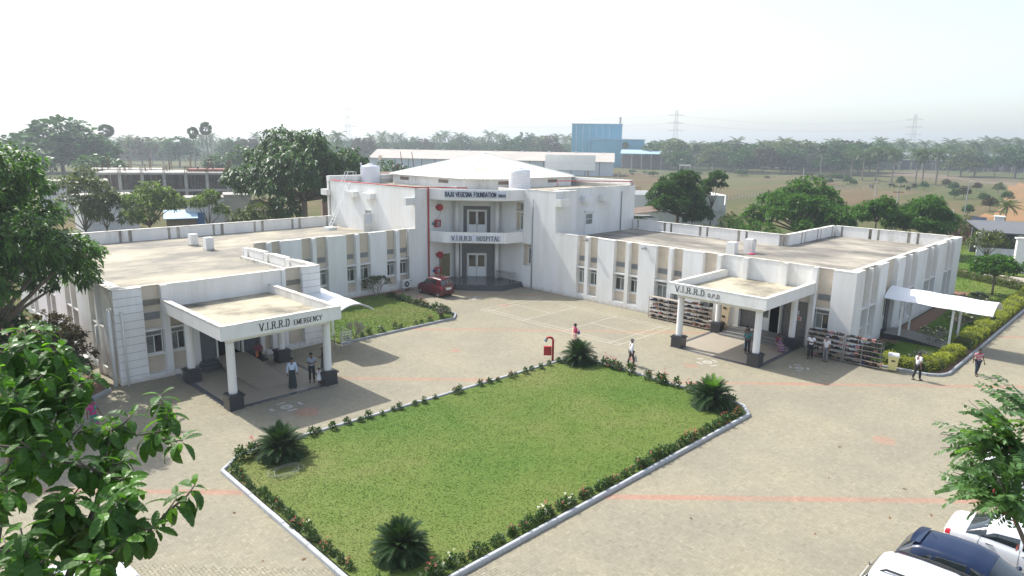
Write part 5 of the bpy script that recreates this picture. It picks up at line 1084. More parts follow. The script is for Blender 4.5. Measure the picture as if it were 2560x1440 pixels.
# --- frangipani bushes
def frangipani(loc, h, w_, leaves, flowers, label, seed, mat=LF_GREY):
    rs = np.random.RandomState(seed); r = empty('frangipani', (loc[0], loc[1], 0), 0, label, 'shrub'); mb = MB(); tips = []
    def br(p, d, l, rad, k):
        q = p+d*l; mb.tube([p, p.lerp(q, .5)+Vector(rs.uniform(-.03, .03, 3)), q], [rad, rad*.9, rad*.8], 6)
        if k == 0: tips.append(q); return
        for j in range(2+(rs.uniform() < .6)):
            dd = (d+Vector(rs.normal(size=3))*.55+Vector((0, 0, .25))); dd.x *= w_; dd.y *= w_; br(q, dd.normalized(), l*.78, rad*.72, k-1)
    for j in range(4): br(Vector((0, 0, 0)), Vector((rs.uniform(-.8, .8)*w_, rs.uniform(-.8, .8)*w_, 1)).normalized(), h*.33, .045, 3)
    mb.build('stem', pmat('grey_bark', (.27, .25, .22), .9, .2, 8), r)
    if leaves:
        T = np.array(tips); P = np.repeat(T, leaves, 0); d = unit(len(P), rs); d[:, 2] = np.abs(d[:, 2])*.6; d /= np.linalg.norm(d, axis=1)[:, None]
        link('foliage', quads('foliage', leafquads(P, d, .26, .085, .25), mat, rs.uniform(.7, 1.3, len(P))), r)
    if flowers:
        T = np.array(tips); T = T[rs.uniform(size=len(T)) < flowers]; P = np.repeat(T, 5, 0)+np.array([0, 0, .05]); d = unit(len(P), rs); d[:, 2] = np.abs(d[:, 2])
        link('blossom', quads('blossom', leafquads(P, d, .12, .09, .1), FLOW_W, rs.uniform(.85, 1.05, len(P))), r)
frangipani((32.45,48.2), 2.0, 1.25, 9, .25, 'round grey-green frangipani by the left wing wall', 1)
frangipani((24.2,38.5), 1.3, .8, 0, 0, 'bare leafless shrub beside the steel guard rail', 2)
frangipani((31.9,38.9), 1.1, .9, 2, 0, 'small sparse shrub at the corner of the little lawn', 3)
frangipani((52.0,10.9), 1.5, 1.2, 2, .35, 'half-bare frangipani with white flowers before the ramp', 4)
frangipani((46.2,10.0), 1.2, 1.1, 1, .12, 'bare frangipani at the corner behind the yellow-green hedge', 5)
frangipani((56.4,10.6), 1.8, 1.2, 7, .3, 'leafy frangipani with white flowers behind the awning posts', 6)
frangipani((61.5,11.0), 2.1, 1.3, 9, .3, 'large frangipani with white flowers beyond the end of the awning', 7)
frangipani((66.0,11.2), 1.8, 1.2, 8, .4, 'flowering frangipani farthest along the side lawn', 8)
# --- clipped hedges
def hedge(path, w_, h, dens, mat, label, seed, leaf=.11):
    rs = np.random.RandomState(seed); r = empty('hedge', (*path[0], 0), 0, label, 'hedge'); Ps = []; mb = MB()
    for a, b in zip(path[:-1], path[1:]):
        a = Vector(a); b = Vector(b); L_ = (b-a).length; d = (b-a)/L_; n_ = Vector((-d.y, d.x)); N_ = int(L_*dens)
        t = rs.uniform(0, L_, N_); s = rs.uniform(-1, 1, N_); z = rs.uniform(.05, 1, N_)
        k = rs.uniform(size=N_) < .55; z[k] = 1; s[~k] = np.sign(s[~k])
        bul = .82+.12*np.sin(t*2.1+seed)+.1*np.sin(t*4.7)+rs.uniform(-.08, .08, N_); zz = z*h*bul*(1-.18*s*s)
        o_ = s*w_/2*(.9+.1*np.sin(t*3.3)); x = a.x+d.x*t+n_.x*o_; y = a.y+d.y*t+n_.y*o_
        Ps.append(np.stack([x-path[0][0], y-path[0][1], zz], 1))
        q = w_*.36; mb.prism([tuple(a+n_*q-Vector(path[0])), tuple(b+n_*q-Vector(path[0])), tuple(b-n_*q-Vector(path[0])), tuple(a-n_*q-Vector(path[0]))], 0, h*.62)
    P = np.concatenate(Ps); P = np.repeat(P, 3, 0)+rs.normal(0, .035, (len(P)*3, 3)); d = unit(len(P), rs)+np.array([0, 0, .5]); d /= np.linalg.norm(d, axis=1)[:, None]
    cl = .9+.25*np.sin(P[:, 0]*3.1+P[:, 1]*1.7)*np.sin(P[:, 0]*1.3)
    link('foliage', quads('foliage', leafquads(P, d, leaf*rs.uniform(.7, 1.3, len(P)), leaf*.55, .2), mat, cl*rs.uniform(.65, 1.25, len(P))), r)
    mb.build('stem', pmat('hedge_core', (.05, .075, .012), 1, .3, 4), r)
hedge([(44.9,11.9),(45.25,9.95),(46.1,9.45),(51.3,9.25)], .95, .85, 210, LF_YEL, 'L-shaped yellow-green hedge at the road corner beside the cream bin', 1)
hedge([(52.6,9.35),(62,9.25),(79,9.2)], 1.25, .95, 150, LF_YEL, 'long yellow-green hedge along the road beyond the gap at the ramp', 2)
hedge([(86.2,20.5),(83.6,16.2),(80.2,11.0),(79.4,9.6)], 1.2, 1.0, 120, leafmat('dull_hedge_leaf', (.13, .15, .035)), 'dull olive hedge between the side lawn and the far path', 3, .16)
hedge([(46.6,13.2),(49.6,12.9)], .7, .35, 90, LF_MID, 'low green ground plants at the foot of the awning post', 4)
# --- flowering border plants round the lawns
def border_meshes():
    out = []
    for k in range(5):
        rs = np.random.RandomState(70+k); n = 70; u = unit(n, rs); u[:, 2] = np.abs(u[:, 2]); P = u*np.array([.17, .17, .36])*rs.uniform(.4, 1, n)[:, None]; P[:, 2] += .05
        P = np.repeat(P, 2, 0)+rs.normal(0, .02, (2*n, 3)); d = unit(2*n, rs)*.8+np.repeat(u, 2, 0)*.6+np.array([0, 0, .3]); d /= np.linalg.norm(d, axis=1)[:, None]
        f = quads('foliage', leafquads(P, d, .12*rs.uniform(.7, 1.2, 2*n), .06, .15), leafmat('border_leaf', (.05, .10, .022)), rs.uniform(.6, 1.3, 2*n))
        n = 2+k; u = unit(n, rs); u[:, 2] = np.abs(u[:, 2])*1.2+.2; P = u*np.array([.17, .17, .34])+np.array([0, 0, .07]); P = np.repeat(P, 9, 0)+rs.normal(0, .018, (9*n, 3)); d = unit(9*n, rs); d[:, 2] = np.abs(d[:, 2])
        fl = quads('blossom', leafquads(P, d, .045, .038, .1), FLOW_R, rs.uniform(.55, 1.35, 9*n))
        fw = quads('blossom', leafquads(P, d, .05, .045, .1), FLOW_W, rs.uniform(.8, 1.1, 9*n))
        out.append((f, fl, fw))
    return out
BM = border_meshes()
def border(a, b, step, scale, pflow, white, where, jit=.06, skip=0.):
    L_ = math.hypot(b[0]-a[0], b[1]-a[1]); n = int(L_/step)
    for k in range(n):
        if rnd.random() < skip: continue
        t = (k+.5)/n+rnd.uniform(-.3, .3)/n; x = a[0]+(b[0]-a[0])*t+rnd.uniform(-jit, jit); y = a[1]+(b[1]-a[1])*t+rnd.uniform(-jit, jit)
        f, fl, fw = BM[rnd.randrange(5)]; s = scale*rnd.uniform(.75, 1.3); hasf = rnd.random() < pflow; wh = rnd.random() < white
        r = empty('border_plant', (x, y, .09), rnd.uniform(0, 6.28)); r.scale = (s*1.1, s*1.1, s*rnd.uniform(.85, 1.2))
        tag(r, ('low border plant with %s flowers %s' % ('white' if wh else 'coral red', where)) if hasf else 'low leafy border plant without flowers %s' % where, 'plant', 'flowering plants edging the lawns')
        link('foliage', f, r)
        if hasf: link('blossom', fw if wh else fl, r)
border((10.15,25.4),(9.95,16.6), .34, .8, .5, .05, 'along the left kerb of the big lawn')
border((10.0,15.3),(10.0,14.5), .36, 1.0, .8, .1, 'at the near corner of the big lawn')
border((10.6,14.6),(22.5,14.3), .33, .82, .55, .25, 'along the near right kerb of the big lawn')
border((22.5,14.3),(30.7,14.15), .33, .86, .6, .15, 'along the far half of the near right kerb')
border((31.5,14.9),(31.55,17.2), .42, 1.5, .35, .5, 'at the right-hand corner of the big lawn')
border((31.6,17.4),(31.7,24.3), .58, 1.25, .6, .05, 'along the back right edge of the big lawn', skip=.12)
border((30.6,25.5),(13.6,26.3), .62, .78, .3, .1, 'along the back left edge of the big lawn', .1, .12)
border((10.4,26.0),(13.0,26.3), .5, 1.2, .2, .3, 'behind the left cycad on the big lawn')
border((23.2,38.3),(32.0,38.4), .85, 1.0, .5, .0, 'along the front kerb of the small lawn')
border((33.0,39.2),(33.05,47.6), .42, 1.15, .4, .0, 'along the right kerb of the small lawn')
# --- cycads: every frond is a part
def frond_mesh(seed, L_=1.2, n=24, bend=1.0, wl=.25, mat=None):
    rs = np.random.RandomState(seed); V = []; T = []; pts = []
    for i in range(n+1):
        t = i/n; a = .95-bend*t*1.35; pts.append((0, 0, 0) if i == 0 else (0, pts[-1][1]+math.cos(a)*L_/n, pts[-1][2]+math.sin(a)*L_/n))
    for i in range(1, n+1):
        p = np.array(pts[i]); d0 = np.array(pts[i])-np.array(pts[i-1]); d0 /= np.linalg.norm(d0); t = i/n; l = wl*(math.sin(PI*min(1, t*.9+.12))**.6)
        up = np.cross(np.array([1., 0, 0]), d0)
        for s in (-1, 1):
            d = np.array([s*.85, 0, 0])+d0*.55+up*.28; d /= np.linalg.norm(d); q = p+d*l; w_ = d0*.027
            V.append([p-w_, p+w_, q+d0*.004, q-d0*.004]); T.append(rs.uniform(.75, 1.25))
    for i in range(n):
        p, q = np.array(pts[i]), np.array(pts[i+1]); x = np.array([.014*(1-i/n)+.003, 0, 0]); V.append([p-x, p+x, q+x*.9, q-x*.9]); T.append(1.6)
    return quads('frond', V, mat or leafmat('cycad_leaf', (.026, .058, .018), .2, .2, .6, .15), T)
CYF = [frond_mesh(80+k, bend=.75+.18*k) for k in range(4)]
CYB = [frond_mesh(90+k, bend=.7+.2*k, mat=leafmat('young_cycad_leaf', (.10, .21, .025), .35)) for k in range(2)]
def cycad(loc, sc, label, seed, young=0, nf=125):
    rs = random.Random(seed); r = empty('cycad', (loc[0], loc[1], .1), 0, label, 'cycad', 'cycads at the corners of the big lawn'); r.scale = (sc, sc, sc)
    mb = MB(); mb.lathe([(.16,-.05),(.19,.1),(.2,.25),(.12,.36)], 0, 0, 10); mb.build('trunk', BARK, r)
    for k in range(nf):
        t = k/nf; az = k*2.399+rs.uniform(-.15, .15); pit = 1.30-1.95*t**.9+rs.uniform(-.08, .08)
        me = CYB[k % 2] if k < young else CYF[min(3, int(t*3.2))]
        link('frond', me, r, (.09*math.cos(az+PI/2), .09*math.sin(az+PI/2), .34-.12*t), (pit-.35, 0, az), rs.uniform(.85, 1.08))
cycad((12.1,25.2), 1.0, 'dark cycad at the left corner of the big lawn', 1)
cycad((11.5,16.1), .86, 'dark spiky cycad at the near bottom corner of the big lawn', 2, nf=130)
cycad((31.0,24.75), 1.0, 'dark cycad at the far top corner beside the red hydrant', 3)
cycad((30.55,15.75), 1.08, 'cycad with fresh bright green centre fronds at the right corner', 4, young=16)
# ------------------------------------------------------------------ people
SKIN = pmat('brown_skin', (.15, .075, .045), .55, .06, 6); HAIR = pmat('black_hair', (.012, .011, .011), .5, .2, 12); GREYH = pmat('grey_hair', (.30, .29, .28), .6, .2, 12); EYE = pmat('eye_white', (.6, .58, .55), .3, .02, 2)
def skin(name, verts, edges, radii, root, mat, parent, sub=1, extra=None):
    me = bpy.data.meshes.new(name); me.from_pydata(verts, edges, []); o = bpy.data.objects.new(name, me); COL.objects.link(o)
    o.modifiers.new('s', 'SKIN'); 
    for i, sv in enumerate(me.skin_vertices[0].data):
        rr = radii[i]; sv.radius = rr if hasattr(rr, '__len__') else (rr, rr); sv.use_root = (i == root)
    o.modifiers['s'].use_smooth_shade = True
    sb = o.modifiers.new('d', 'SUBSURF'); sb.levels = sub; sb.render_levels = sub
    dg = bpy.context.evaluated_depsgraph_get(); m2 = bpy.data.meshes.new_from_object(o.evaluated_get(dg)); bpy.data.objects.remove(o); bpy.data.meshes.remove(me)
    m2.name = name; m2.materials.clear(); m2.materials.append(mat)
    if extra: extra(m2)
    m2.shade_smooth(); r = link(name, m2, parent); return r
def person(loc, face, label, top, bottom, topc, botc, pose='stand', h=1.68, hair='short', child=False, skinm=None, sleeves=.55, band=None, z=0.):
    """face: heading in radians the person looks towards. Local frame: +Y forward"""
    r = empty('person', (loc[0], loc[1], z), face-PI/2, label, 'person'); s = h/1.68; r.scale = (s, s, s)
    sit = pose == 'sit'; dz = -.42 if sit else 0
    walk = pose == 'walk'
    P = {'pel': (0,0,.93), 'sp': (0,.0,1.08), 'ch': (0,-.005,1.27), 'nk': (0,.0,1.42), 'jaw': (0,.022,1.515), 'hd': (0,.012,1.59), 'cr': (0,.0,1.655)}
    if pose == 'lean': 
        for k in P: P[k] = (P[k][0], P[k][1]+max(0, (P[k][2]-.95))*.16, P[k][2])
    for sd, S in ((-1, 'L'), (1, 'R')):
        P['sh'+S] = (sd*.165, 0, 1.375); P['hp'+S] = (sd*.088, 0, .89)
        st = sd*.13 if walk else 0
        P['kn'+S] = (sd*.10, .03+st*.6, .49); P['an'+S] = (sd*.105, -.02+st*1.15, .085+(.05 if walk and sd < 0 else 0)); P['to'+S] = (sd*.125, .13+st*1.15, .03+(.0 if walk and sd < 0 else 0))
        sw = -sd*.13 if walk else 0
        P['el'+S] = (sd*.235, -.02+sw*.5, 1.10); P['wr'+S] = (sd*.245, .06+sw, .86); P['ha'+S] = (sd*.245, .075+sw*1.05, .80)
        if pose == 'fold': P['el'+S] = (sd*.25, .0, 1.12); P['wr'+S] = (-sd*.05, .19+.02*sd, 1.13+.02*sd); P['ha'+S] = (-sd*.12, .18+.02*sd, 1.14+.02*sd)
        if pose == 'behind': P['el'+S] = (sd*.25, -.10, 1.11); P['wr'+S] = (sd*.06, -.17, .98); P['ha'+S] = (-sd*.0, -.175, .97-.02*sd)
        if pose == 'front': P['el'+S] = (sd*.24, .01, 1.10); P['wr'+S] = (sd*.12, .22, 1.05); P['ha'+S] = (sd*.06, .26, 1.06)
        if sit:
            P['hp'+S] = (sd*.09, 0, .89); P['kn'+S] = (sd*.13, .42, .90); P['an'+S] = (sd*.13, .44, .50); P['to'+S] = (sd*.14, .60, .46)
            P['el'+S] = (sd*.24, .10, 1.12); P['wr'+S] = (sd*.12, .32, 1.0); P['ha'+S] = (sd*.07, .38, .99)
    if sit: P = {k: (v[0], v[1], v[2]+dz) for k, v in P.items()}
    hk = .0
    names = list(P); idx = {k: i for i, k in enumerate(names)}
    rad = {'pel': (.145,.105), 'sp': (.13,.095), 'ch': (.155,.10), 'nk': .052, 'jaw': (.066,.075), 'hd': (.082,.095), 'cr': (.058,.068)}
    for S in 'LR': rad.update({'sh'+S: .058, 'hp'+S: .092, 'kn'+S: .058, 'an'+S: .040, 'to'+S: (.036,.026), 'el'+S: .040, 'wr'+S: .027, 'ha'+S: (.036,.02)})
    ed = [('pel','sp'),('sp','ch'),('ch','nk'),('nk','jaw'),('jaw','hd'),('hd','cr')]
    for S in 'LR': ed += [('ch','sh'+S),('sh'+S,'el'+S),('el'+S,'wr'+S),('wr'+S,'ha'+S),('pel','hp'+S),('hp'+S,'kn'+S),('kn'+S,'an'+S),('an'+S,'to'+S)]
    V = [P[k] for k in names]; E = [(idx[a], idx[b]) for a, b in ed]; Rr = [rad[k] for k in names]
    for S, sd in (('L',-1),('R',1)):     # five fingers rooted in each palm
        w_ = Vector(P['wr'+S]); ha = Vector(P['ha'+S]); d = (ha-w_).normalized(); side = d.cross(Vector((0,1,0)) if abs(d.y) < .8 else Vector((1,0,0))).normalized()
        for f in range(5):
            if f == 4: a = w_.lerp(ha, .55)+side*.03*sd; b = a+(d*.03+side*.028*sd); c = b+d*.025
            else: a = ha+side*(.024-.016*f)*1.0+d*.012; ln = (.036,.042,.038,.028)[f]; b = a+d*ln; c = b+d*ln*.7+Vector((0,.012,0))
            V += [tuple(b), tuple(c)]; n = len(V); E += [(idx['ha'+S], n-2), (n-2, n-1)]; Rr += [.0095, .008]
    def face_bits(me):
        bm = bmesh.new(); bm.from_mesh(me); hx, hy, hz = P['hd']
        def ell(c, q, mi):
            g_ = bmesh.ops.create_uvsphere(bm, u_segments=8, v_segments=5, radius=1, matrix=Matrix.Translation(c) @ Matrix.Diagonal((*q, 1)))
            for v in g_['verts']:
                for f in v.link_faces: f.material_index = mi
        ell((hx, hy+.098, hz-.035), (.016,.024,.024), 0)
        for sd in (-1, 1):
            ell((hx+sd*.084, hy-.005, hz-.025), (.012,.022,.032), 0); ell((hx+sd*.033, hy+.086, hz-.005), (.014,.010,.008), 1); ell((hx+sd*.033, hy+.094, hz-.005), (.006,.005,.006), 2); ell((hx+sd*.033, hy+.088, hz+.014), (.020,.008,.004), 2)
        ell((hx, hy+.082, hz-.082), (.024,.010,.006), 3)
        bm.to_mesh(me); bm.free(); me.materials.append(EYE); me.materials.append(HAIR); me.materials.append(pmat('lip', (.16,.05,.045), .5, .05, 5))
    skin('body', V, E, Rr, idx['pel'], skinm or SKIN, r, 1, face_bits)
    # hair
    hx, hy, hz = P['hd']; mb = MB(); hm = GREYH if 'grey' in hair else HAIR
    mb.ell((hx, hy-.018, hz+.028), (.094,.104,.085), 12, 7)
    if 'bun' in hair: mb.ell((hx, hy-.125, hz-.03), (.05,.045,.05), 10, 6)
    if 'plait' in hair: mb.tube([(hx, hy-.11, hz), (hx, hy-.14, hz-.2), (hx, hy-.13, hz-.42)], [.035,.03,.015], 8)
    if hair != 'bald' : mb.build('hair', hm, r, smooth=True)
    if 'cap' in hair:
        mb = MB(); mb.lathe([(.104,.0),(.107,.05),(.085,.10),(.02,.12)], hx, hy-.01, 14, 1, 1.08, hz+.02); mb.prism([(hx-.07,hy+.09),(hx+.07,hy+.09),(hx+.05,hy+.17),(hx-.05,hy+.17)], hz+.02, hz+.035); mb.build('cap', pmat('grey_cap', (.16,.16,.15), .8, .1, 9), r, smooth=False)
    # clothes
    def mat(c, nm): return nm if not isinstance(c, tuple) else pmat('cloth_%d_%d_%d' % tuple(int(q*100) for q in c), c, .85, .15, 7)
    tm = topc if not isinstance(topc, tuple) else mat(topc, None); bm_ = botc if not isinstance(botc, tuple) else mat(botc, None)
    if top:
        n2 = ['hem','sp','ch','col']+['sh'+S for S in 'LR']+['el'+S for S in 'LR']+(['wr'+S for S in 'LR'] if sleeves > 1 else [])
        Q = dict(P); Q['hem'] = (P['pel'][0], P['pel'][1]+(.02 if sit else 0), P['pel'][2]-(.10 if not sit else -.02)); nk = Vector(P['nk']); Q['col'] = tuple(Vector(P['ch']).lerp(nk, .80))
        for S in 'LR':
            if sleeves <= 1: Q['el'+S] = tuple(Vector(P['sh'+S]).lerp(Vector(P['el'+S]), sleeves+.25))
        i2 = {k: i for i, k in enumerate(n2)}; r2 = {'hem': (.168,.128), 'sp': (.152,.115), 'ch': (.172,.118), 'col': (.075,.07)}
        for S in 'LR': r2.update({'sh'+S: .074, 'el'+S: .062 if sleeves <= 1 else .054, 'wr'+S: .042})
        e2 = [('hem','sp'),('sp','ch'),('ch','col')]
        for S in 'LR': e2 += [('ch','sh'+S),('sh'+S,'el'+S)]+([('el'+S,'wr'+S)] if sleeves > 1 else [])
        skin(top, [Q[k] for k in n2], [(i2[a], i2[b]) for a, b in e2], [r2[k] for k in n2], i2['hem'], tm, r)
        mb = MB(); c_ = Vector(P['nk']); mb.lathe([(.078,-.045),(.070,-.005),(.062,-.01)], c_.x, c_.y, 12, 1, .95, c_.z-.01); mb.build('collar', tm, r)
        if band: 
            mb = MB(); 
            for q in range(5): mb.lathe([(.176-.004*q,0),(.178-.004*q,.035)], P['ch'][0], P['ch'][1], 16, 1, .70, P['pel'][2]+.03+q*.085)
            mb.build('stripe', band, r, smooth=True)
    if bottom in ('trousers',):
        n3 = ['pel']+[a+S for S in 'LR' for a in ('hp','kn','an')]; Q = dict(P)
        for S in 'LR': a = Vector(P['an'+S]); Q['an'+S] = (a.x, a.y, a.z+.01)
        i3 = {k: i for i, k in enumerate(n3)}; r3 = {'pel': (.152,.115)}
        for S in 'LR': r3.update({'hp'+S: .105, 'kn'+S: .076, 'an'+S: .066})
        e3 = [e for S in 'LR' for e in (('pel','hp'+S),('hp'+S,'kn'+S),('kn'+S,'an'+S))]
        skin('trousers', [Q[k] for k in n3], [(i3[a], i3[b]) for a, b in e3], [r3[k] for k in n3], 0, bm_, r)
    elif bottom in ('lungi', 'skirt', 'sari', 'frock'):
        n = 28; mb = MB(); px, py, pz = P['pel']; vs_ = []; z1 = pz+.10; z0 = {'lungi': .07, 'skirt': .06, 'sari': .05, 'frock': .48}[bottom]; m_ = 9
        if sit:
            pts = [(0,-.02,pz+.12),(0,.05,pz+.02),(0,.22,pz+.03),(0,.40,pz-.02),(0,.47,pz-.18),(0,.49,pz-.40)]; mb.tube(pts, [.15,.19,.22,.22,.21,.24], 16)
        else:
            for j in range(m_+1):
                t = j/m_; zz = z1+(z0-z1)*t
                for k in range(n):
                    a = 2*PI*k/n; f = 1+.06*t*math.sin(a*7+t)+.03*t*math.sin(a*3)
                    wx = (.150+(.06 if bottom != 'frock' else .13)*t)*f; wy = (.112+(.07 if bottom != 'frock' else .14)*t)*f; vs_.append((px+wx*math.cos(a), py+wy*math.sin(a)+.02*t, zz))
            mb.add(vs_, [(j*n+k, (j+1)*n+k, (j+1)*n+(k+1)%n, j*n+(k+1)%n) for j in range(m_) for k in range(n)]+[tuple(range(n))])
        mb.build({'lungi': 'lungi', 'skirt': 'skirt', 'sari': 'sari', 'frock': 'frock'}[bottom], bm_, r, smooth=True)
        if bottom == 'sari':
            c_, p2 = Vector(P['ch']), Vector(P['pel']); mb = MB(); L_ = []; 
            path = [(.17,.06,p2.z+.05),(.08,.135,p2.z+.18),(-.04,.135,c_.z-.04),(-.13,.075,c_.z+.10),(-.15,-.02,c_.z+.145),(-.14,-.11,c_.z+.02),(-.12,-.145,p2.z+.05),(-.10,-.16,p2.z-.25)]
            for i, p in enumerate(path): L_ += [(p[0]-.075, p[1]+c_.y+.012, p[2]), (p[0]+.075, p[1]+c_.y+.012, p[2]-.02)]
            mb.add(L_, [(2*i, 2*i+1, 2*i+3, 2*i+2) for i in range(len(path)-1)]); o = mb.build('sari_end', bm_, r, smooth=True)
    for S in 'LR':
        a, t_ = Vector(P['an'+S]), Vector(P['to'+S]); mb = MB(); d = Vector((t_.x-a.x, t_.y-a.y, 0)).normalized(); n_ = Vector((-d.y, d.x, 0)); c0 = Vector((a.x, a.y, t_.z-.03))-d*.05; c1 = Vector((t_.x, t_.y, t_.z-.03))+d*.05
        pts = [c0-n_*.035, c0+n_*.035, c1+n_*.04, c1-n_*.04]; mb.add([tuple(q) for q in pts]+[tuple(q+Vector((0,0,.028))) for q in pts], [(0,3,2,1),(4,5,6,7),(0,1,5,4),(1,2,6,5),(2,3,7,6),(3,0,4,7)]); mb.build('sandal', SHW[0], r)
    return r
def stripes(name, cols, sc, axis=2):
    mt = bpy.data.materials.new(name); mt.use_nodes = True; N = mt.node_tree.nodes; L = mt.node_tree.links; b = N['Principled BSDF']; tc = N.new('ShaderNodeTexCoord'); sp = N.new('ShaderNodeSeparateXYZ'); L.new(tc.outputs['Object'], sp.inputs[0])
    m1 = N.new('ShaderNodeMath'); m1.operation = 'MULTIPLY'; m1.inputs[1].default_value = sc; L.new(sp.outputs[axis], m1.inputs[0]); m2 = N.new('ShaderNodeMath'); m2.operation = 'FRACT'; L.new(m1.outputs[0], m2.inputs[0])
    r = N.new('ShaderNodeValToRGB'); r.color_ramp.interpolation = 'CONSTANT'; e = r.color_ramp.elements; n = len(cols); e[0].color = (*cols[0], 1); e[0].position = 0; e[1].color = (*cols[1], 1); e[1].position = 1/n
    for i in range(2, n): x = e.new(i/n); x.color = (*cols[i], 1)
    L.new(m2.outputs[0], r.inputs[0]); L.new(r.outputs[0], b.inputs['Base Color']); b.inputs['Roughness'].default_value = .85; return mt
SARI = stripes('striped_sari', [(.35,.04,.16),(.05,.12,.35),(.45,.30,.05),(.10,.28,.22),(.40,.06,.25),(.06,.06,.12)], 6)
REDST = stripes('red_striped_shirt', [(.48,.02,.035),(.55,.03,.045),(.70,.68,.68),(.48,.02,.035),(.04,.05,.14),(.62,.60,.62)], 5.5)
CHECK = stripes('dark_check_shirt', [(.10,.03,.04),(.16,.10,.09),(.05,.03,.05),(.20,.13,.12)], 9)
TEAL = stripes('teal_striped_shirt', [(.015,.17,.17),(.02,.20,.20),(.015,.15,.16),(.16,.32,.30)], 11, 0)
WH = (.74,.75,.76)
cd = lambda x, y: math.atan2(-y, -x)     # heading towards the camera side
person((16.53,32.61), -1.9, 'man in a pale blue shirt and long dark lungi standing under the emergency portico', 'shirt', 'lungi', (.50,.60,.74), (.02,.035,.04), 'stand', 1.70, sleeves=1.2)
person((17.75,32.75), -2.0, 'man in a grey shirt with folded arms beside the right front portico column', 'shirt', 'trousers', (.28,.34,.42), (.02,.022,.03), 'fold', 1.68)
person((18.95,33.6), 2.6, 'woman in dark clothes standing partly behind the right emergency column', 'blouse', 'sari', (.03,.02,.03), (.09,.10,.10), 'front', 1.55, 'black bun')
person((17.85,32.15), .6, 'small child in a white frock and white hat beside the pedestal', 'bodice', 'frock', (.80,.80,.80), (.80,.80,.80), 'stand', .95, 'white')
person((17.35,38.3), -1.9, 'person in a red checked shirt sitting on the dark steps of the emergency entrance', 'shirt', 'trousers', stripes('red_check', [(.22,.04,.06),(.30,.10,.12),(.15,.03,.04)], 10), (.02,.02,.025), 'sit', 1.65, z=-.02)
person((40.7,18.75), .3, 'man in a teal shirt, hands behind his back, facing the outpatient door', 'shirt', 'trousers', TEAL, (.018,.018,.022), 'behind', 1.68)
person((41.3,19.15), -.6, 'man in a dark checked shirt and pale jeans in front of the man in teal', 'shirt', 'trousers', CHECK, (.36,.42,.50), 'fold', 1.68)
person((43.0,17.75), -2.2, 'woman in a bright striped sari sitting on the steps beside the dark pedestal', 'blouse', 'sari', (.20,.03,.06), SARI, 'sit', 1.58, 'black bun', z=-.06)
person((42.75,15.55), -2.9, 'younger man in a white shirt and dark trousers in front of the grey shoe rack', 'shirt', 'trousers', (.80,.80,.82), (.015,.015,.02), 'fold', 1.63)
person((42.85,14.65), 2.9, 'older grey-haired man in a white shirt and grey trousers before the shoe rack', 'shirt', 'trousers', (.74,.70,.72), (.20,.20,.21), 'stand', 1.63, 'grey', skinm=pmat('light_brown_skin', (.24,.13,.085), .55, .06, 6))
pw = person((33.6,27.2), -.35, 'woman in a pink blouse and pale sari carrying a bag behind the far cycad', 'blouse', 'sari', (.60,.04,.16), stripes('pink_cream_sari', [(.66,.58,.52),(.62,.20,.22),(.70,.64,.58),(.55,.35,.12)], 4), 'front', 1.60, 'black bun')
person((33.14,22.44), -.55, 'old man in a grey cap and long white shirt walking with a cloth bag', 'shirt', 'trousers', (.78,.79,.82), (.055,.05,.045), 'walk', 1.66, 'grey cap', sleeves=1.2)
person((43.2,9.64), -.5, 'man in a white shirt and dark trousers walking past the hedge corner', 'shirt', 'trousers', (.66,.66,.70), (.015,.016,.022), 'walk', 1.68)
person((46.84,7.41), -2.4, 'man in a red striped polo shirt and jeans walking on the road', 'polo_shirt', 'trousers', REDST, (.02,.03,.06), 'walk', 1.66)
person((7.36,33.41), -1.2, 'woman in a green and magenta sari half hidden by leaves at the left', 'blouse', 'sari', (.45,.04,.20), stripes('green_magenta_sari', [(.03,.20,.15),(.04,.22,.16),(.03,.18,.14),(.40,.03,.15)], 1.9), 'walk', 1.58, 'black plait')
# what they carry
def bag(loc, rz, w_, h_, mat, label, hd=.22):
    r = empty('bag', loc, rz, label, 'bag'); mb = MB(); mb.add([(-w_/2,-.06,0),(w_/2,-.06,0),(w_/2,.06,0),(-w_/2,.06,0),(-w_*.45,-.02,h_),(w_*.45,-.02,h_),(w_*.45,.02,h_),(-w_*.45,.02,h_)], [(0,3,2,1),(4,5,6,7),(0,1,5,4),(1,2,6,5),(2,3,7,6),(3,0,4,7)]); mb.build('sack', mat, r)
    mb = MB(); mb.tube([(-w_*.25,0,h_),(-w_*.15,0,h_+hd*.8),(0,0,h_+hd),(w_*.15,0,h_+hd*.8),(w_*.25,0,h_)], .012, 5); mb.build('handle', mat, r)
bag((33.27,22.20,.28), 1.0, .30, .32, pmat('cream_cloth_bag', (.62,.58,.50), .9, .1, 8), 'cream cloth bag hanging from the hand of the old man in the cap')
bag((33.85,27.1,.86), .3, .26, .2, pmat('blue_bag', (.06,.05,.30), .7, .2, 8), 'blue and red plastic bag held by the woman in pink', .08)
bag((17.1,37.95,.40), .8, .25, .28, pmat('orange_bag', (.50,.17,.05), .7, .2, 8), 'small orange bag beside the person sitting on the steps', .1)
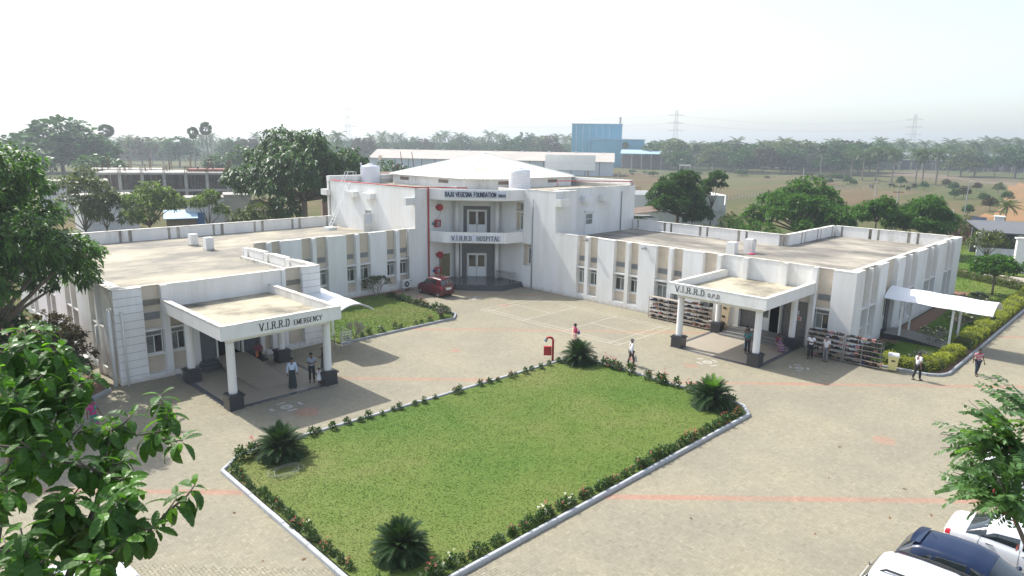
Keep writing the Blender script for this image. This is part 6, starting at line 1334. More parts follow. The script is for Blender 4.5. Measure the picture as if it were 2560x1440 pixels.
# ------------------------------------------------------------------ cars
CHROME = pmat('chrome', (.7,.7,.7), .12, .03, 4, metal=1.); TAILR = pmat('red_lamp', (.50,.008,.03), .12, .1, 8, coat=.6); LAMPW = pmat('clear_lamp', (.62,.62,.62), .1, .05, 8, coat=.6); BLACKP = pmat('black_trim', (.018,.018,.019), .5, .15, 6); CARGL = pmat('car_glass', (.014,.02,.02), .03, .4, 1.4, 0, col2=(.05,.06,.055), mix=.3, spec=.9, coat=.5)
PLATEM = pmat('number_plate', (.72,.72,.70), .5, .03, 4)
def interp(xs, ys, x): return float(np.interp(x, xs, ys))
def car(name, loc, rz, label, prof, L, W, paint, hub, opts=()):
    """prof: stations along x (rear negative): x, z bottom, z belt, z top, half width scale, roof half width scale"""
    r = empty(name, loc, rz, label, 'car'); pr = np.array(prof); X = pr[:, 0]
    NS = 56; XS = np.concatenate([np.linspace(X[0], X[0]+.5, 14)[:-1], np.linspace(X[0]+.5, X[-1]-.4, 30)[:-1], np.linspace(X[-1]-.4, X[-1], 10)]); NS = len(XS)
    K = 19
    def section(x):
        zb, zbelt, zt, w_, wt = [interp(X, pr[:, i], x) for i in range(1, 6)]; w_ *= W/2; wt *= W/2; top = max(zt, zbelt+.02); g_ = top-zbelt; f = min(1, g_/.35)
        rr = max(.02, min(.10, g_*.3)); wt2 = wt*f+w_*.93*(1-f)
        pts = [(w_*.86, zb), (w_*.95, zb+.05), (w_*.985, zb+.18), (w_, zb+(zbelt-zb)*.45), (w_*.998, zb+(zbelt-zb)*.62), (w_*.985, zbelt-.10), (w_*.962, zbelt-.025), (w_*.945, zbelt), ]
        b0 = (w_*.93, zbelt+.015*f); b1 = (wt2+.02*f, top-rr)
        for k in range(1, 6): t = k/6.; pts.append((b0[0]+(b1[0]-b0[0])*t+.018*f*math.sin(PI*t), b0[1]+(b1[1]-b0[1])*t))
        pts += [b1, (wt2-.03, top-rr*.35), (wt2-.10, top-.012*f), (wt2*.72, top+.012), (wt2*.38, top+.026), (0, top+.032)]
        return pts
    G = np.array([section(x) for x in XS])            # NS,K,2
    K = G.shape[1]
    def S(x, s, off=0.):
        """surface point at station x, section index s (float), pushed out by off"""
        def raw(x, s):
            pt = np.array(section(min(max(x, X[0]), X[-1]))); i = min(int(s), K-2); t = s-i; q = pt[i]*(1-t)+pt[i+1]*t; return np.array([x, q[0], q[1]])
        p = raw(x, s)
        if off:
            e = .02; a = raw(min(x+e, X[-1]), s)-raw(max(x-e, X[0]), s); b = raw(x, min(s+.2, K-1.001))-raw(x, max(s-.2, 0)); n = np.cross(a, b); n /= np.linalg.norm(n)+1e-9; 
            if n[1]*p[1]+n[2]*(p[2]-.8) < 0: n = -n
            p = p+n*off
        return p
    mb = MB(); vs_ = []
    for i in range(NS):
        row = [(XS[i], -G[i, k, 0], G[i, k, 1]) for k in range(K)]+[(XS[i], G[i, k, 0], G[i, k, 1]) for k in range(K-2, -1, -1)]; vs_ += row
    M = 2*K-1; fs = [(i*M+k, i*M+k+1, (i+1)*M+k+1, (i+1)*M+k) for i in range(NS-1) for k in range(M-1)]+[(i*M+M-1, i*M, (i+1)*M, (i+1)*M+M-1) for i in range(NS-1)]
    fs += [tuple(range(M)), tuple((NS-1)*M+k for k in range(M-1, -1, -1))]
    mb.add(vs_, fs); body = mb.build('body', [paint, BLACKP], r, smooth=True)
    # wheel arches cut through the flanks
    wr, wx = hub
    me = bpy.data.meshes.new('cut'); cb = MB()
    for x in wx:
        for sd in (-1, 1):
            c0 = MB(); c0.lathe([(wr*1.17,-.24),(wr*1.17,.24)], 0, 0, 22); c0.xform(Matrix.Translation((x, sd*(W/2-.06), wr*.98)) @ Matrix.Rotation(PI/2, 4, 'X')); cb.add(c0.v, c0.f)
    cut = cb.build('cut', BLACKP); bo = body.modifiers.new('b', 'BOOLEAN'); bo.operation = 'DIFFERENCE'; bo.object = cut; bo.solver = 'EXACT'
    dg = bpy.context.evaluated_depsgraph_get(); m2 = bpy.data.meshes.new_from_object(body.evaluated_get(dg)); body.modifiers.clear()
    if len(m2.polygons) > 500: body.data = m2
    bpy.data.objects.remove(cut); body.data.shade_smooth()
    try: body.data.set_sharp_from_angle(angle=.6)
    except Exception: pass
    def patch(name, quad, mat, off, parent=r, nx=8, ns=5, both=True):
        """quad: four (x, s) corners"""
        for sd in ((-1, 1) if both else (1,)):
            mb = MB(); v = []
            for i in range(nx+1):
                for j in range(ns+1):
                    t, u = i/nx, j/ns; a = [(quad[0][q]*(1-t)+quad[1][q]*t)*(1-u)+(quad[3][q]*(1-t)+quad[2][q]*t)*u for q in (0, 1)]; p = S(a[0], a[1], off); v.append((p[0], sd*p[1], p[2]))
            mb.add(v, [(i*(ns+1)+j, (i+1)*(ns+1)+j, (i+1)*(ns+1)+j+1, i*(ns+1)+j+1) for i in range(nx) for j in range(ns)]); o = mb.build(name, mat, parent, smooth=True)
        return o
    def glass(x0, x1, s0, name, mat=CARGL, off=.006, inset=0.):
        """front or rear screen: spans both sides between stations x0 (low) and x1 (roof)"""
        mb = MB(); v = []; nx, ns = 8, 14
        for i in range(nx+1):
            x = x0+(x1-x0)*i/nx
            for j in range(ns+1):
                u = j/ns*2-1; s = K-1.001-abs(u)*(K-1-s0); p = S(x, s, off); v.append((p[0], (1 if u > 0 else -1)*p[1], p[2]))
        mb.add(v, [(i*(ns+1)+j, (i+1)*(ns+1)+j, (i+1)*(ns+1)+j+1, i*(ns+1)+j+1) for i in range(nx) for j in range(ns)]); return mb.build(name, mat, r, smooth=True)
    for x in wx:
        for sd in (-1, 1):
            mb = MB(); mb.lathe([(wr*.62,-.10),(wr*.95,-.095),(wr,-.06),(wr,.06),(wr*.95,.095),(wr*.62,.10)], 0, 0, 24); mb.xform(Matrix.Translation((x, sd*(W/2-.13), wr)) @ Matrix.Rotation(-sd*PI/2, 4, 'X')); ty = mb.build('tyre', RUBBER, r, smooth=True)
            mb = MB(); mb.lathe([(wr*.64,.07),(wr*.60,.10),(wr*.2,.085),(wr*.16,.105),(.02,.108)], 0, 0, 20)
            for k in range(7): a = 2*PI*k/7; mb.add([(wr*.16*math.cos(a-.3),wr*.16*math.sin(a-.3),.112),(wr*.58*math.cos(a-.14),wr*.58*math.sin(a-.14),.112),(wr*.58*math.cos(a+.14),wr*.58*math.sin(a+.14),.112),(wr*.16*math.cos(a+.3),wr*.16*math.sin(a+.3),.112)], [(0,1,2,3)])
            mb.xform(Matrix.Translation((x, sd*(W/2-.13), wr)) @ Matrix.Rotation(-sd*PI/2, 4, 'X')); mb.build('hubcap', pmat('silver_hubcap', (.55,.55,.55), .35, .06, 6, metal=.4), ty)
    mb = MB(); mb.box(X[0]+.25, X[-1]-.3, -W/2+.16, W/2-.16, .17, .34); mb.build('underbody', BLACKP, r)
    return r, S, patch, glass, K
def ln(mb, pts, rad, n=5): mb.tube(pts, rad, n)
def seam(r, S, x0, x1, s0, s1, mat=BLACKP, w_=.006):
    for sd in (-1, 1):
        mb = MB(); pts = [S(x0+(x1-x0)*k/8, s0+(s1-s0)*k/8, .001) for k in range(9)]; mb.tube([(p[0], sd*p[1], p[2]) for p in pts], w_, 4); mb.build('door_seam', mat, r)
def handle(r, S, x, s, mat):
    for sd in (-1, 1):
        p = S(x, s, .02); mb = MB(); mb.tube([(p[0]-.09, sd*(p[1]-.012), p[2]), (p[0]-.07, sd*(p[1]+.012), p[2]+.004), (p[0]+.07, sd*(p[1]+.012), p[2]+.004), (p[0]+.09, sd*(p[1]-.012), p[2])], .014, 6); mb.build('door_handle', mat, r)
def mirrors(r, S, x, s, mat):
    for sd in (-1, 1):
        p = S(x, s, .0); mb = MB(); mb.ell((p[0], sd*(p[1]+.12), p[2]+.05), (.07,.11,.075), 10, 6); mb.build('wing_mirror', mat, r, smooth=True)
MAROON = pmat('maroon_car_paint', (.080,.003,.009), .32, .06, 1, coat=.3); BLUEC = pmat('blue_car_paint', (.010,.022,.060), .30, .06, 1, coat=.15, spec=.3); WHITEC = pmat('white_car_paint', (.82,.83,.85), .25, .02, 1, coat=.8); WHITEC2 = pmat('van_white_paint', (.78,.79,.82), .35, .03, 1, coat=.5)
# maroon tall hatchback at the entrance, tail towards the camera
r, S, patch, glass, K = car('parked_car', (36.85, 45.62, 0), PI/2, 'maroon tall hatchback with roof rails parked by the entrance steps',
  [(-1.76,.42,.88,.92,.84,.60),(-1.73,.30,.92,1.0,.92,.70),(-1.66,.24,.98,1.22,.97,.80),(-1.56,.22,1.0,1.54,.99,.80),(-1.42,.2,1.0,1.62,1,.80),(-.4,.19,.98,1.66,1,.81),(.15,.19,.96,1.62,1,.80),(.45,.19,.95,1.50,1,.78),(.95,.19,.95,1.02,1,.80),(1.3,.2,.90,.94,.98,.8),(1.6,.24,.82,.85,.93,.75),(1.74,.34,.66,.70,.80,.60)], 3.5, 1.50, MAROON, (.28, (-1.17, 1.18)))
patch('side_window', [(-.98,8.2),(-.16,8.2),(-.16,12.6),(-.92,12.6)], CARGL, .006); patch('side_window', [(-.08,8.2),(.78,8.2),(.42,12.4),(-.08,12.6)], CARGL, .006)
glass(-1.675,-1.545,9.2,'rear_window'); glass(.93,.47,9.0,'windscreen')
patch('tail_lamp', [(-1.745,4.6),(-1.60,4.6),(-1.57,8.0),(-1.69,7.6)], TAILR, .008); patch('headlamp', [(1.45,4.8),(1.66,4.8),(1.6,6.6),(1.38,6.8)], LAMPW, .006)
mb = MB(); mb.box(-1.80,-1.765,-.28,.28,.70,.86); mb.build('number_plate', PLATEM, r); mb = MB(); mb.box(-1.80,-1.765,-.42,.42,.89,.93); mb.build('chrome_strip', CHROME, r)
for sd in (-1,1): mb = MB(); mb.tube([(-1.2,sd*.52,1.63),(-1.1,sd*.53,1.70),(.0,sd*.53,1.70),(.1,sd*.52,1.65)], .022, 6); mb.build('roof_rail', CHROME, r)
mb = MB(); 
for x in (-1.0,-.5,.0): mb.tube([(x,-.52,1.71),(x,.52,1.71)], .018, 5)
mb.build('roof_rack', BLACKP, r)
seam(r,S,-.12,-.12,1,8); seam(r,S,-1.02,-1.02,2,8); seam(r,S,.84,.84,1.5,8); handle(r,S,-.85,5.6,BLACKP); handle(r,S,.08,5.6,BLACKP); mirrors(r,S,.72,8,BLACKP)
# the three cars in the bottom right corner, tails away from the wing
r, S, patch, glass, K = car('parked_car', (19.9, 2.95, 0), -PI/2, 'white estate car with dark roof rails, front one at the bottom right',
  [(-2.14,.45,.90,.94,.86,.62),(-2.09,.32,.95,1.05,.94,.70),(-2.0,.26,1.02,1.18,.98,.78),(-1.80,.24,1.05,1.50,1,.80),(-1.62,.22,1.05,1.60,1,.82),(-.9,.22,1.04,1.67,1,.83),(.0,.22,1.02,1.67,1,.83),(.45,.22,1.0,1.58,1,.80),(1.1,.22,1.0,1.08,1,.8),(1.5,.24,.97,1.02,.99,.8),(1.95,.3,.90,.93,.93,.75),(2.12,.4,.72,.76,.8,.6)], 4.3, 1.80, WHITEC, (.33, (-1.35, 1.33)))
patch('side_window', [(-1.62,8.4),(-1.18,8.2),(-1.18,12.2),(-1.42,12.0)], CARGL, .006); patch('side_window', [(-1.06,8.2),(-.14,8.2),(-.14,12.6),(-1.06,12.4)], CARGL, .006); patch('side_window', [(-.05,8.2),(.92,8.2),(.48,12.4),(-.05,12.6)], CARGL, .006)
glass(-2.02,-1.80,9.6,'rear_window'); glass(1.06,.5,9.0,'windscreen'); patch('tail_lamp', [(-2.10,4.4),(-1.98,4.4),(-1.93,7.6),(-2.03,7.4)], TAILR, .008); patch('headlamp', [(1.8,4.8),(2.02,4.8),(1.95,6.6),(1.7,6.8)], LAMPW, .006)
for sd in (-1,1): mb = MB(); mb.tube([(-1.55,sd*.62,1.60),(-1.4,sd*.64,1.70),(-.4,sd*.65,1.755),(.35,sd*.64,1.72),(.55,sd*.62,1.60)], [.02,.035,.035,.035,.02], 8); mb.build('roof_rail', BLACKP, r)
mb = MB(); mb.tube([(-2.0,.1,1.22),(-2.08,.3,1.18)], .02, 5); mb.build('rear_wiper', BLACKP, r)
seam(r,S,-.10,-.10,1,8); seam(r,S,-1.1,-1.1,2,8); handle(r,S,-.85,5.6,WHITEC); handle(r,S,.1,5.6,WHITEC); mirrors(r,S,.85,8,WHITEC)
r, S, patch, glass, K = car('parked_car', (22.4, 2.75, 0), -PI/2-.03, 'dark blue hatchback with a roof spoiler and chrome door handles',
  [(-2.0,.45,.88,.92,.84,.60),(-1.95,.32,.94,1.02,.92,.68),(-1.86,.26,.99,1.12,.97,.74),(-1.6,.24,1.02,1.34,1,.76),(-1.42,.22,1.02,1.43,1,.77),(-.8,.2,1.0,1.50,1,.79),(-.1,.2,.97,1.51,1,.79),(.35,.2,.95,1.42,1,.77),(1.1,.2,.95,1.0,1,.78),(1.5,.22,.90,.94,.98,.78),(1.85,.28,.80,.83,.92,.72),(1.99,.38,.64,.68,.78,.6)], 4.0, 1.74, BLUEC, (.30, (-1.26, 1.26)))
patch('side_window', [(-1.40,8.6),(-1.06,8.2),(-1.0,11.6),(-1.12,11.2)], CARGL, .006); patch('side_window', [(-.98,8.2),(-.14,8.2),(-.14,12.6),(-.92,12.0)], CARGL, .006); patch('side_window', [(-.05,8.2),(.95,8.2),(.42,12.3),(-.05,12.6)], CARGL, .006)
glass(-1.88,-1.56,9.6,'rear_window'); glass(1.08,.40,9.0,'windscreen'); patch('tail_lamp', [(-1.965,4.6),(-1.70,4.8),(-1.66,7.6),(-1.90,7.4)], TAILR, .008); patch('headlamp', [(1.65,4.8),(1.9,4.8),(1.84,6.6),(1.55,6.8)], LAMPW, .006)
mb = MB(); v = []
for j in range(9):
    y = -.58+1.16*j/8; b_ = .06*(1-(y/.58)**2); v += [(-1.40,y,1.475+b_*.5), (-1.66-b_*.8,y,1.43+b_*.4), (-1.64-b_*.8,y,1.39+b_*.4)]
mb.add(v, [(3*j+q, 3*j+3+q, 3*j+4+q, 3*j+1+q) for j in range(8) for q in (0, 1)]); mb.build('spoiler', BLUEC, r, smooth=True)
mb = MB(); mb.tube([(-1.1,0,1.50),(-1.35,0,1.68)], .006, 5); mb.build('aerial', BLACKP, r)
seam(r,S,-.10,-.10,1,8); seam(r,S,-1.06,-1.0,2,8); handle(r,S,-.85,5.6,CHROME); handle(r,S,.1,5.6,CHROME); mirrors(r,S,.85,8,BLUEC)
r, S, patch, glass, K = car('parked_car', (25.2, 1.95, 0), -PI/2, 'white saloon-backed car behind the blue hatchback',
  [(-2.1,.45,.90,.93,.84,.70),(-2.05,.32,.96,.99,.92,.74),(-1.9,.26,1.0,1.04,.97,.78),(-1.55,.24,1.02,1.08,1,.8),(-1.0,.22,1.0,1.40,1,.76),(-.72,.2,.99,1.48,1,.78),(-.1,.2,.97,1.51,1,.79),(.35,.2,.95,1.42,1,.77),(1.1,.2,.95,1.0,1,.78),(1.5,.22,.90,.94,.98,.78),(1.95,.28,.80,.83,.92,.72),(2.1,.38,.64,.68,.78,.6)], 4.2, 1.74, WHITEC, (.31, (-1.3, 1.32)))
patch('side_window', [(-1.20,8.6),(-.12,8.2),(-.12,12.6),(-.80,12.0)], CARGL, .006); patch('side_window', [(-.03,8.2),(.95,8.2),(.42,12.3),(-.03,12.6)], CARGL, .006)
glass(-1.50,-.98,9.4,'rear_window'); glass(1.08,.40,9.0,'windscreen'); patch('tail_lamp', [(-2.07,4.6),(-1.92,4.6),(-1.90,7.2),(-2.03,7.0)], TAILR, .008); patch('headlamp', [(1.75,4.8),(2.0,4.8),(1.94,6.6),(1.65,6.8)], LAMPW, .006)
seam(r,S,-.08,-.08,1,8); seam(r,S,-1.2,-1.1,2,8); handle(r,S,-.85,5.6,BLACKP); handle(r,S,.1,5.6,BLACKP); mirrors(r,S,.85,8,WHITEC)
r, S, patch, glass, K = car('parked_van', (30.4, 1.75, 0), -PI/2+.1, 'white van with a green rear sticker half hidden behind the pod tree',
  [(-2.4,.45,1.1,1.15,.9,.78),(-2.36,.35,1.15,1.5,.95,.82),(-2.3,.3,1.2,1.85,.98,.86),(-2.1,.28,1.2,2.0,1,.87),(-1,.26,1.2,2.04,1,.88),(.6,.26,1.18,2.02,1,.87),(1.0,.26,1.15,1.85,1,.84),(1.7,.26,1.12,1.2,.99,.8),(2.1,.3,1.0,1.04,.95,.78),(2.38,.4,.8,.84,.85,.7)], 4.8, 1.78, WHITEC2, (.34, (-1.45, 1.5)))
for a, b in ((-1.9,-.9),(-.8,.2)): patch('side_window', [(a,8.4),(b,8.4),(b,12.2),(a,12.2)], CARGL, .006)
patch('side_window', [(.3,8.4),(1.4,8.4),(.95,12.2),(.3,12.2)], CARGL, .006); glass(-2.33,-2.28,9.8,'rear_window'); glass(1.64,1.04,9.0,'windscreen'); patch('tail_lamp', [(-2.36,5.0),(-2.26,5.0),(-2.26,7.6),(-2.34,7.6)], TAILR, .008)
mb = MB(); mb.box(-2.43,-2.405,-.45,.05,1.0,1.14); mb.build('sticker', pmat('green_sticker', (.01,.22,.12), .5, .1, 4), r); seam(r,S,.25,.25,1,8)
r, S, patch, glass, K = car('parked_car', (3.1, 20.15, 0), .12, 'white car half under the big leaves at the bottom left corner',
  [(-2.0,.45,.88,.92,.84,.60),(-1.95,.32,.94,1.02,.92,.68),(-1.86,.26,.99,1.2,.97,.74),(-1.7,.24,1.02,1.42,1,.76),(-1.42,.22,1.02,1.50,1,.79),(-.8,.2,1.0,1.54,1,.80),(-.1,.2,.97,1.52,1,.79),(.35,.2,.95,1.40,1,.77),(1.0,.2,.95,1.02,1,.78),(1.4,.22,.90,.94,.98,.78),(1.75,.28,.80,.83,.92,.72),(1.9,.38,.64,.68,.78,.6)], 3.9, 1.66, WHITEC, (.29, (-1.2, 1.2)))
patch('side_window', [(-1.35,8.4),(-.14,8.2),(-.14,12.6),(-1.2,12.0)], CARGL, .006); patch('side_window', [(-.05,8.2),(.88,8.2),(.40,12.3),(-.05,12.6)], CARGL, .006); glass(-1.86,-1.64,9.6,'rear_window'); glass(.98,.40,9.0,'windscreen', MATS['window_glass']); patch('headlamp', [(1.55,4.8),(1.8,4.8),(1.74,6.6),(1.45,6.8)], LAMPW, .006); patch('tail_lamp', [(-1.96,4.6),(-1.8,4.6),(-1.78,7.4),(-1.92,7.4)], TAILR, .008); mirrors(r,S,.8,8,WHITEC)
# ------------------------------------------------------------------ near trees at the two lower corners
def ray(px, py, d):
    v = Vector(R_[2])+Vector(R_[0])*((px-1280)/1707.)+Vector(R_[1])*((py-720)/1707.); h = math.hypot(v.x, v.y); return Vector((v.x*d/h, v.y*d/h, CAM_H+v.z*d/h))
BIGLEAF = [leafmat('big_leaf_dark', (.058, .14, .026), .40, .18, .5, .35), leafmat('big_leaf_fresh', (.10, .24, .025), .48, .18, .38, .5)]
def big_leaf(seed, mat, droop):
    """ribbed oblong leaf, 1 long, along +Y, arching down"""
    rs = np.random.RandomState(seed); n = 9; V = []; T = []
    prof = [(.0,.012),(.10,.02),(.16,.09),(.30,.165),(.48,.20),(.66,.185),(.82,.125),(.93,.055),(1.0,.004)]
    def pt(t, s, rib):
        y = math.sin(t*droop)/droop; z = -(1-math.cos(t*droop))/droop; return np.array([s, y, z+abs(s)*.28+rib])
    for (t0, w0), (t1, w1) in zip(prof[:-1], prof[1:]):
        for k in range(2 if w0 > .05 else 1):
            K = 2 if w0 > .05 else 1; a, b = t0+(t1-t0)*k/K, t0+(t1-t0)*(k+1)/K; wa, wb = w0+(w1-w0)*k/K, w0+(w1-w0)*(k+1)/K
            ra, rb = .012*(-1)**k, -.012*(-1)**k
            for sd in (-1, 1):
                q = [pt(a, 0, 0), pt(b, 0, 0), pt(b+.05*(wb > .05), sd*wb, rb), pt(a+.05*(wa > .05), sd*wa, ra)]
                V.append(q if sd > 0 else q[::-1]); T.append(1.+.07*(-1)**k)
    return quads('leaf', V, mat, T)
BL = [big_leaf(1, BIGLEAF[0], .5), big_leaf(2, BIGLEAF[0], 1.1), big_leaf(3, BIGLEAF[0], 1.6), big_leaf(4, BIGLEAF[1], .8), big_leaf(5, BIGLEAF[1], 1.4)]
nt_root = ray(-330, 1350, 7.2); NT = empty('large_leaved_tree', (nt_root.x, nt_root.y, 0), 0, 'near tree with big ribbed drooping leaves filling the lower left corner', 'tree')
tips = [(395,962,8.6),(432,1062,8.0),(472,1090,7.6),(503,1182,7.0),(455,1215,7.0),(428,1000,8.4),(412,1300,6.7),(305,1345,6.5),(238,1385,6.4),(335,1292,6.8),(205,928,8.6),(240,908,8.8),(132,805,9.2),(62,800,9.2),(18,870,9.0),(345,1010,8.2),(285,1025,8.2),(90,870,9.),(150,860,9.0),(30,930,8.8),(110,940,8.6),(180,985,8.4)]
poly = [(0,800),(60,790),(160,830),(250,905),(200,960),(395,960),(440,1060),(500,1170),(470,1230),(420,1300),(320,1340),(240,1400),(200,1445),(0,1445)]
q_ = nr.uniform(0, 1, (900, 2))*np.array([490, 660])+np.array([0, 790]); q_ = q_[inside(poly, q_[:, 0], q_[:, 1])]
for x, y in q_[:int(150)]:
    if 905 < y < 1010 and x > 130 and rnd.random() < .8: continue
    if (y < 920 and x > 200) or x > 290+.16*(y-900): continue
    tips.append((x, y, 9.2-2.6*(y-790)/650+rnd.uniform(-.7, 1.1)))
for k in range(26): tips.append((rnd.uniform(-260, 0), rnd.uniform(820, 1500), rnd.uniform(6.3, 9)))
mb = MB(); top = Vector((0, 0, 6.2)); mb.tube([(0, 0, -.1), (.1, .05, 3.2), tuple(top)], [.2, .16, .13], 10); mb.build('trunk', BARK, NT, smooth=True)
hubs = []
for px, py, d in ((60,1330,7.2),(-60,1150,7.8),(150,1200,7.4),(250,1250,7.2),(40,960,8.6),(280,1100,7.8),(-150,1000,8.4)):
    h = ray(px, py+60, d)-Vector((NT.location.x, NT.location.y, 0)); hubs.append(h)
    mb = MB(); mid = top.lerp(h, .5)+Vector((0, 0, -.1)); mb.tube([tuple(top), tuple(mid), tuple(h)], [.085, .05, .028], 7); mb.build('limb', BARK, NT, smooth=True)
twig = MB(); LV = []; nodes = [h.copy() for h in hubs]
tips.sort(key=lambda q: min((ray(*q)-Vector((NT.location.x, NT.location.y, 0))-h).length for h in hubs))
for px, py, d in tips:
    p = ray(px, py, d)-Vector((NT.location.x, NT.location.y, 0)); h = min(nodes, key=lambda q: (q-p).length+(.25 if q.z > p.z else 0)); ax = (p-h).normalized(); ax = (ax+Vector((0, 0, .5))).normalized()
    p = p-ax*.12; nodes.append(p-ax*.10)
    twig.tube([tuple(h), tuple(h.lerp(p, .6)+Vector((0, 0, -.03))), tuple(p)], [.014, .010, .007], 5)
    m_ = rnd.randrange(9, 15); fresh = rnd.random() < .22; q0 = ax.to_track_quat('Z', 'Y').to_matrix()
    for k in range(m_):
        az = k*2.399+rnd.uniform(-.3, .3); t = k/m_; pit = .8-1.7*t+rnd.uniform(-.2, .2)
        d_ = q0 @ Vector((math.cos(az)*math.cos(pit), math.sin(az)*math.cos(pit), math.sin(pit))); d_ = (d_+Vector((0, 0, -.15))).normalized()
        y = d_; zz = Vector((0, 0, 1)); x = y.cross(zz); 
        if x.length < .1: x = Vector((1, 0, 0))
        x.normalize(); z = x.cross(y); roll = rnd.uniform(-.5, .5); M = Matrix((x, y, z)).transposed() @ Matrix.Rotation(roll, 3, 'Y')
        kind = (3 + (k % 2)) if (fresh and k < m_*.6) or (t < .25 and rnd.random() < .35) else (0 if t < .25 else 1 if t < .6 else 2)
        LV.append((p-ax*(.16*t), M, kind, rnd.uniform(.19, .30)*(.75+.35*min(1, t*2)), d))
tag(twig.build('twigs', BARK, NT, smooth=True), kind='stuff')
LV.sort(key=lambda q: -q[3]/q[4])
for p, M, kind, s, d in LV[:300]:
    o = link('leaf', BL[kind], NT); o.matrix_local = Matrix.Translation(p) @ M.to_4x4() @ Matrix.Scale(s, 4)
def joined(name, items, meshes, mats, parent):
    """join many transformed copies of small meshes into one mesh per material"""
    bym = {}
    for p, M, kind, s in items: bym.setdefault(meshes[kind].materials[0].name, []).append((p, M, kind, s))
    for mn, its in bym.items():
        VV = []; TT = []
        for p, M, kind, s in its:
            me = meshes[kind]; co_ = np.empty(len(me.vertices)*3, np.float32); me.vertices.foreach_get('co', co_); co_ = co_.reshape(-1, 3); A_m = np.array(M)*s
            VV.append((co_ @ A_m.T+np.array(p)).reshape(-1, 4, 3)); t = np.empty(len(me.polygons), np.float32); me.attributes['tint'].data.foreach_get('value', t); TT.append(t*rnd.uniform(.7, 1.25))
        o = link(name, quads(name, np.concatenate(VV), bpy.data.materials[mn], np.concatenate(TT)), parent); tag(o, kind='stuff')
joined('leaves', [(p, M, k, s) for p, M, k, s, d in LV[300:]], BL, None, NT)
# pod tree at the lower right
PL = [leafmat('pinnate_leaf', (.085, .17, .055), .3, .2, .4, .4), leafmat('young_pinnate_leaf', (.13, .26, .03), .4, .2, .4, .4)]
def spray_mesh(seed, mat, bend):
    rs = np.random.RandomState(seed); V = []; T = []; n = 15; pts = [np.zeros(3)]
    for i in range(n): a = .35-bend*i/n; pts.append(pts[-1]+np.array([0, math.cos(a)/n, math.sin(a)/n]))
    for i in range(1, n+1):
        d0 = pts[i]-pts[i-1]; d0 /= np.linalg.norm(d0); l = .145*(.7+.5*math.sin(PI*i/(n+1)))
        for s in (-1, 1):
            d = np.array([s*.8, 0, 0])+d0*.4+np.array([0, 0, -.35+rs.uniform(-.25, .25)]); d /= np.linalg.norm(d); sd = np.cross(d, np.array([0, 0, 1.])+rs.normal(0, .25, 3)); sd /= np.linalg.norm(sd)
            p = pts[i]; m = p+d*l*.55; w_ = l*.26; V += [[p, m+sd*w_, p+d*l, m-sd*w_]]; T.append(rs.uniform(.65, 1.35))
        x = np.array([.006, 0, 0]); V.append([pts[i-1]-x, pts[i-1]+x, pts[i]+x, pts[i]-x]); T.append(1.1)
    return quads('leaf_spray', V, mat, T)
SPM = [spray_mesh(1, PL[0], .9), spray_mesh(2, PL[0], 1.5), spray_mesh(3, PL[0], .4), spray_mesh(4, PL[1], .9)]
rr_ = ray(2760, 1330, 9.4); PT = empty('pod_tree', (rr_.x, rr_.y, 0), 0, 'near tree with feathery leaf sprays and reddish pods at the lower right', 'tree')
ends = [(2352,1085,9.0,1),(2350,1120,8.9,0),(2420,1000,9.3,0),(2452,975,9.3,0),(2520,985,9.3,0),(2555,990,9.4,0),(2362,1205,8.8,0),(2385,1180,8.8,0),(2400,1245,8.6,0),(2440,1130,8.8,3),(2480,1160,8.7,0),(2500,1100,8.9,3),(2530,1050,9.0,3),(2475,1060,9.0,0),(2450,1230,8.5,0),(2500,1260,8.4,0),(2548,1305,8.3,0),(2540,1160,8.6,0),(2550,1230,8.5,0),(2420,1090,8.9,0),(2400,1130,8.9,0),(2510,1200,8.6,0),(2440,1175,8.7,0)]
for k in range(20):
    x = rnd.uniform(2420, 2760); y = rnd.uniform(1010+max(0, 2480-x)*.9, 1262-max(0, 2500-x)*.6); ends.append((x, y, rnd.uniform(8.2, 9.6), 3 if rnd.random() < .12 else 0))
mb = MB(); top = Vector((0, 0, 7.0)); mb.tube([(0,0,-.1),(.05,0,3.5),tuple(top)], [.14,.11,.09], 9); mb.build('trunk', BARK, PT, smooth=True)
hubs = [ray(x, y, d)-Vector((PT.location.x, PT.location.y, 0)) for x, y, d in ((2540,1130,8.9),(2520,1260,8.5),(2620,1060,9.1),(2640,1300,8.8))]
for h in hubs: mb = MB(); mb.tube([tuple(top), tuple(top.lerp(h, .55)+Vector((0,0,.15))), tuple(h)], [.06,.035,.018], 6); mb.build('limb', BARK, PT, smooth=True)
twig = MB(); SV = []; pods = []
for px, py, d, kd in ends:
    p = ray(px, py, d)-Vector((PT.location.x, PT.location.y, 0)); h = min(hubs, key=lambda q: (q-p).length); ax = (p-h); L_ = ax.length
    if L_ < .05: continue
    ax.normalize(); twig.tube([tuple(h), tuple(h.lerp(p, .5)+Vector((0,0,.05))), tuple(p)], [.012,.008,.005], 5)
    for j in range(3):
        b = h.lerp(p, max(.15, 1-.55/L_*1.0-.14*j)) if j else p-ax*.52
        dd = (ax+Vector((rnd.uniform(-.6,.6), rnd.uniform(-.6,.6), rnd.uniform(-.2,.35)))*(0.25 if j == 0 else .9)).normalized(); x = dd.cross(Vector((0,0,1))).normalized(); z = x.cross(dd)
        M = Matrix((x, dd, z)).transposed() @ Matrix.Rotation(rnd.uniform(-.4,.4), 3, 'Y'); SV.append((b, M, kd if kd == 3 and j < 2 else rnd.randrange(3), rnd.uniform(.5,.68), d))
    if rnd.random() < .55:
        for j in range(rnd.randrange(1,4)): pods.append(p-ax*rnd.uniform(.1,.6)+Vector((rnd.uniform(-.08,.08), rnd.uniform(-.08,.08), -.06)))
tag(twig.build('twigs', BARK, PT, smooth=True), kind='stuff')
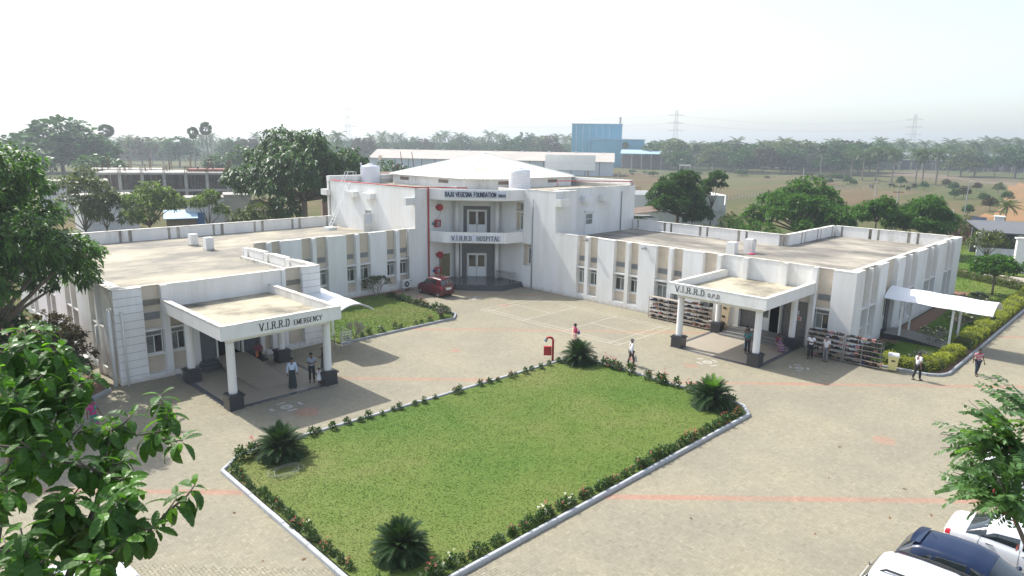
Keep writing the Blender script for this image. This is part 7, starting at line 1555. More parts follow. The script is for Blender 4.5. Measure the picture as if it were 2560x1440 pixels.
for p, M, kind, s, d in SV[:300]:
    o = link('leaf_spray', SPM[kind], PT); o.matrix_local = Matrix.Translation(p) @ M.to_4x4() @ Matrix.Scale(s, 4)
if len(SV) > 300: joined('leaf_sprays', [(p, M, k, s) for p, M, k, s, d in SV[300:]], SPM, None, PT)
PODM = pmat('reddish_pod', (.34,.08,.06), .6, .25, 9)
mb0 = MB(); mb0.add([(-.018,0,0),(.018,0,0),(.03,.008,-.06),(-.03,.008,-.06),(-.02,.0,-.13),(.02,.0,-.13),(0,-.012,-.06)], [(0,1,2,3),(3,2,5,4),(0,3,6),(3,4,6),(1,6,2),(2,6,5),(0,6,1),(4,5,6)]); o = mb0.build('pod', PODM); pm_ = o.data; bpy.data.objects.remove(o)
for p in pods[:60]: link('pod', pm_, PT, tuple(p), (rnd.uniform(-.7,.7), rnd.uniform(-.7,.7), rnd.uniform(0,6)), rnd.uniform(.4,.7))
# ------------------------------------------------------------------ far woods
def far_broad(seed, mat):
    rs = np.random.RandomState(seed); lob = mklobes(.42, .42, .42, .52, 16, .19, rs); V, t, _ = crown(lob, 520, 3, .085, .055, .25, .2, .9, rs); return quads('crown', V, mat, t)
def far_trunk():
    mb = MB(); mb.tube([(0,0,-.02),(.01,0,.25),(0,0,.5)], [.022,.017,.012], 5)
    for k in range(5): a = k*1.256; mb.tube([(0,0,.38),(.2*math.cos(a),.2*math.sin(a),.62)], [.012,.004], 4)
    o = mb.build('trunk', BARK); me = o.data; bpy.data.objects.remove(o); return me
FB = [far_broad(100+k, (LF_FAR, LF_FAR, LF_DARK, LF_BROWN, LF_OLIVE)[k]) for k in range(5)]; FT = far_trunk()
def palm_crown(seed, nf, L_, mat, droop):
    rs = np.random.RandomState(seed); V = []; T = []
    for k in range(nf):
        az = k*2.399+rs.uniform(-.2,.2); pit = 1.15-1.9*(k/nf)+rs.uniform(-.1,.1); n = 9; pts = [np.zeros(3)]
        for i in range(n): a = pit-droop*(i/n); pts.append(pts[-1]+np.array([math.cos(a)*math.cos(az), math.cos(a)*math.sin(az), math.sin(a)])*L_/n)
        sdv = np.array([-math.sin(az), math.cos(az), 0])
        for i in range(1, n+1):
            d0 = (pts[i]-pts[i-1])/(L_/n); l = L_*.21*(math.sin(PI*min(1, i/n*.85+.15))+.15)
            for s in (-1, 1):
                d = sdv*s*.75+d0*.55+np.array([0, 0, -.45]); d /= np.linalg.norm(d); w_ = d0*L_*.042; V.append([pts[i]-w_, pts[i]+w_, pts[i]+d*l+w_*.3, pts[i]+d*l-w_*.3]); T.append(rs.uniform(.7,1.35))
            V.append([pts[i-1]-sdv*.006*L_, pts[i-1]+sdv*.006*L_, pts[i]+sdv*.004*L_, pts[i]-sdv*.004*L_]); T.append(1.3)
    return np.array(V), np.array(T)
def palm_mesh(seed, nf, L_, zc, mat, droop):
    V, T = palm_crown(seed, nf, L_, mat, droop); V = V+np.array([0, 0, zc]); return quads('crown', V, mat, T)
PC = [palm_mesh(110+k, 22, .30, .80, LF_PALM, 1.2+.25*k) for k in range(3)]
def fan_mesh(seed):
    rs = np.random.RandomState(seed); V = []; T = []
    for k in range(70):
        u = unit(1, rs)[0]; c = u*np.array([.05,.05,.06]); 
        for j in range(7):
            d = u+unit(1, rs)[0]*.5; d /= np.linalg.norm(d); s = np.cross(d, unit(1, rs)[0]); s /= np.linalg.norm(s); V.append([c-s*.006, c+d*.06+s*.010, c+d*.085, c+d*.06-s*.010]); T.append(rs.uniform(.7,1.2))
    return quads('crown', np.array(V)+np.array([0,0,.86]), LF_PALM, T)
PF = [fan_mesh(120), fan_mesh(121)]
def ptrunk(r_, h):
    mb = MB(); mb.tube([(0,0,-.02),(.012,.005,h*.5),(0,0,h)], [r_*1.2,r_,r_*.85], 6); o = mb.build('trunk', BARKP); me = o.data; bpy.data.objects.remove(o); return me
PTK = ptrunk(.013, .81); FTK = ptrunk(.014, .86)
def far(kind, px, d, h, label, group, wd=1.0, v=None):
    x, y = spot(px, d); nm = {'broad': 'tree', 'coco': 'coconut_palm', 'fan': 'palmyra_palm', 'oil': 'oil_palm'}[kind]; r = empty(nm, (x, y, 0), rnd.uniform(0, 6.28), label, 'palm tree' if kind != 'broad' else 'tree', group)
    r.scale = (h*wd, h*wd, h); cm = (FB if kind == 'broad' else PF if kind == 'fan' else PC); link('crown', cm[v if v is not None else rnd.randrange(len(cm))], r); link('trunk', {'broad': FT, 'coco': PTK, 'oil': PTK, 'fan': FTK}[kind], r); return r
far('fan', 517, 300, 19.6, 'tallest palmyra palm of the pair above the construction site', 'palmyra pair', 1.0); far('fan', 484, 300, 17.6, 'shorter palmyra palm of the pair above the construction site', 'palmyra pair', 1.0)
far('fan', 268, 300, 17.8, 'round-headed palmyra palm left of the construction site skyline', None, 1.3)
far('coco', 845, 330, 19, 'lone coconut palm standing in front of the left pylon', None)
far('broad', 150, 260, 20.5, 'huge pale broad tree rising highest at the left horizon', None, 1.5, 0); far('broad', 205, 265, 15, 'rounded tree right of the huge pale tree on the left', None, 1.6, 1); far('broad', 50, 240, 12.5, 'dark round tree at the far left horizon', None, 1.4, 2); far('broad', 95, 250, 13, 'middle tree between the two big trees at the left horizon', None, 1.2, 0); far('broad', 5, 250, 13.5, 'tree at the very left edge of the horizon wood', None, 1.2, 1)
far('broad', 605, 230, 12.5, 'upright dark tree just left of the huge dark spreading tree', None, 1.05, 2); far('broad', 545, 235, 9, 'low round tree right of the palmyra pair', None, 1.4, 2); far('broad', 300, 200, 6.5, 'low bright tree behind the construction roof', None, 1.6, 4); far('broad', 355, 200, 6, 'low dark tree behind the construction roof', None, 1.6, 2); far('broad', 240, 200, 9.5, 'dark bush-like tree left behind the construction roof', None, 1.5, 2)
cl = ['leftmost coconut palm of the row in the field','second coconut palm from left in the field row','tall coconut palm with a leaning trunk in the field row','coconut palm standing apart at the centre of the field row','coconut palm left of the tight pair in the field row','coconut palm right of the tight pair in the field row','thick coconut palm at the right end of the field row']
for k, (px, d, h) in enumerate(((2138,330,14),(2165,325,14.2),(2200,322,15.8),(2240,318,15.2),(2300,312,15),(2318,310,14.5),(2352,308,15.2))): far('coco', px, d, h, cl[k], 'coconut palms in the field', 1.45)
for k, (px, d, h) in enumerate(((1563,420,15),(1624,410,13.5))): far('coco' if k else 'fan', px, d, h, ['palmyra palm beside the blue factory annex','coconut palm in front of the open blue-roofed shed'][k], None, 1.1)
far('broad', 1512, 130, 7.3, 'dark round tree right of the billboard', None, 1.0, 2); far('broad', 1530, 132, 4.5, 'small grey tree below the dark round tree by the billboard', None, 1.2, 4)
far('broad', 1350, 190, 7.5, 'dark round tree before the long warehouse, left of the billboard', None, 1.1, 2); far('broad', 1290, 170, 5.5, 'low green bush-like tree behind the pyramid roof, right side', None, 1.6, 4); far('broad', 1040, 160, 5.2, 'low tree in front of the long warehouse wall', None, 1.4, 4); far('broad', 1390, 165, 5.4, 'bright low tree just left of the billboard panels', None, 1.7, 4)
nm_ = 0
FG = 'trees of the wood along the horizon'
def row(x0, x1, step, dist, ytop, kinds, where, wd=1., jit=8):
    px = x0
    while px < x1:
        d = dist*rnd.uniform(.92, 1.08); k = kinds[rnd.randrange(len(kinds))]; yt = ytop-7+rnd.uniform(-jit, jit)+(6 if k == 'broad' else 0); h = max(5, topz(yt, d, px))*(1.02 if k != 'broad' else 1.0)
        far(k, px, d, h, {'broad': 'hazy broad tree', 'coco': 'hazy coconut palm', 'fan': 'hazy palmyra palm', 'oil': 'hazy oil palm'}[k]+' '+where, FG, wd*(1.3 if k == 'broad' else 1)); px += step*rnd.uniform(.6, 1.4)
row(215, 640, 24, 380, 340, ['coco','coco','broad'], 'in the wood behind the construction site')
row(-40, 220, 30, 300, 352, ['broad','broad','coco'], 'in the wood at the left edge')
row(640, 960, 26, 440, 342, ['coco','broad'], 'behind the huge dark spreading tree')
row(930, 1440, 20, 470, 338, ['coco','coco','coco','coco','broad'], 'in the wood beyond the long warehouse')
row(1640, 2210, 24, 420, 352, ['broad','broad','broad','coco'], 'in the wood beyond the ploughed field')
row(1700, 2130, 38, 372, 366, ['broad','broad','broad','fan'], 'at the front edge of the wood beyond the field')
row(2200, 2620, 24, 520, 350, ['oil'], 'of the plantation at the right horizon', 1.1)
row(2380, 2620, 40, 430, 366, ['broad','oil'], 'at the front of the right-hand plantation', 1.1)
# the mass of the wood behind those
def woods():
    VV = []; TT = []; base = []
    for me in (FB[0], FB[1], PC[0], PC[1]):
        c = np.empty(len(me.vertices)*3, np.float32); me.vertices.foreach_get('co', c); c = c.reshape(-1, 4, 3); t = np.empty(len(c), np.float32); me.attributes['tint'].data.foreach_get('value', t); s = slice(None, None, 2); base.append((c[s], t[s]))
    rs = np.random.RandomState(5)
    for k in range(560):
        px = rs.uniform(-150, 2720); d = rs.uniform(450, 640) if px < 2200 else rs.uniform(540, 680); yt = 347+(px-300)*.0045+rs.uniform(-5, 12); h = max(7, topz(yt, d, px)); 
        kk = rs.randint(4); kk = kk if px < 2150 else 2+kk % 2; c, t = base[kk]; a = rs.uniform(0, 6.28); x, y = spot(px, d); ca, sa = math.cos(a), math.sin(a); w_ = h*(1.5 if kk < 2 else 1.25)
        v = np.empty_like(c); v[..., 0] = (c[..., 0]*ca-c[..., 1]*sa)*w_+x; v[..., 1] = (c[..., 0]*sa+c[..., 1]*ca)*w_+y; v[..., 2] = c[..., 2]*h; VV.append(v); TT.append(t*rs.uniform(.75, 1.2))
        if kk >= 2 or True:      # undergrowth below it
            u = rs.randint(len(base[0][0]), size=260); c2 = base[0][0][u]; v2 = np.empty_like(c2); v2[..., 0] = c2[..., 0]*h*1.9+x; v2[..., 1] = c2[..., 1]*h*1.9+y; v2[..., 2] = (c2[..., 2]-.28)*h*.75; VV.append(v2); TT.append(base[0][1][u]*.85)
    V = np.concatenate(VV); T = np.concatenate(TT); tag(link('woodland', quads('woodland', V, LF_FAR, T)), kind='stuff')
woods()
# scattered small trees and bushes over the fields
fl = [(2085,250,4),(2060,260,4.5),(2300,235,3.5),(2405,200,4.2),(2428,205,5.4),(2445,150,3.6),(2480,190,4.2),(2500,165,5),(2515,240,5),(2460,245,4.6),(2400,235,5),(2325,240,4.4),(2540,200,4.5),(2130,255,5.2),(2145,245,4.0),(2265,260,5.5),(2380,260,5.0)]
for px, d, h in fl: far('broad', px, d*1.12, h*.68, 'small young tree scattered on the grazing field', 'young trees on the field', 1.1)
for k in range(16): far('broad', rnd.uniform(1560, 2130), rnd.uniform(300, 350), rnd.uniform(1.2, 3.2), 'low bush on the far edge of the ploughed field', 'bushes along the field edge', 2.2)
far('coco', 2545, 128, 6.2, 'dark-fronded palm by the orange earth bank at the right edge', None, 1.3)
# ------------------------------------------------------------------ far buildings and works
def bld(name, px, d, rz, label, cat='building'):
    x, y = spot(px, d); return empty(name, (x, y, 0), rz, label, cat)
VIEW = lambda px: math.atan2(spot(px, 1)[1], spot(px, 1)[0])-PI/2     # turn so that local -Y faces the camera
FWHITE = pmat('limewashed_wall', (.62,.61,.60), .9, .08, .4); FBLUE = pmat('blue_cladding', (.10,.36,.50), .6, .08, .3); FBLUE2 = pmat('pale_blue_roof', (.34,.50,.62), .6, .08, .3); FROOF = pmat('asbestos_roof', (.46,.41,.36), .9, .12, .12); FGREY = pmat('dark_grey_roof', (.13,.135,.145), .8, .1, .6)
# building under construction
r = bld('unfinished_building', 430, 150, VIEW(430)-.10, 'unfinished two-storey concrete frame packed with wooden props and bristling rebar')
W_, Dp = 27.5, 13
for z, h, nm in ((3.1,.4,'floor_slab'),(6.7,.45,'roof_slab')): mb = MB(); mb.box(-W_/2,W_/2,0,Dp,z,z+h); mb.build(nm, CONC, r)
mb = MB(); mb.box(-W_/2-4,-W_/2+10,Dp,Dp+8,6.9,7.3); mb.build('roof_slab', CONC, r); mb = MB(); mb.box(2,10,4,10,7.16,7.7); mb.build('upstand', pmat('red_brown_brick',(.24,.11,.08),.9,.2,1.5), r)
for i in range(8):
    for j in range(3):
        x = -W_/2+.4+i*(W_-.8)/7; mb = MB(); mb.box(x-.28,x+.28,.1+j*(Dp-.8)/2,.66+j*(Dp-.8)/2,0,6.7); mb.build('column', CONC, r)
mb = MB(); mb.box(-W_/2+.3,W_/2-.3,Dp-.5,Dp-.2,0,6.7); mb.build('back_wall', pmat('brown_shed_wall',(.20,.15,.11),.9,.2,2), r); r.scale = (1, 1, .9)
mb = MB(); rs_ = random.Random(3)
for k in range(330):
    x = rs_.uniform(-W_/2+.8, W_/2-.8); y = rs_.uniform(.6, 6); dx = rs_.uniform(-.25,.25); mb.tube([(x,y,3.5),(x+dx*.5,y,5.1),(x+dx,y,6.7)], .05, 3, cap=False)
o = mb.build('prop', STICK, r); a = o.data.attributes.new('tint','FLOAT','FACE'); a.data.foreach_set('value', np.random.RandomState(2).uniform(.5,1.9,len(o.data.polygons)).astype(np.float32)); tag(o, kind='stuff')
mb = MB()
for i in range(8):
    for j in range(3):
        for k in range(6):
            x = -W_/2+.4+i*(W_-.8)/7+rs_.uniform(-.3,.3); y = .4+j*(Dp-.8)/2+rs_.uniform(-.3,.3); mb.tube([(x,y,7.1),(x+rs_.uniform(-.12,.12),y,7.1+rs_.uniform(.9,1.6) if j < 2 else 7.1+rs_.uniform(2,3.6))], .035, 3, cap=False)
tag(mb.build('rebar', RUST, r), kind='stuff')
for px, dx in ((490,0),(527,1)):
    pass
# white sheds and blue door before it
r = bld('white_shed', 270, 112, VIEW(270)+.2, 'white-walled shed with grooved panels behind the left feathery trees', 'shed')
for k in range(5): mb = MB(); mb.box(-4,3,0,.3,k*.95+.02,(k+1)*.95-.02); mb.build('wall_panel', FWHITE, r)
mb = MB(); mb.box(-4,3,.3,6,0,4.6); mb.build('wall', FWHITE, r); mb = MB(); mb.box(-4.2,3.2,-.2,6.2,4.77,4.95); mb.build('roof', FROOF, r); mb = MB(); mb.box(3.01,3.06,.4,2.2,0,2.6); mb.build('door', pmat('teal_door',(.02,.22,.18),.6,.1,3), r)
r = bld('white_shed', 172, 140, VIEW(172), 'pale long building glimpsed behind the half-bare tree', 'shed')
mb = MB(); mb.box(-5,5,0,6,0,5.4); mb.build('wall', FWHITE, r); mb = MB(); mb.box(-5.2,5.2,-.2,6.2,5.4,5.6); mb.build('roof', FROOF, r)
for k in range(3): mb = MB(); mb.box(-4+k*3,-2.6+k*3,-.04,.05,3.2,4.6); mb.build('window', DARKGL, r)
r = bld('blue_roofed_shed', 440, 100, VIEW(440), 'small shed with a light blue sheet roof', 'shed')
mb = MB(); mb.box(-1.9,1.7,0,3,0,2.7); mb.build('wall', pmat('brown_shed_wall',(.20,.15,.11),.9,.2,2), r); mb = MB(); mb.add([(-2.2,-.5,2.7),(1.9,-.5,2.7),(1.9,3.2,3.5),(-2.2,3.2,3.5),(-2.2,-.5,2.62),(1.9,-.5,2.62),(1.9,3.2,3.42),(-2.2,3.2,3.42)], [(0,1,2,3),(7,6,5,4),(0,4,5,1),(1,5,6,2),(2,6,7,3),(3,7,4,0)]); mb.build('roof', FBLUE2, r)
r = bld('white_outbuilding', 530, 102, VIEW(530), 'white flat-roofed outbuilding with a tall blue door', 'building')
mb = MB(); mb.box(-3.9,1.0,0,4,0,5.0); mb.build('wall', FWHITE, r); mb = MB(); mb.box(1.0,4.4,-1,4,0,5.4); mb.build('wall', CONC, r); mb = MB(); mb.box(-3.6,-1.6,-.06,.0,0,3.2); mb.build('door', pmat('bright_blue_door',(.03,.16,.42),.5,.08,2), r); mb = MB(); mb.box(-4.1,1.0,-.2,4.2,5.0,5.2); mb.build('roof', CONC, r); mb = MB(); mb.box(.9,4.5,-1.1,4.1,5.4,5.6); mb.build('roof', CONC, r)
# brick-edged roof with the workers on it, behind the water tank
r = bld('brick_building', 980, 112, VIEW(980)+.12, 'low brick building with an unfinished roof where labourers work', 'building')
BRK = pmat('dusty_brick', (.20,.12,.09), .95, .3, 2, .3)
mb = MB(); mb.box(-11,11,0,10,0,7.6); mb.build('wall', BRK, r); mb = MB(); mb.box(-11.1,11.1,-.1,10.1,7.6,7.9); mb.build('roof_slab', pmat('earth_screed', (.17,.11,.085), .95, .2, .8), r); mb = MB(); mb.box(-11,11,-.4,-.1,7.0,7.9); mb.build('parapet', BRK, r)
for k in range(2): mb = MB(); mb.tube([(2.1+1.9*k,3,7.9),(1.7+1.85*k,3,11.4)], .06, 5); mb.build('scaffold_pole', RUST, r)
wx, wy = r.location.x, r.location.y
def roofp(px, d, z, *a, **k): x, y = spot(px, d); person((x, y), *a, z=z, **k)
roofp(983, 115, 7.9, 2.4, 'labourer in a white vest and dark trousers at the left on the brick roof', 'shirt', 'trousers', WH, (.03,.03,.04), 'lean')
roofp(993, 116, 7.9, 1.2, 'labourer with a white head cloth in a striped shirt on the brick roof', 'shirt', 'trousers', CHECK, (.05,.04,.04), 'stand', hair='grey')
roofp(1007, 115, 7.9, 3.0, 'labourer in white bending over at the right on the brick roof', 'shirt', 'trousers', WH, (.02,.02,.03), 'lean')
roofp(490, 154, 6.44, 2.4, 'construction worker in pale clothes on the unfinished roof, left one', 'shirt', 'trousers', WH, (.10,.10,.12), 'stand')
roofp(528, 154, 6.44, 2.4, 'construction worker in dark clothes on the unfinished roof, right one', 'shirt', 'trousers', (.08,.08,.10), (.05,.05,.06), 'stand')
# long warehouse
r = bld('warehouse', 1222, 300, VIEW(1240)-.16, 'very long low warehouse with a pale sheet roof', 'warehouse')
Lw = 53.5
for k in range(18): mb = MB(); mb.box(-Lw+k*2*Lw/18+.04,-Lw+(k+1)*2*Lw/18-.04,0,.3,0,6.0); mb.build('wall_panel', pmat('pale_blue_wall',(.50,.54,.57),.8,.06,.5), r)
mb = MB(); mb.box(-Lw+.1,Lw-.1,.35,24,0,5.8); mb.build('core', FGREY, r)
for k in range(17): mb = MB(); x = -Lw+(k+1)*2*Lw/18; mb.box(x-.16,x+.16,-.12,.02,0,6.0); mb.build('stanchion', FGREY, r)
mb = MB(); mb.add([(-Lw-.3,-.8,5.95),(Lw+.3,-.8,5.95),(Lw+.3,12,9.6),(-Lw-.3,12,9.6),(-Lw-.3,24.8,5.95),(Lw+.3,24.8,5.95)], [(0,1,2,3),(3,2,5,4)]); mb.build('roof', FROOF, r)
mb = MB(); mb.add([(-Lw,0,5.9),(-Lw,24,5.9),(-Lw,12,9.5)], [(0,1,2)]); mb.add([(Lw,0,5.9),(Lw,24,5.9),(Lw,12,9.5)], [(0,1,2)]); mb.build('gable', FWHITE, r)
for k in range(9): mb = MB(); mb.box(-Lw+6+k*12,-Lw+7.2+k*12,11.6,12.4,9.55,10.0); mb.build('ridge_ventilator', FWHITE, r)
# blue factory
r = bld('blue_factory', 1505, 430, VIEW(1505), 'tall blue sheet-clad factory with a slim chimney', 'factory')
mb = MB(); mb.box(-18.6,11.8,0,18,0,25.2); mb.build('tower', FBLUE, r); mb = MB(); mb.box(-19,12.2,-.4,18.4,25.2,25.6); mb.build('roof', FBLUE2, r); mb = MB(); mb.box(-6,25,-8,-.05,0,16.2); mb.build('annex', FBLUE, r); mb = MB(); mb.box(-6.4,25.4,-8.4,-.04,16.2,16.6); mb.build('annex_roof', FBLUE2, r)
mb = MB(); mb.tube([(10.6,9,25.6),(10.6,9,30)], .7, 10); mb.build('chimney', CONC, r)
for k in range(6): mb = MB(); mb.box(-16+k*4,-15.6+k*4,-.06,.0,.5,24.6); mb.build('downpipe', FBLUE2, r)
r = bld('open_shed', 1625, 395, VIEW(1625), 'open-sided shed with a pale blue roof on posts', 'shed')
mb = MB(); mb.add([(-16,0,8.6),(13,0,8.6),(13,14,10.6),(-16,14,10.6),(-16,0,8.2),(13,0,8.2),(13,14,10.2),(-16,14,10.2)], [(0,1,2,3),(7,6,5,4),(0,4,5,1),(1,5,6,2),(2,6,7,3),(3,7,4,0)]); mb.build('roof', FBLUE2, r)
for k in range(6): mb = MB(); mb.box(-15+k*5.4-.25,-15+k*5.4+.25,.3,.8,0,8.3); mb.build('post', CONC, r)
mb = MB(); mb.box(-16,13,13,13.4,0,9.8); mb.build('back_wall', pmat('brown_wall',(.18,.14,.12),.9,.1,.3), r)
# long unfinished concrete gallery at the right
r = bld('concrete_gallery', 2400, 540, VIEW(2400)+.05, 'long unfinished concrete gallery of posts under one flat slab', 'building')
mb = MB(); mb.box(-46,46,0,9,6.0,6.6); mb.build('slab', CONC, r)
for k in range(15): mb = MB(); mb.box(-45+k*6.2,-44.3+k*6.2,.4,.9,0,6.0); mb.build('post', CONC, r)
mb = MB(); mb.box(-46,46,8.6,9,0,6.0); mb.build('back_wall', FGREY, r)
r = bld('field_hut', 1716, 330, VIEW(1716), 'small flat-roofed open hut at the field edge', 'hut')
mb = MB(); mb.box(-2.6,2.6,-.2,3,4.2,4.5); mb.build('roof', FWHITE, r)
for x in (-2.3,0,2.3): mb = MB(); mb.box(x-.12,x+.12,0,.24,0,4.2); mb.build('post', FWHITE, r)
# white outbuilding behind the right wing
r = bld('white_annex', 1710, 104, VIEW(1710)+.30, 'white hospital annex with grooved parapet behind the dense dark tree', 'building')
mb = MB(); mb.box(-7.5,6.8,0,9,0,4.6); mb.build('wall', WHITE, r)
for k in range(4): mb = MB(); mb.box(-7.6+k*3.65,-4.4+k*3.65,-.25,-.02,3.6,6.0); mb.build('parapet_panel', WSTREAK, r)
for k in range(3): mb = MB(); mb.box(-4.38+k*3.65,-3.97+k*3.65,-.08,.1,3.6,5.9); mb.build('parapet_groove', STAIN, r)
for k in range(2): mb = MB(); mb.box(6.82,7.05,.2+k*4.4,4.2+k*4.4,0,6.0); mb.build('parapet_panel', WSTREAK, r)
mb = MB(); mb.box(-7.5,6.8,8.8,9.1,4.6,6.0); mb.build('parapet_panel', WSTREAK, r)
r = bld('tin_shed', 1590, 92, VIEW(1590)+.2, 'lean-to with a rusty tilted sheet roof beside the upper wall', 'shed')
mb = MB(); mb.box(-1.6,3.2,0,4,0,3.6); mb.build('wall', WHITE, r); mb = MB(); mb.add([(-2,-.4,3.9),(3.4,-.4,4.6),(3.4,4,4.9),(-2,4,4.2),(-2,-.4,3.84),(3.4,-.4,4.54),(3.4,4,4.84),(-2,4,4.14)], [(0,1,2,3),(7,6,5,4),(0,4,5,1),(1,5,6,2),(2,6,7,3),(3,7,4,0)]); mb.build('roof', pmat('rusty_sheet',(.17,.12,.09),.8,.3,1.5), r)
# compound wall, gate lodge and far gate on the right
r = empty('gate_lodge', (104.6, 11.6, 0), math.radians(-66), 'low gate lodge with a grey roof and barred openings', 'building')
mb = MB(); mb.add([(-7,-1.0,3.2),(6,-1.0,3.2),(6,8,3.9),(-7,8,3.9),(-7,-1.0,3.05),(6,-1.0,3.05),(6,8,3.75),(-7,8,3.75)], [(0,1,2,3),(7,6,5,4),(0,4,5,1),(1,5,6,2),(2,6,7,3),(3,7,4,0)]); mb.build('roof', FGREY, r)
mb = MB(); mb.box(-7.2,6,-.15,.15,0,1.15); mb.build('plinth_wall', WHITE, r); mb = MB(); mb.box(-7,5.8,4,4.3,0,3.2); mb.build('back_wall', FGREY, r)
for x in (-7,-2.6,1.8,5.6): mb = MB(); mb.box(x-.45,x+.45,-.25,.3,1.152,3.0); mb.build('pillar', WHITE, r)
for a in (-6.5,-2.1,2.3):
    for k in range(16): mb = MB(); x = a+.1+k*.215; mb.box(x-.02,x+.02,-.03,.03,1.152,2.3); mb.build('bar', BLACKP, r)
    mb = MB(); mb.box(a,a+3.4,-.04,.04,2.3,2.36); mb.build('rail', BLACKP, r)
r = empty('compound_wall', (91.6, 12.2, 0), math.radians(-66), 'tall white compound wall block at the right edge', 'wall')
mb = MB(); mb.box(-.6,6.5,-.3,.3,0,3.7); mb.build('wall', WHITE, r); mb = MB(); mb.box(-.75,6.6,-.4,.4,3.7,3.85); mb.build('coping', WSTREAK, r)
r = empty('gate_pillar', (*spot(2529,122), 0), .2, 'square white gate pillar by the orange earth bank', 'pillar'); mb = MB(); mb.box(-.65,.65,-.6,.6,0,3.6); mb.build('shaft', WHITE, r); mb = MB(); mb.box(-.72,.72,-.68,.68,3.6,3.8); mb.build('cap', WSTREAK, r)
r = empty('yard_sign', (*spot(2492,132), 0), math.radians(-70), 'cream roadside sign wall with a faded blue picture panel', 'sign'); mb = MB(); mb.box(-4.2,3.4,-.15,.15,.2,2.0); mb.build('wall', pmat('cream_wall',(.60,.55,.36),.8,.05,1), r); mb = MB(); mb.box(-1.9,.2,-.2,-.152,.2,2.7); mb.build('panel', pmat('faded_blue_print',(.16,.19,.30),.6,.6,1.2), r)
r = empty('white_pylon_wall', (131, 28.0, 0), .3, 'narrow white wall end standing behind the far corner of the right wing', 'wall'); mb = MB(); mb.box(-.3,.3,-.6,.6,0,3.4); mb.build('shaft', WHITE, r)
# poles, fence posts, pylons, cables, animals
def pole(px, d, h, label, arms=2):
    x, y = spot(px, d); r = empty('power_pole', (x, y, 0), VIEW(px)+.5, label, 'pole'); mb = MB(); mb.tube([(0,0,0),(0,0,h)], [.17,.11], 7); mb.build('shaft', CONC, r)
    for k in range(arms): mb = MB(); mb.box(-.9,.9,-.06,.06,h-.5-k*.9,h-.38-k*.9); mb.build('crossarm', RUST, r)
    for sd in (-.8,0,.8): mb = MB(); mb.lathe([(.06,0),(.10,.08),(.04,.2)],sd,0,8,cz=h-.38); mb.build('insulator', BLACKP, r)
pole(2016, 300, 5.5, 'power pole at the far side of the ploughed field', 1); pole(2204, 215, 5.2, 'double-armed power pole in front of the buffaloes'); pole(2262, 128, 7.6, 'nearest power pole, behind the flat-topped and feathery trees'); pole(1549, 190, 6.0, 'power pole left of the ploughed field', 1)
r = empty('lamp_post', (124.4,24.5,0), 0, 'thin pale lamp post just beyond the far corner of the right wing', 'lamp post'); mb = MB(); mb.tube([(0,0,0),(0,0,8.2),(.4,-.3,8.5)], .07, 8); mb.build('shaft', GREYP, r); mb = MB(); mb.box(.3,.8,-.5,-.2,8.45,8.55); mb.build('lantern', LAMPW, r)
WIREM = pmat('fence_wire', (.30,.29,.28), .7, .1, 4); POSTM = pmat('pale_stone_post', (.33,.31,.27), .9, .1, 4)
def fence(pts, n, h, label):
    P = [Vector((*spot(*p), 0)) for p in pts]; r = empty('fence', tuple(P[0]), 0, label, 'fence'); tot = [(a, b) for a, b in zip(P[:-1], P[1:])]; L_ = sum((b-a).length for a, b in tot)
    for a, b in tot:
        m_ = max(2, int(n*(b-a).length/L_))
        for k in range(m_):
            p = a.lerp(b, k/m_)-P[0]; mb = MB(); mb.box(p.x-.07,p.x+.07,p.y-.07,p.y+.07,0,h*rnd.uniform(.9,1.1)); mb.build('post', POSTM, r)
        mb = MB()
        for z in (.4,.75): mb.tube([tuple(a-P[0]+Vector((0,0,h*z))), tuple(b-P[0]+Vector((0,0,h*z)))], .02, 3)
        mb.build('wire', WIREM, r)
fence(((1535,300),(1690,330),(1920,335),(2140,290),(2300,300)), 40, 1.9, 'line of pale posts along the far edge of the ploughed field')
fence(((1820,176),(1960,205),(2135,250),(2320,262)), 60, 1.5, 'close stick fence crossing the fields behind the umbrella tree')
fence(((1690,160),(1830,172)), 14, 1.4, 'short stick fence near the dense dark tree')
r = empty('cattle_pen', (*spot(1594,200),0), VIEW(1594), 'small dark timber pen at the near edge of the ploughed field', 'pen')
for k in range(7): mb = MB(); mb.box(-1.6+k*.5,-1.5+k*.5,0,.1,0,1.3); mb.build('post', RUST, r)
for z in (.5,1.2): mb = MB(); mb.box(-1.6,1.6,.1,.16,z,z+.1); mb.build('rail', RUST, r)
def pylon(px, d, h, label):
    x, y = spot(px, d); r = empty('pylon', (x, y, 0), VIEW(px)+.3, label, 'pylon'); mb = MB(); b = h*.11
    for sx in (-1,1):
        for sy in (-1,1): mb.tube([(sx*b,sy*b,0),(sx*b*.3,sy*b*.3,h*.55),(sx*b*.16,sy*b*.16,h)], .07, 4)
    n = 11
    for k in range(n):
        z0, z1 = h*k/n, h*(k+1)/n; w = lambda z: b*(1-.7*z/(h*.55)) if z < h*.55 else b*.3-(b*.14)*(z-h*.55)/(h*.45)
        for sy in (-1,1): mb.tube([(-w(z0),sy*w(z0),z0),(w(z1),sy*w(z1),z1)], .035, 3); mb.tube([(w(z0),sy*w(z0),z0),(-w(z1),sy*w(z1),z1)], .035, 3)
    mb.build('lattice', GREYP, r)
    for z in (.62,.76,.9): m2 = MB(); m2.tube([(-h*.15,0,h*z),(0,0,h*z+.8),(h*.15,0,h*z)], .08, 4); m2.tube([(-h*.15,0,h*z),(h*.15,0,h*z)], .06, 4); m2.build('crossarm', GREYP, r)
    return r
pylon(871, 430, topz(262,430,871), 'faint lattice pylon on the left of the skyline'); pylon(1687, 520, topz(277,520,1687), 'faint lattice pylon right of the blue factory'); pylon(2280, 620, topz(288,620,2280), 'faintest lattice pylon at the right of the skyline')
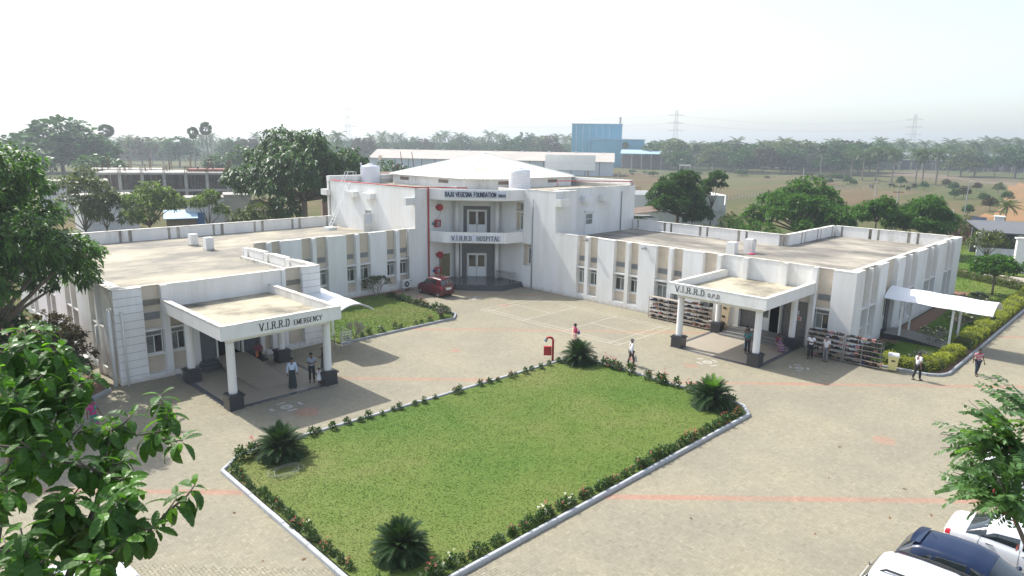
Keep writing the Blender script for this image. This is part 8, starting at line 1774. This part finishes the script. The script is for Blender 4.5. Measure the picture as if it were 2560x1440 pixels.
for lv in (.76,.9):
    pts = []
    for (a, da, ha), (b, db, hb_) in (((871,430,topz(262,430,871)),(1687,520,topz(277,520,1687))),((1687,520,topz(277,520,1687)),(2280,620,topz(288,620,2280)))):
        A = Vector((*spot(a,da),ha*lv)); B = Vector((*spot(b,db),hb_*lv)); pts += [A.lerp(B,k/12)-Vector((0,0,5*4*(k/12)*(1-k/12)*.9)) for k in range(12)]
    pts.append(B); mb = MB(); mb.tube([tuple(p) for p in pts], .05, 3); tag(mb.build('power_cable', GREYP), ['upper','lower'][lv < .8]+' power cable sagging between the three pylons', 'cable')
BUF = pmat('buffalo_hide', (.022,.02,.02), .7, .2, 3)
def buffalo(px, d, rz, label):
    x, y = spot(px, d); r = empty('buffalo', (x, y, 0), rz, label, 'buffalo'); V = [(0,0,1.05),(.55,0,1.08),(.85,0,1.15),(1.1,0,1.25),(1.42,0,1.12),(-.6,0,1.05),(-.85,0,1.0),(-.95,0,.5)]; E = [(0,1),(1,2),(2,3),(3,4),(0,5),(5,6),(6,7)]; R2 = [(.36,.40),(.36,.40),(.24,.28),(.17,.19),(.10,.11),(.32,.36),(.14,.16),(.025,.025)]
    for bx, k in ((.55,1),(-.6,5)):
        for sd in (-.2,.2): V += [(bx,sd,.75),(bx+(.03 if k == 1 else .1),sd,.42),(bx+(.03 if k == 1 else -.02),sd,.05)]; n = len(V); E += [(k,n-3),(n-3,n-2),(n-2,n-1)]; R2 += [.13,.075,.06]
    skin('body', V, E, R2, 0, BUF, r, 1)
    for sd in (-1,1): mb = MB(); mb.tube([(1.15,sd*.14,1.38),(1.0,sd*.42,1.46),(.78,sd*.5,1.6)], [.05,.035,.01], 6); mb.build('horn', GREYP, r); mb = MB(); mb.ell((1.08,sd*.24,1.27),(.05,.13,.06),8,5); mb.build('ear', BUF, r)
buffalo(2192, 262, .9, 'black buffalo standing behind the double-armed pole'); buffalo(2285, 256, -.4, 'black buffalo grazing alone under the coconut palms'); buffalo(2243, 275, 2.2, 'smaller dark buffalo between the other two')
# ------------------------------------------------------------------ air
def haze():
    mt = bpy.data.materials.new('haze_air'); mt.use_nodes = True; N = mt.node_tree.nodes; L = mt.node_tree.links
    for n in list(N):
        if n.type == 'BSDF_PRINCIPLED': N.remove(n)
    v = N.new('ShaderNodeVolumePrincipled'); v.inputs['Color'].default_value = (.86,.94,1,1); v.inputs['Density'].default_value = HAZE; v.inputs['Anisotropy'].default_value = .35
    L.new(v.outputs[0], N['Material Output'].inputs['Volume'])
    mb = MB(); mb.box(-2100,2100,-2100,2100,-1.1,54); o = mb.build('haze', mt); tag(o, kind='stuff')
if HAZE: haze()
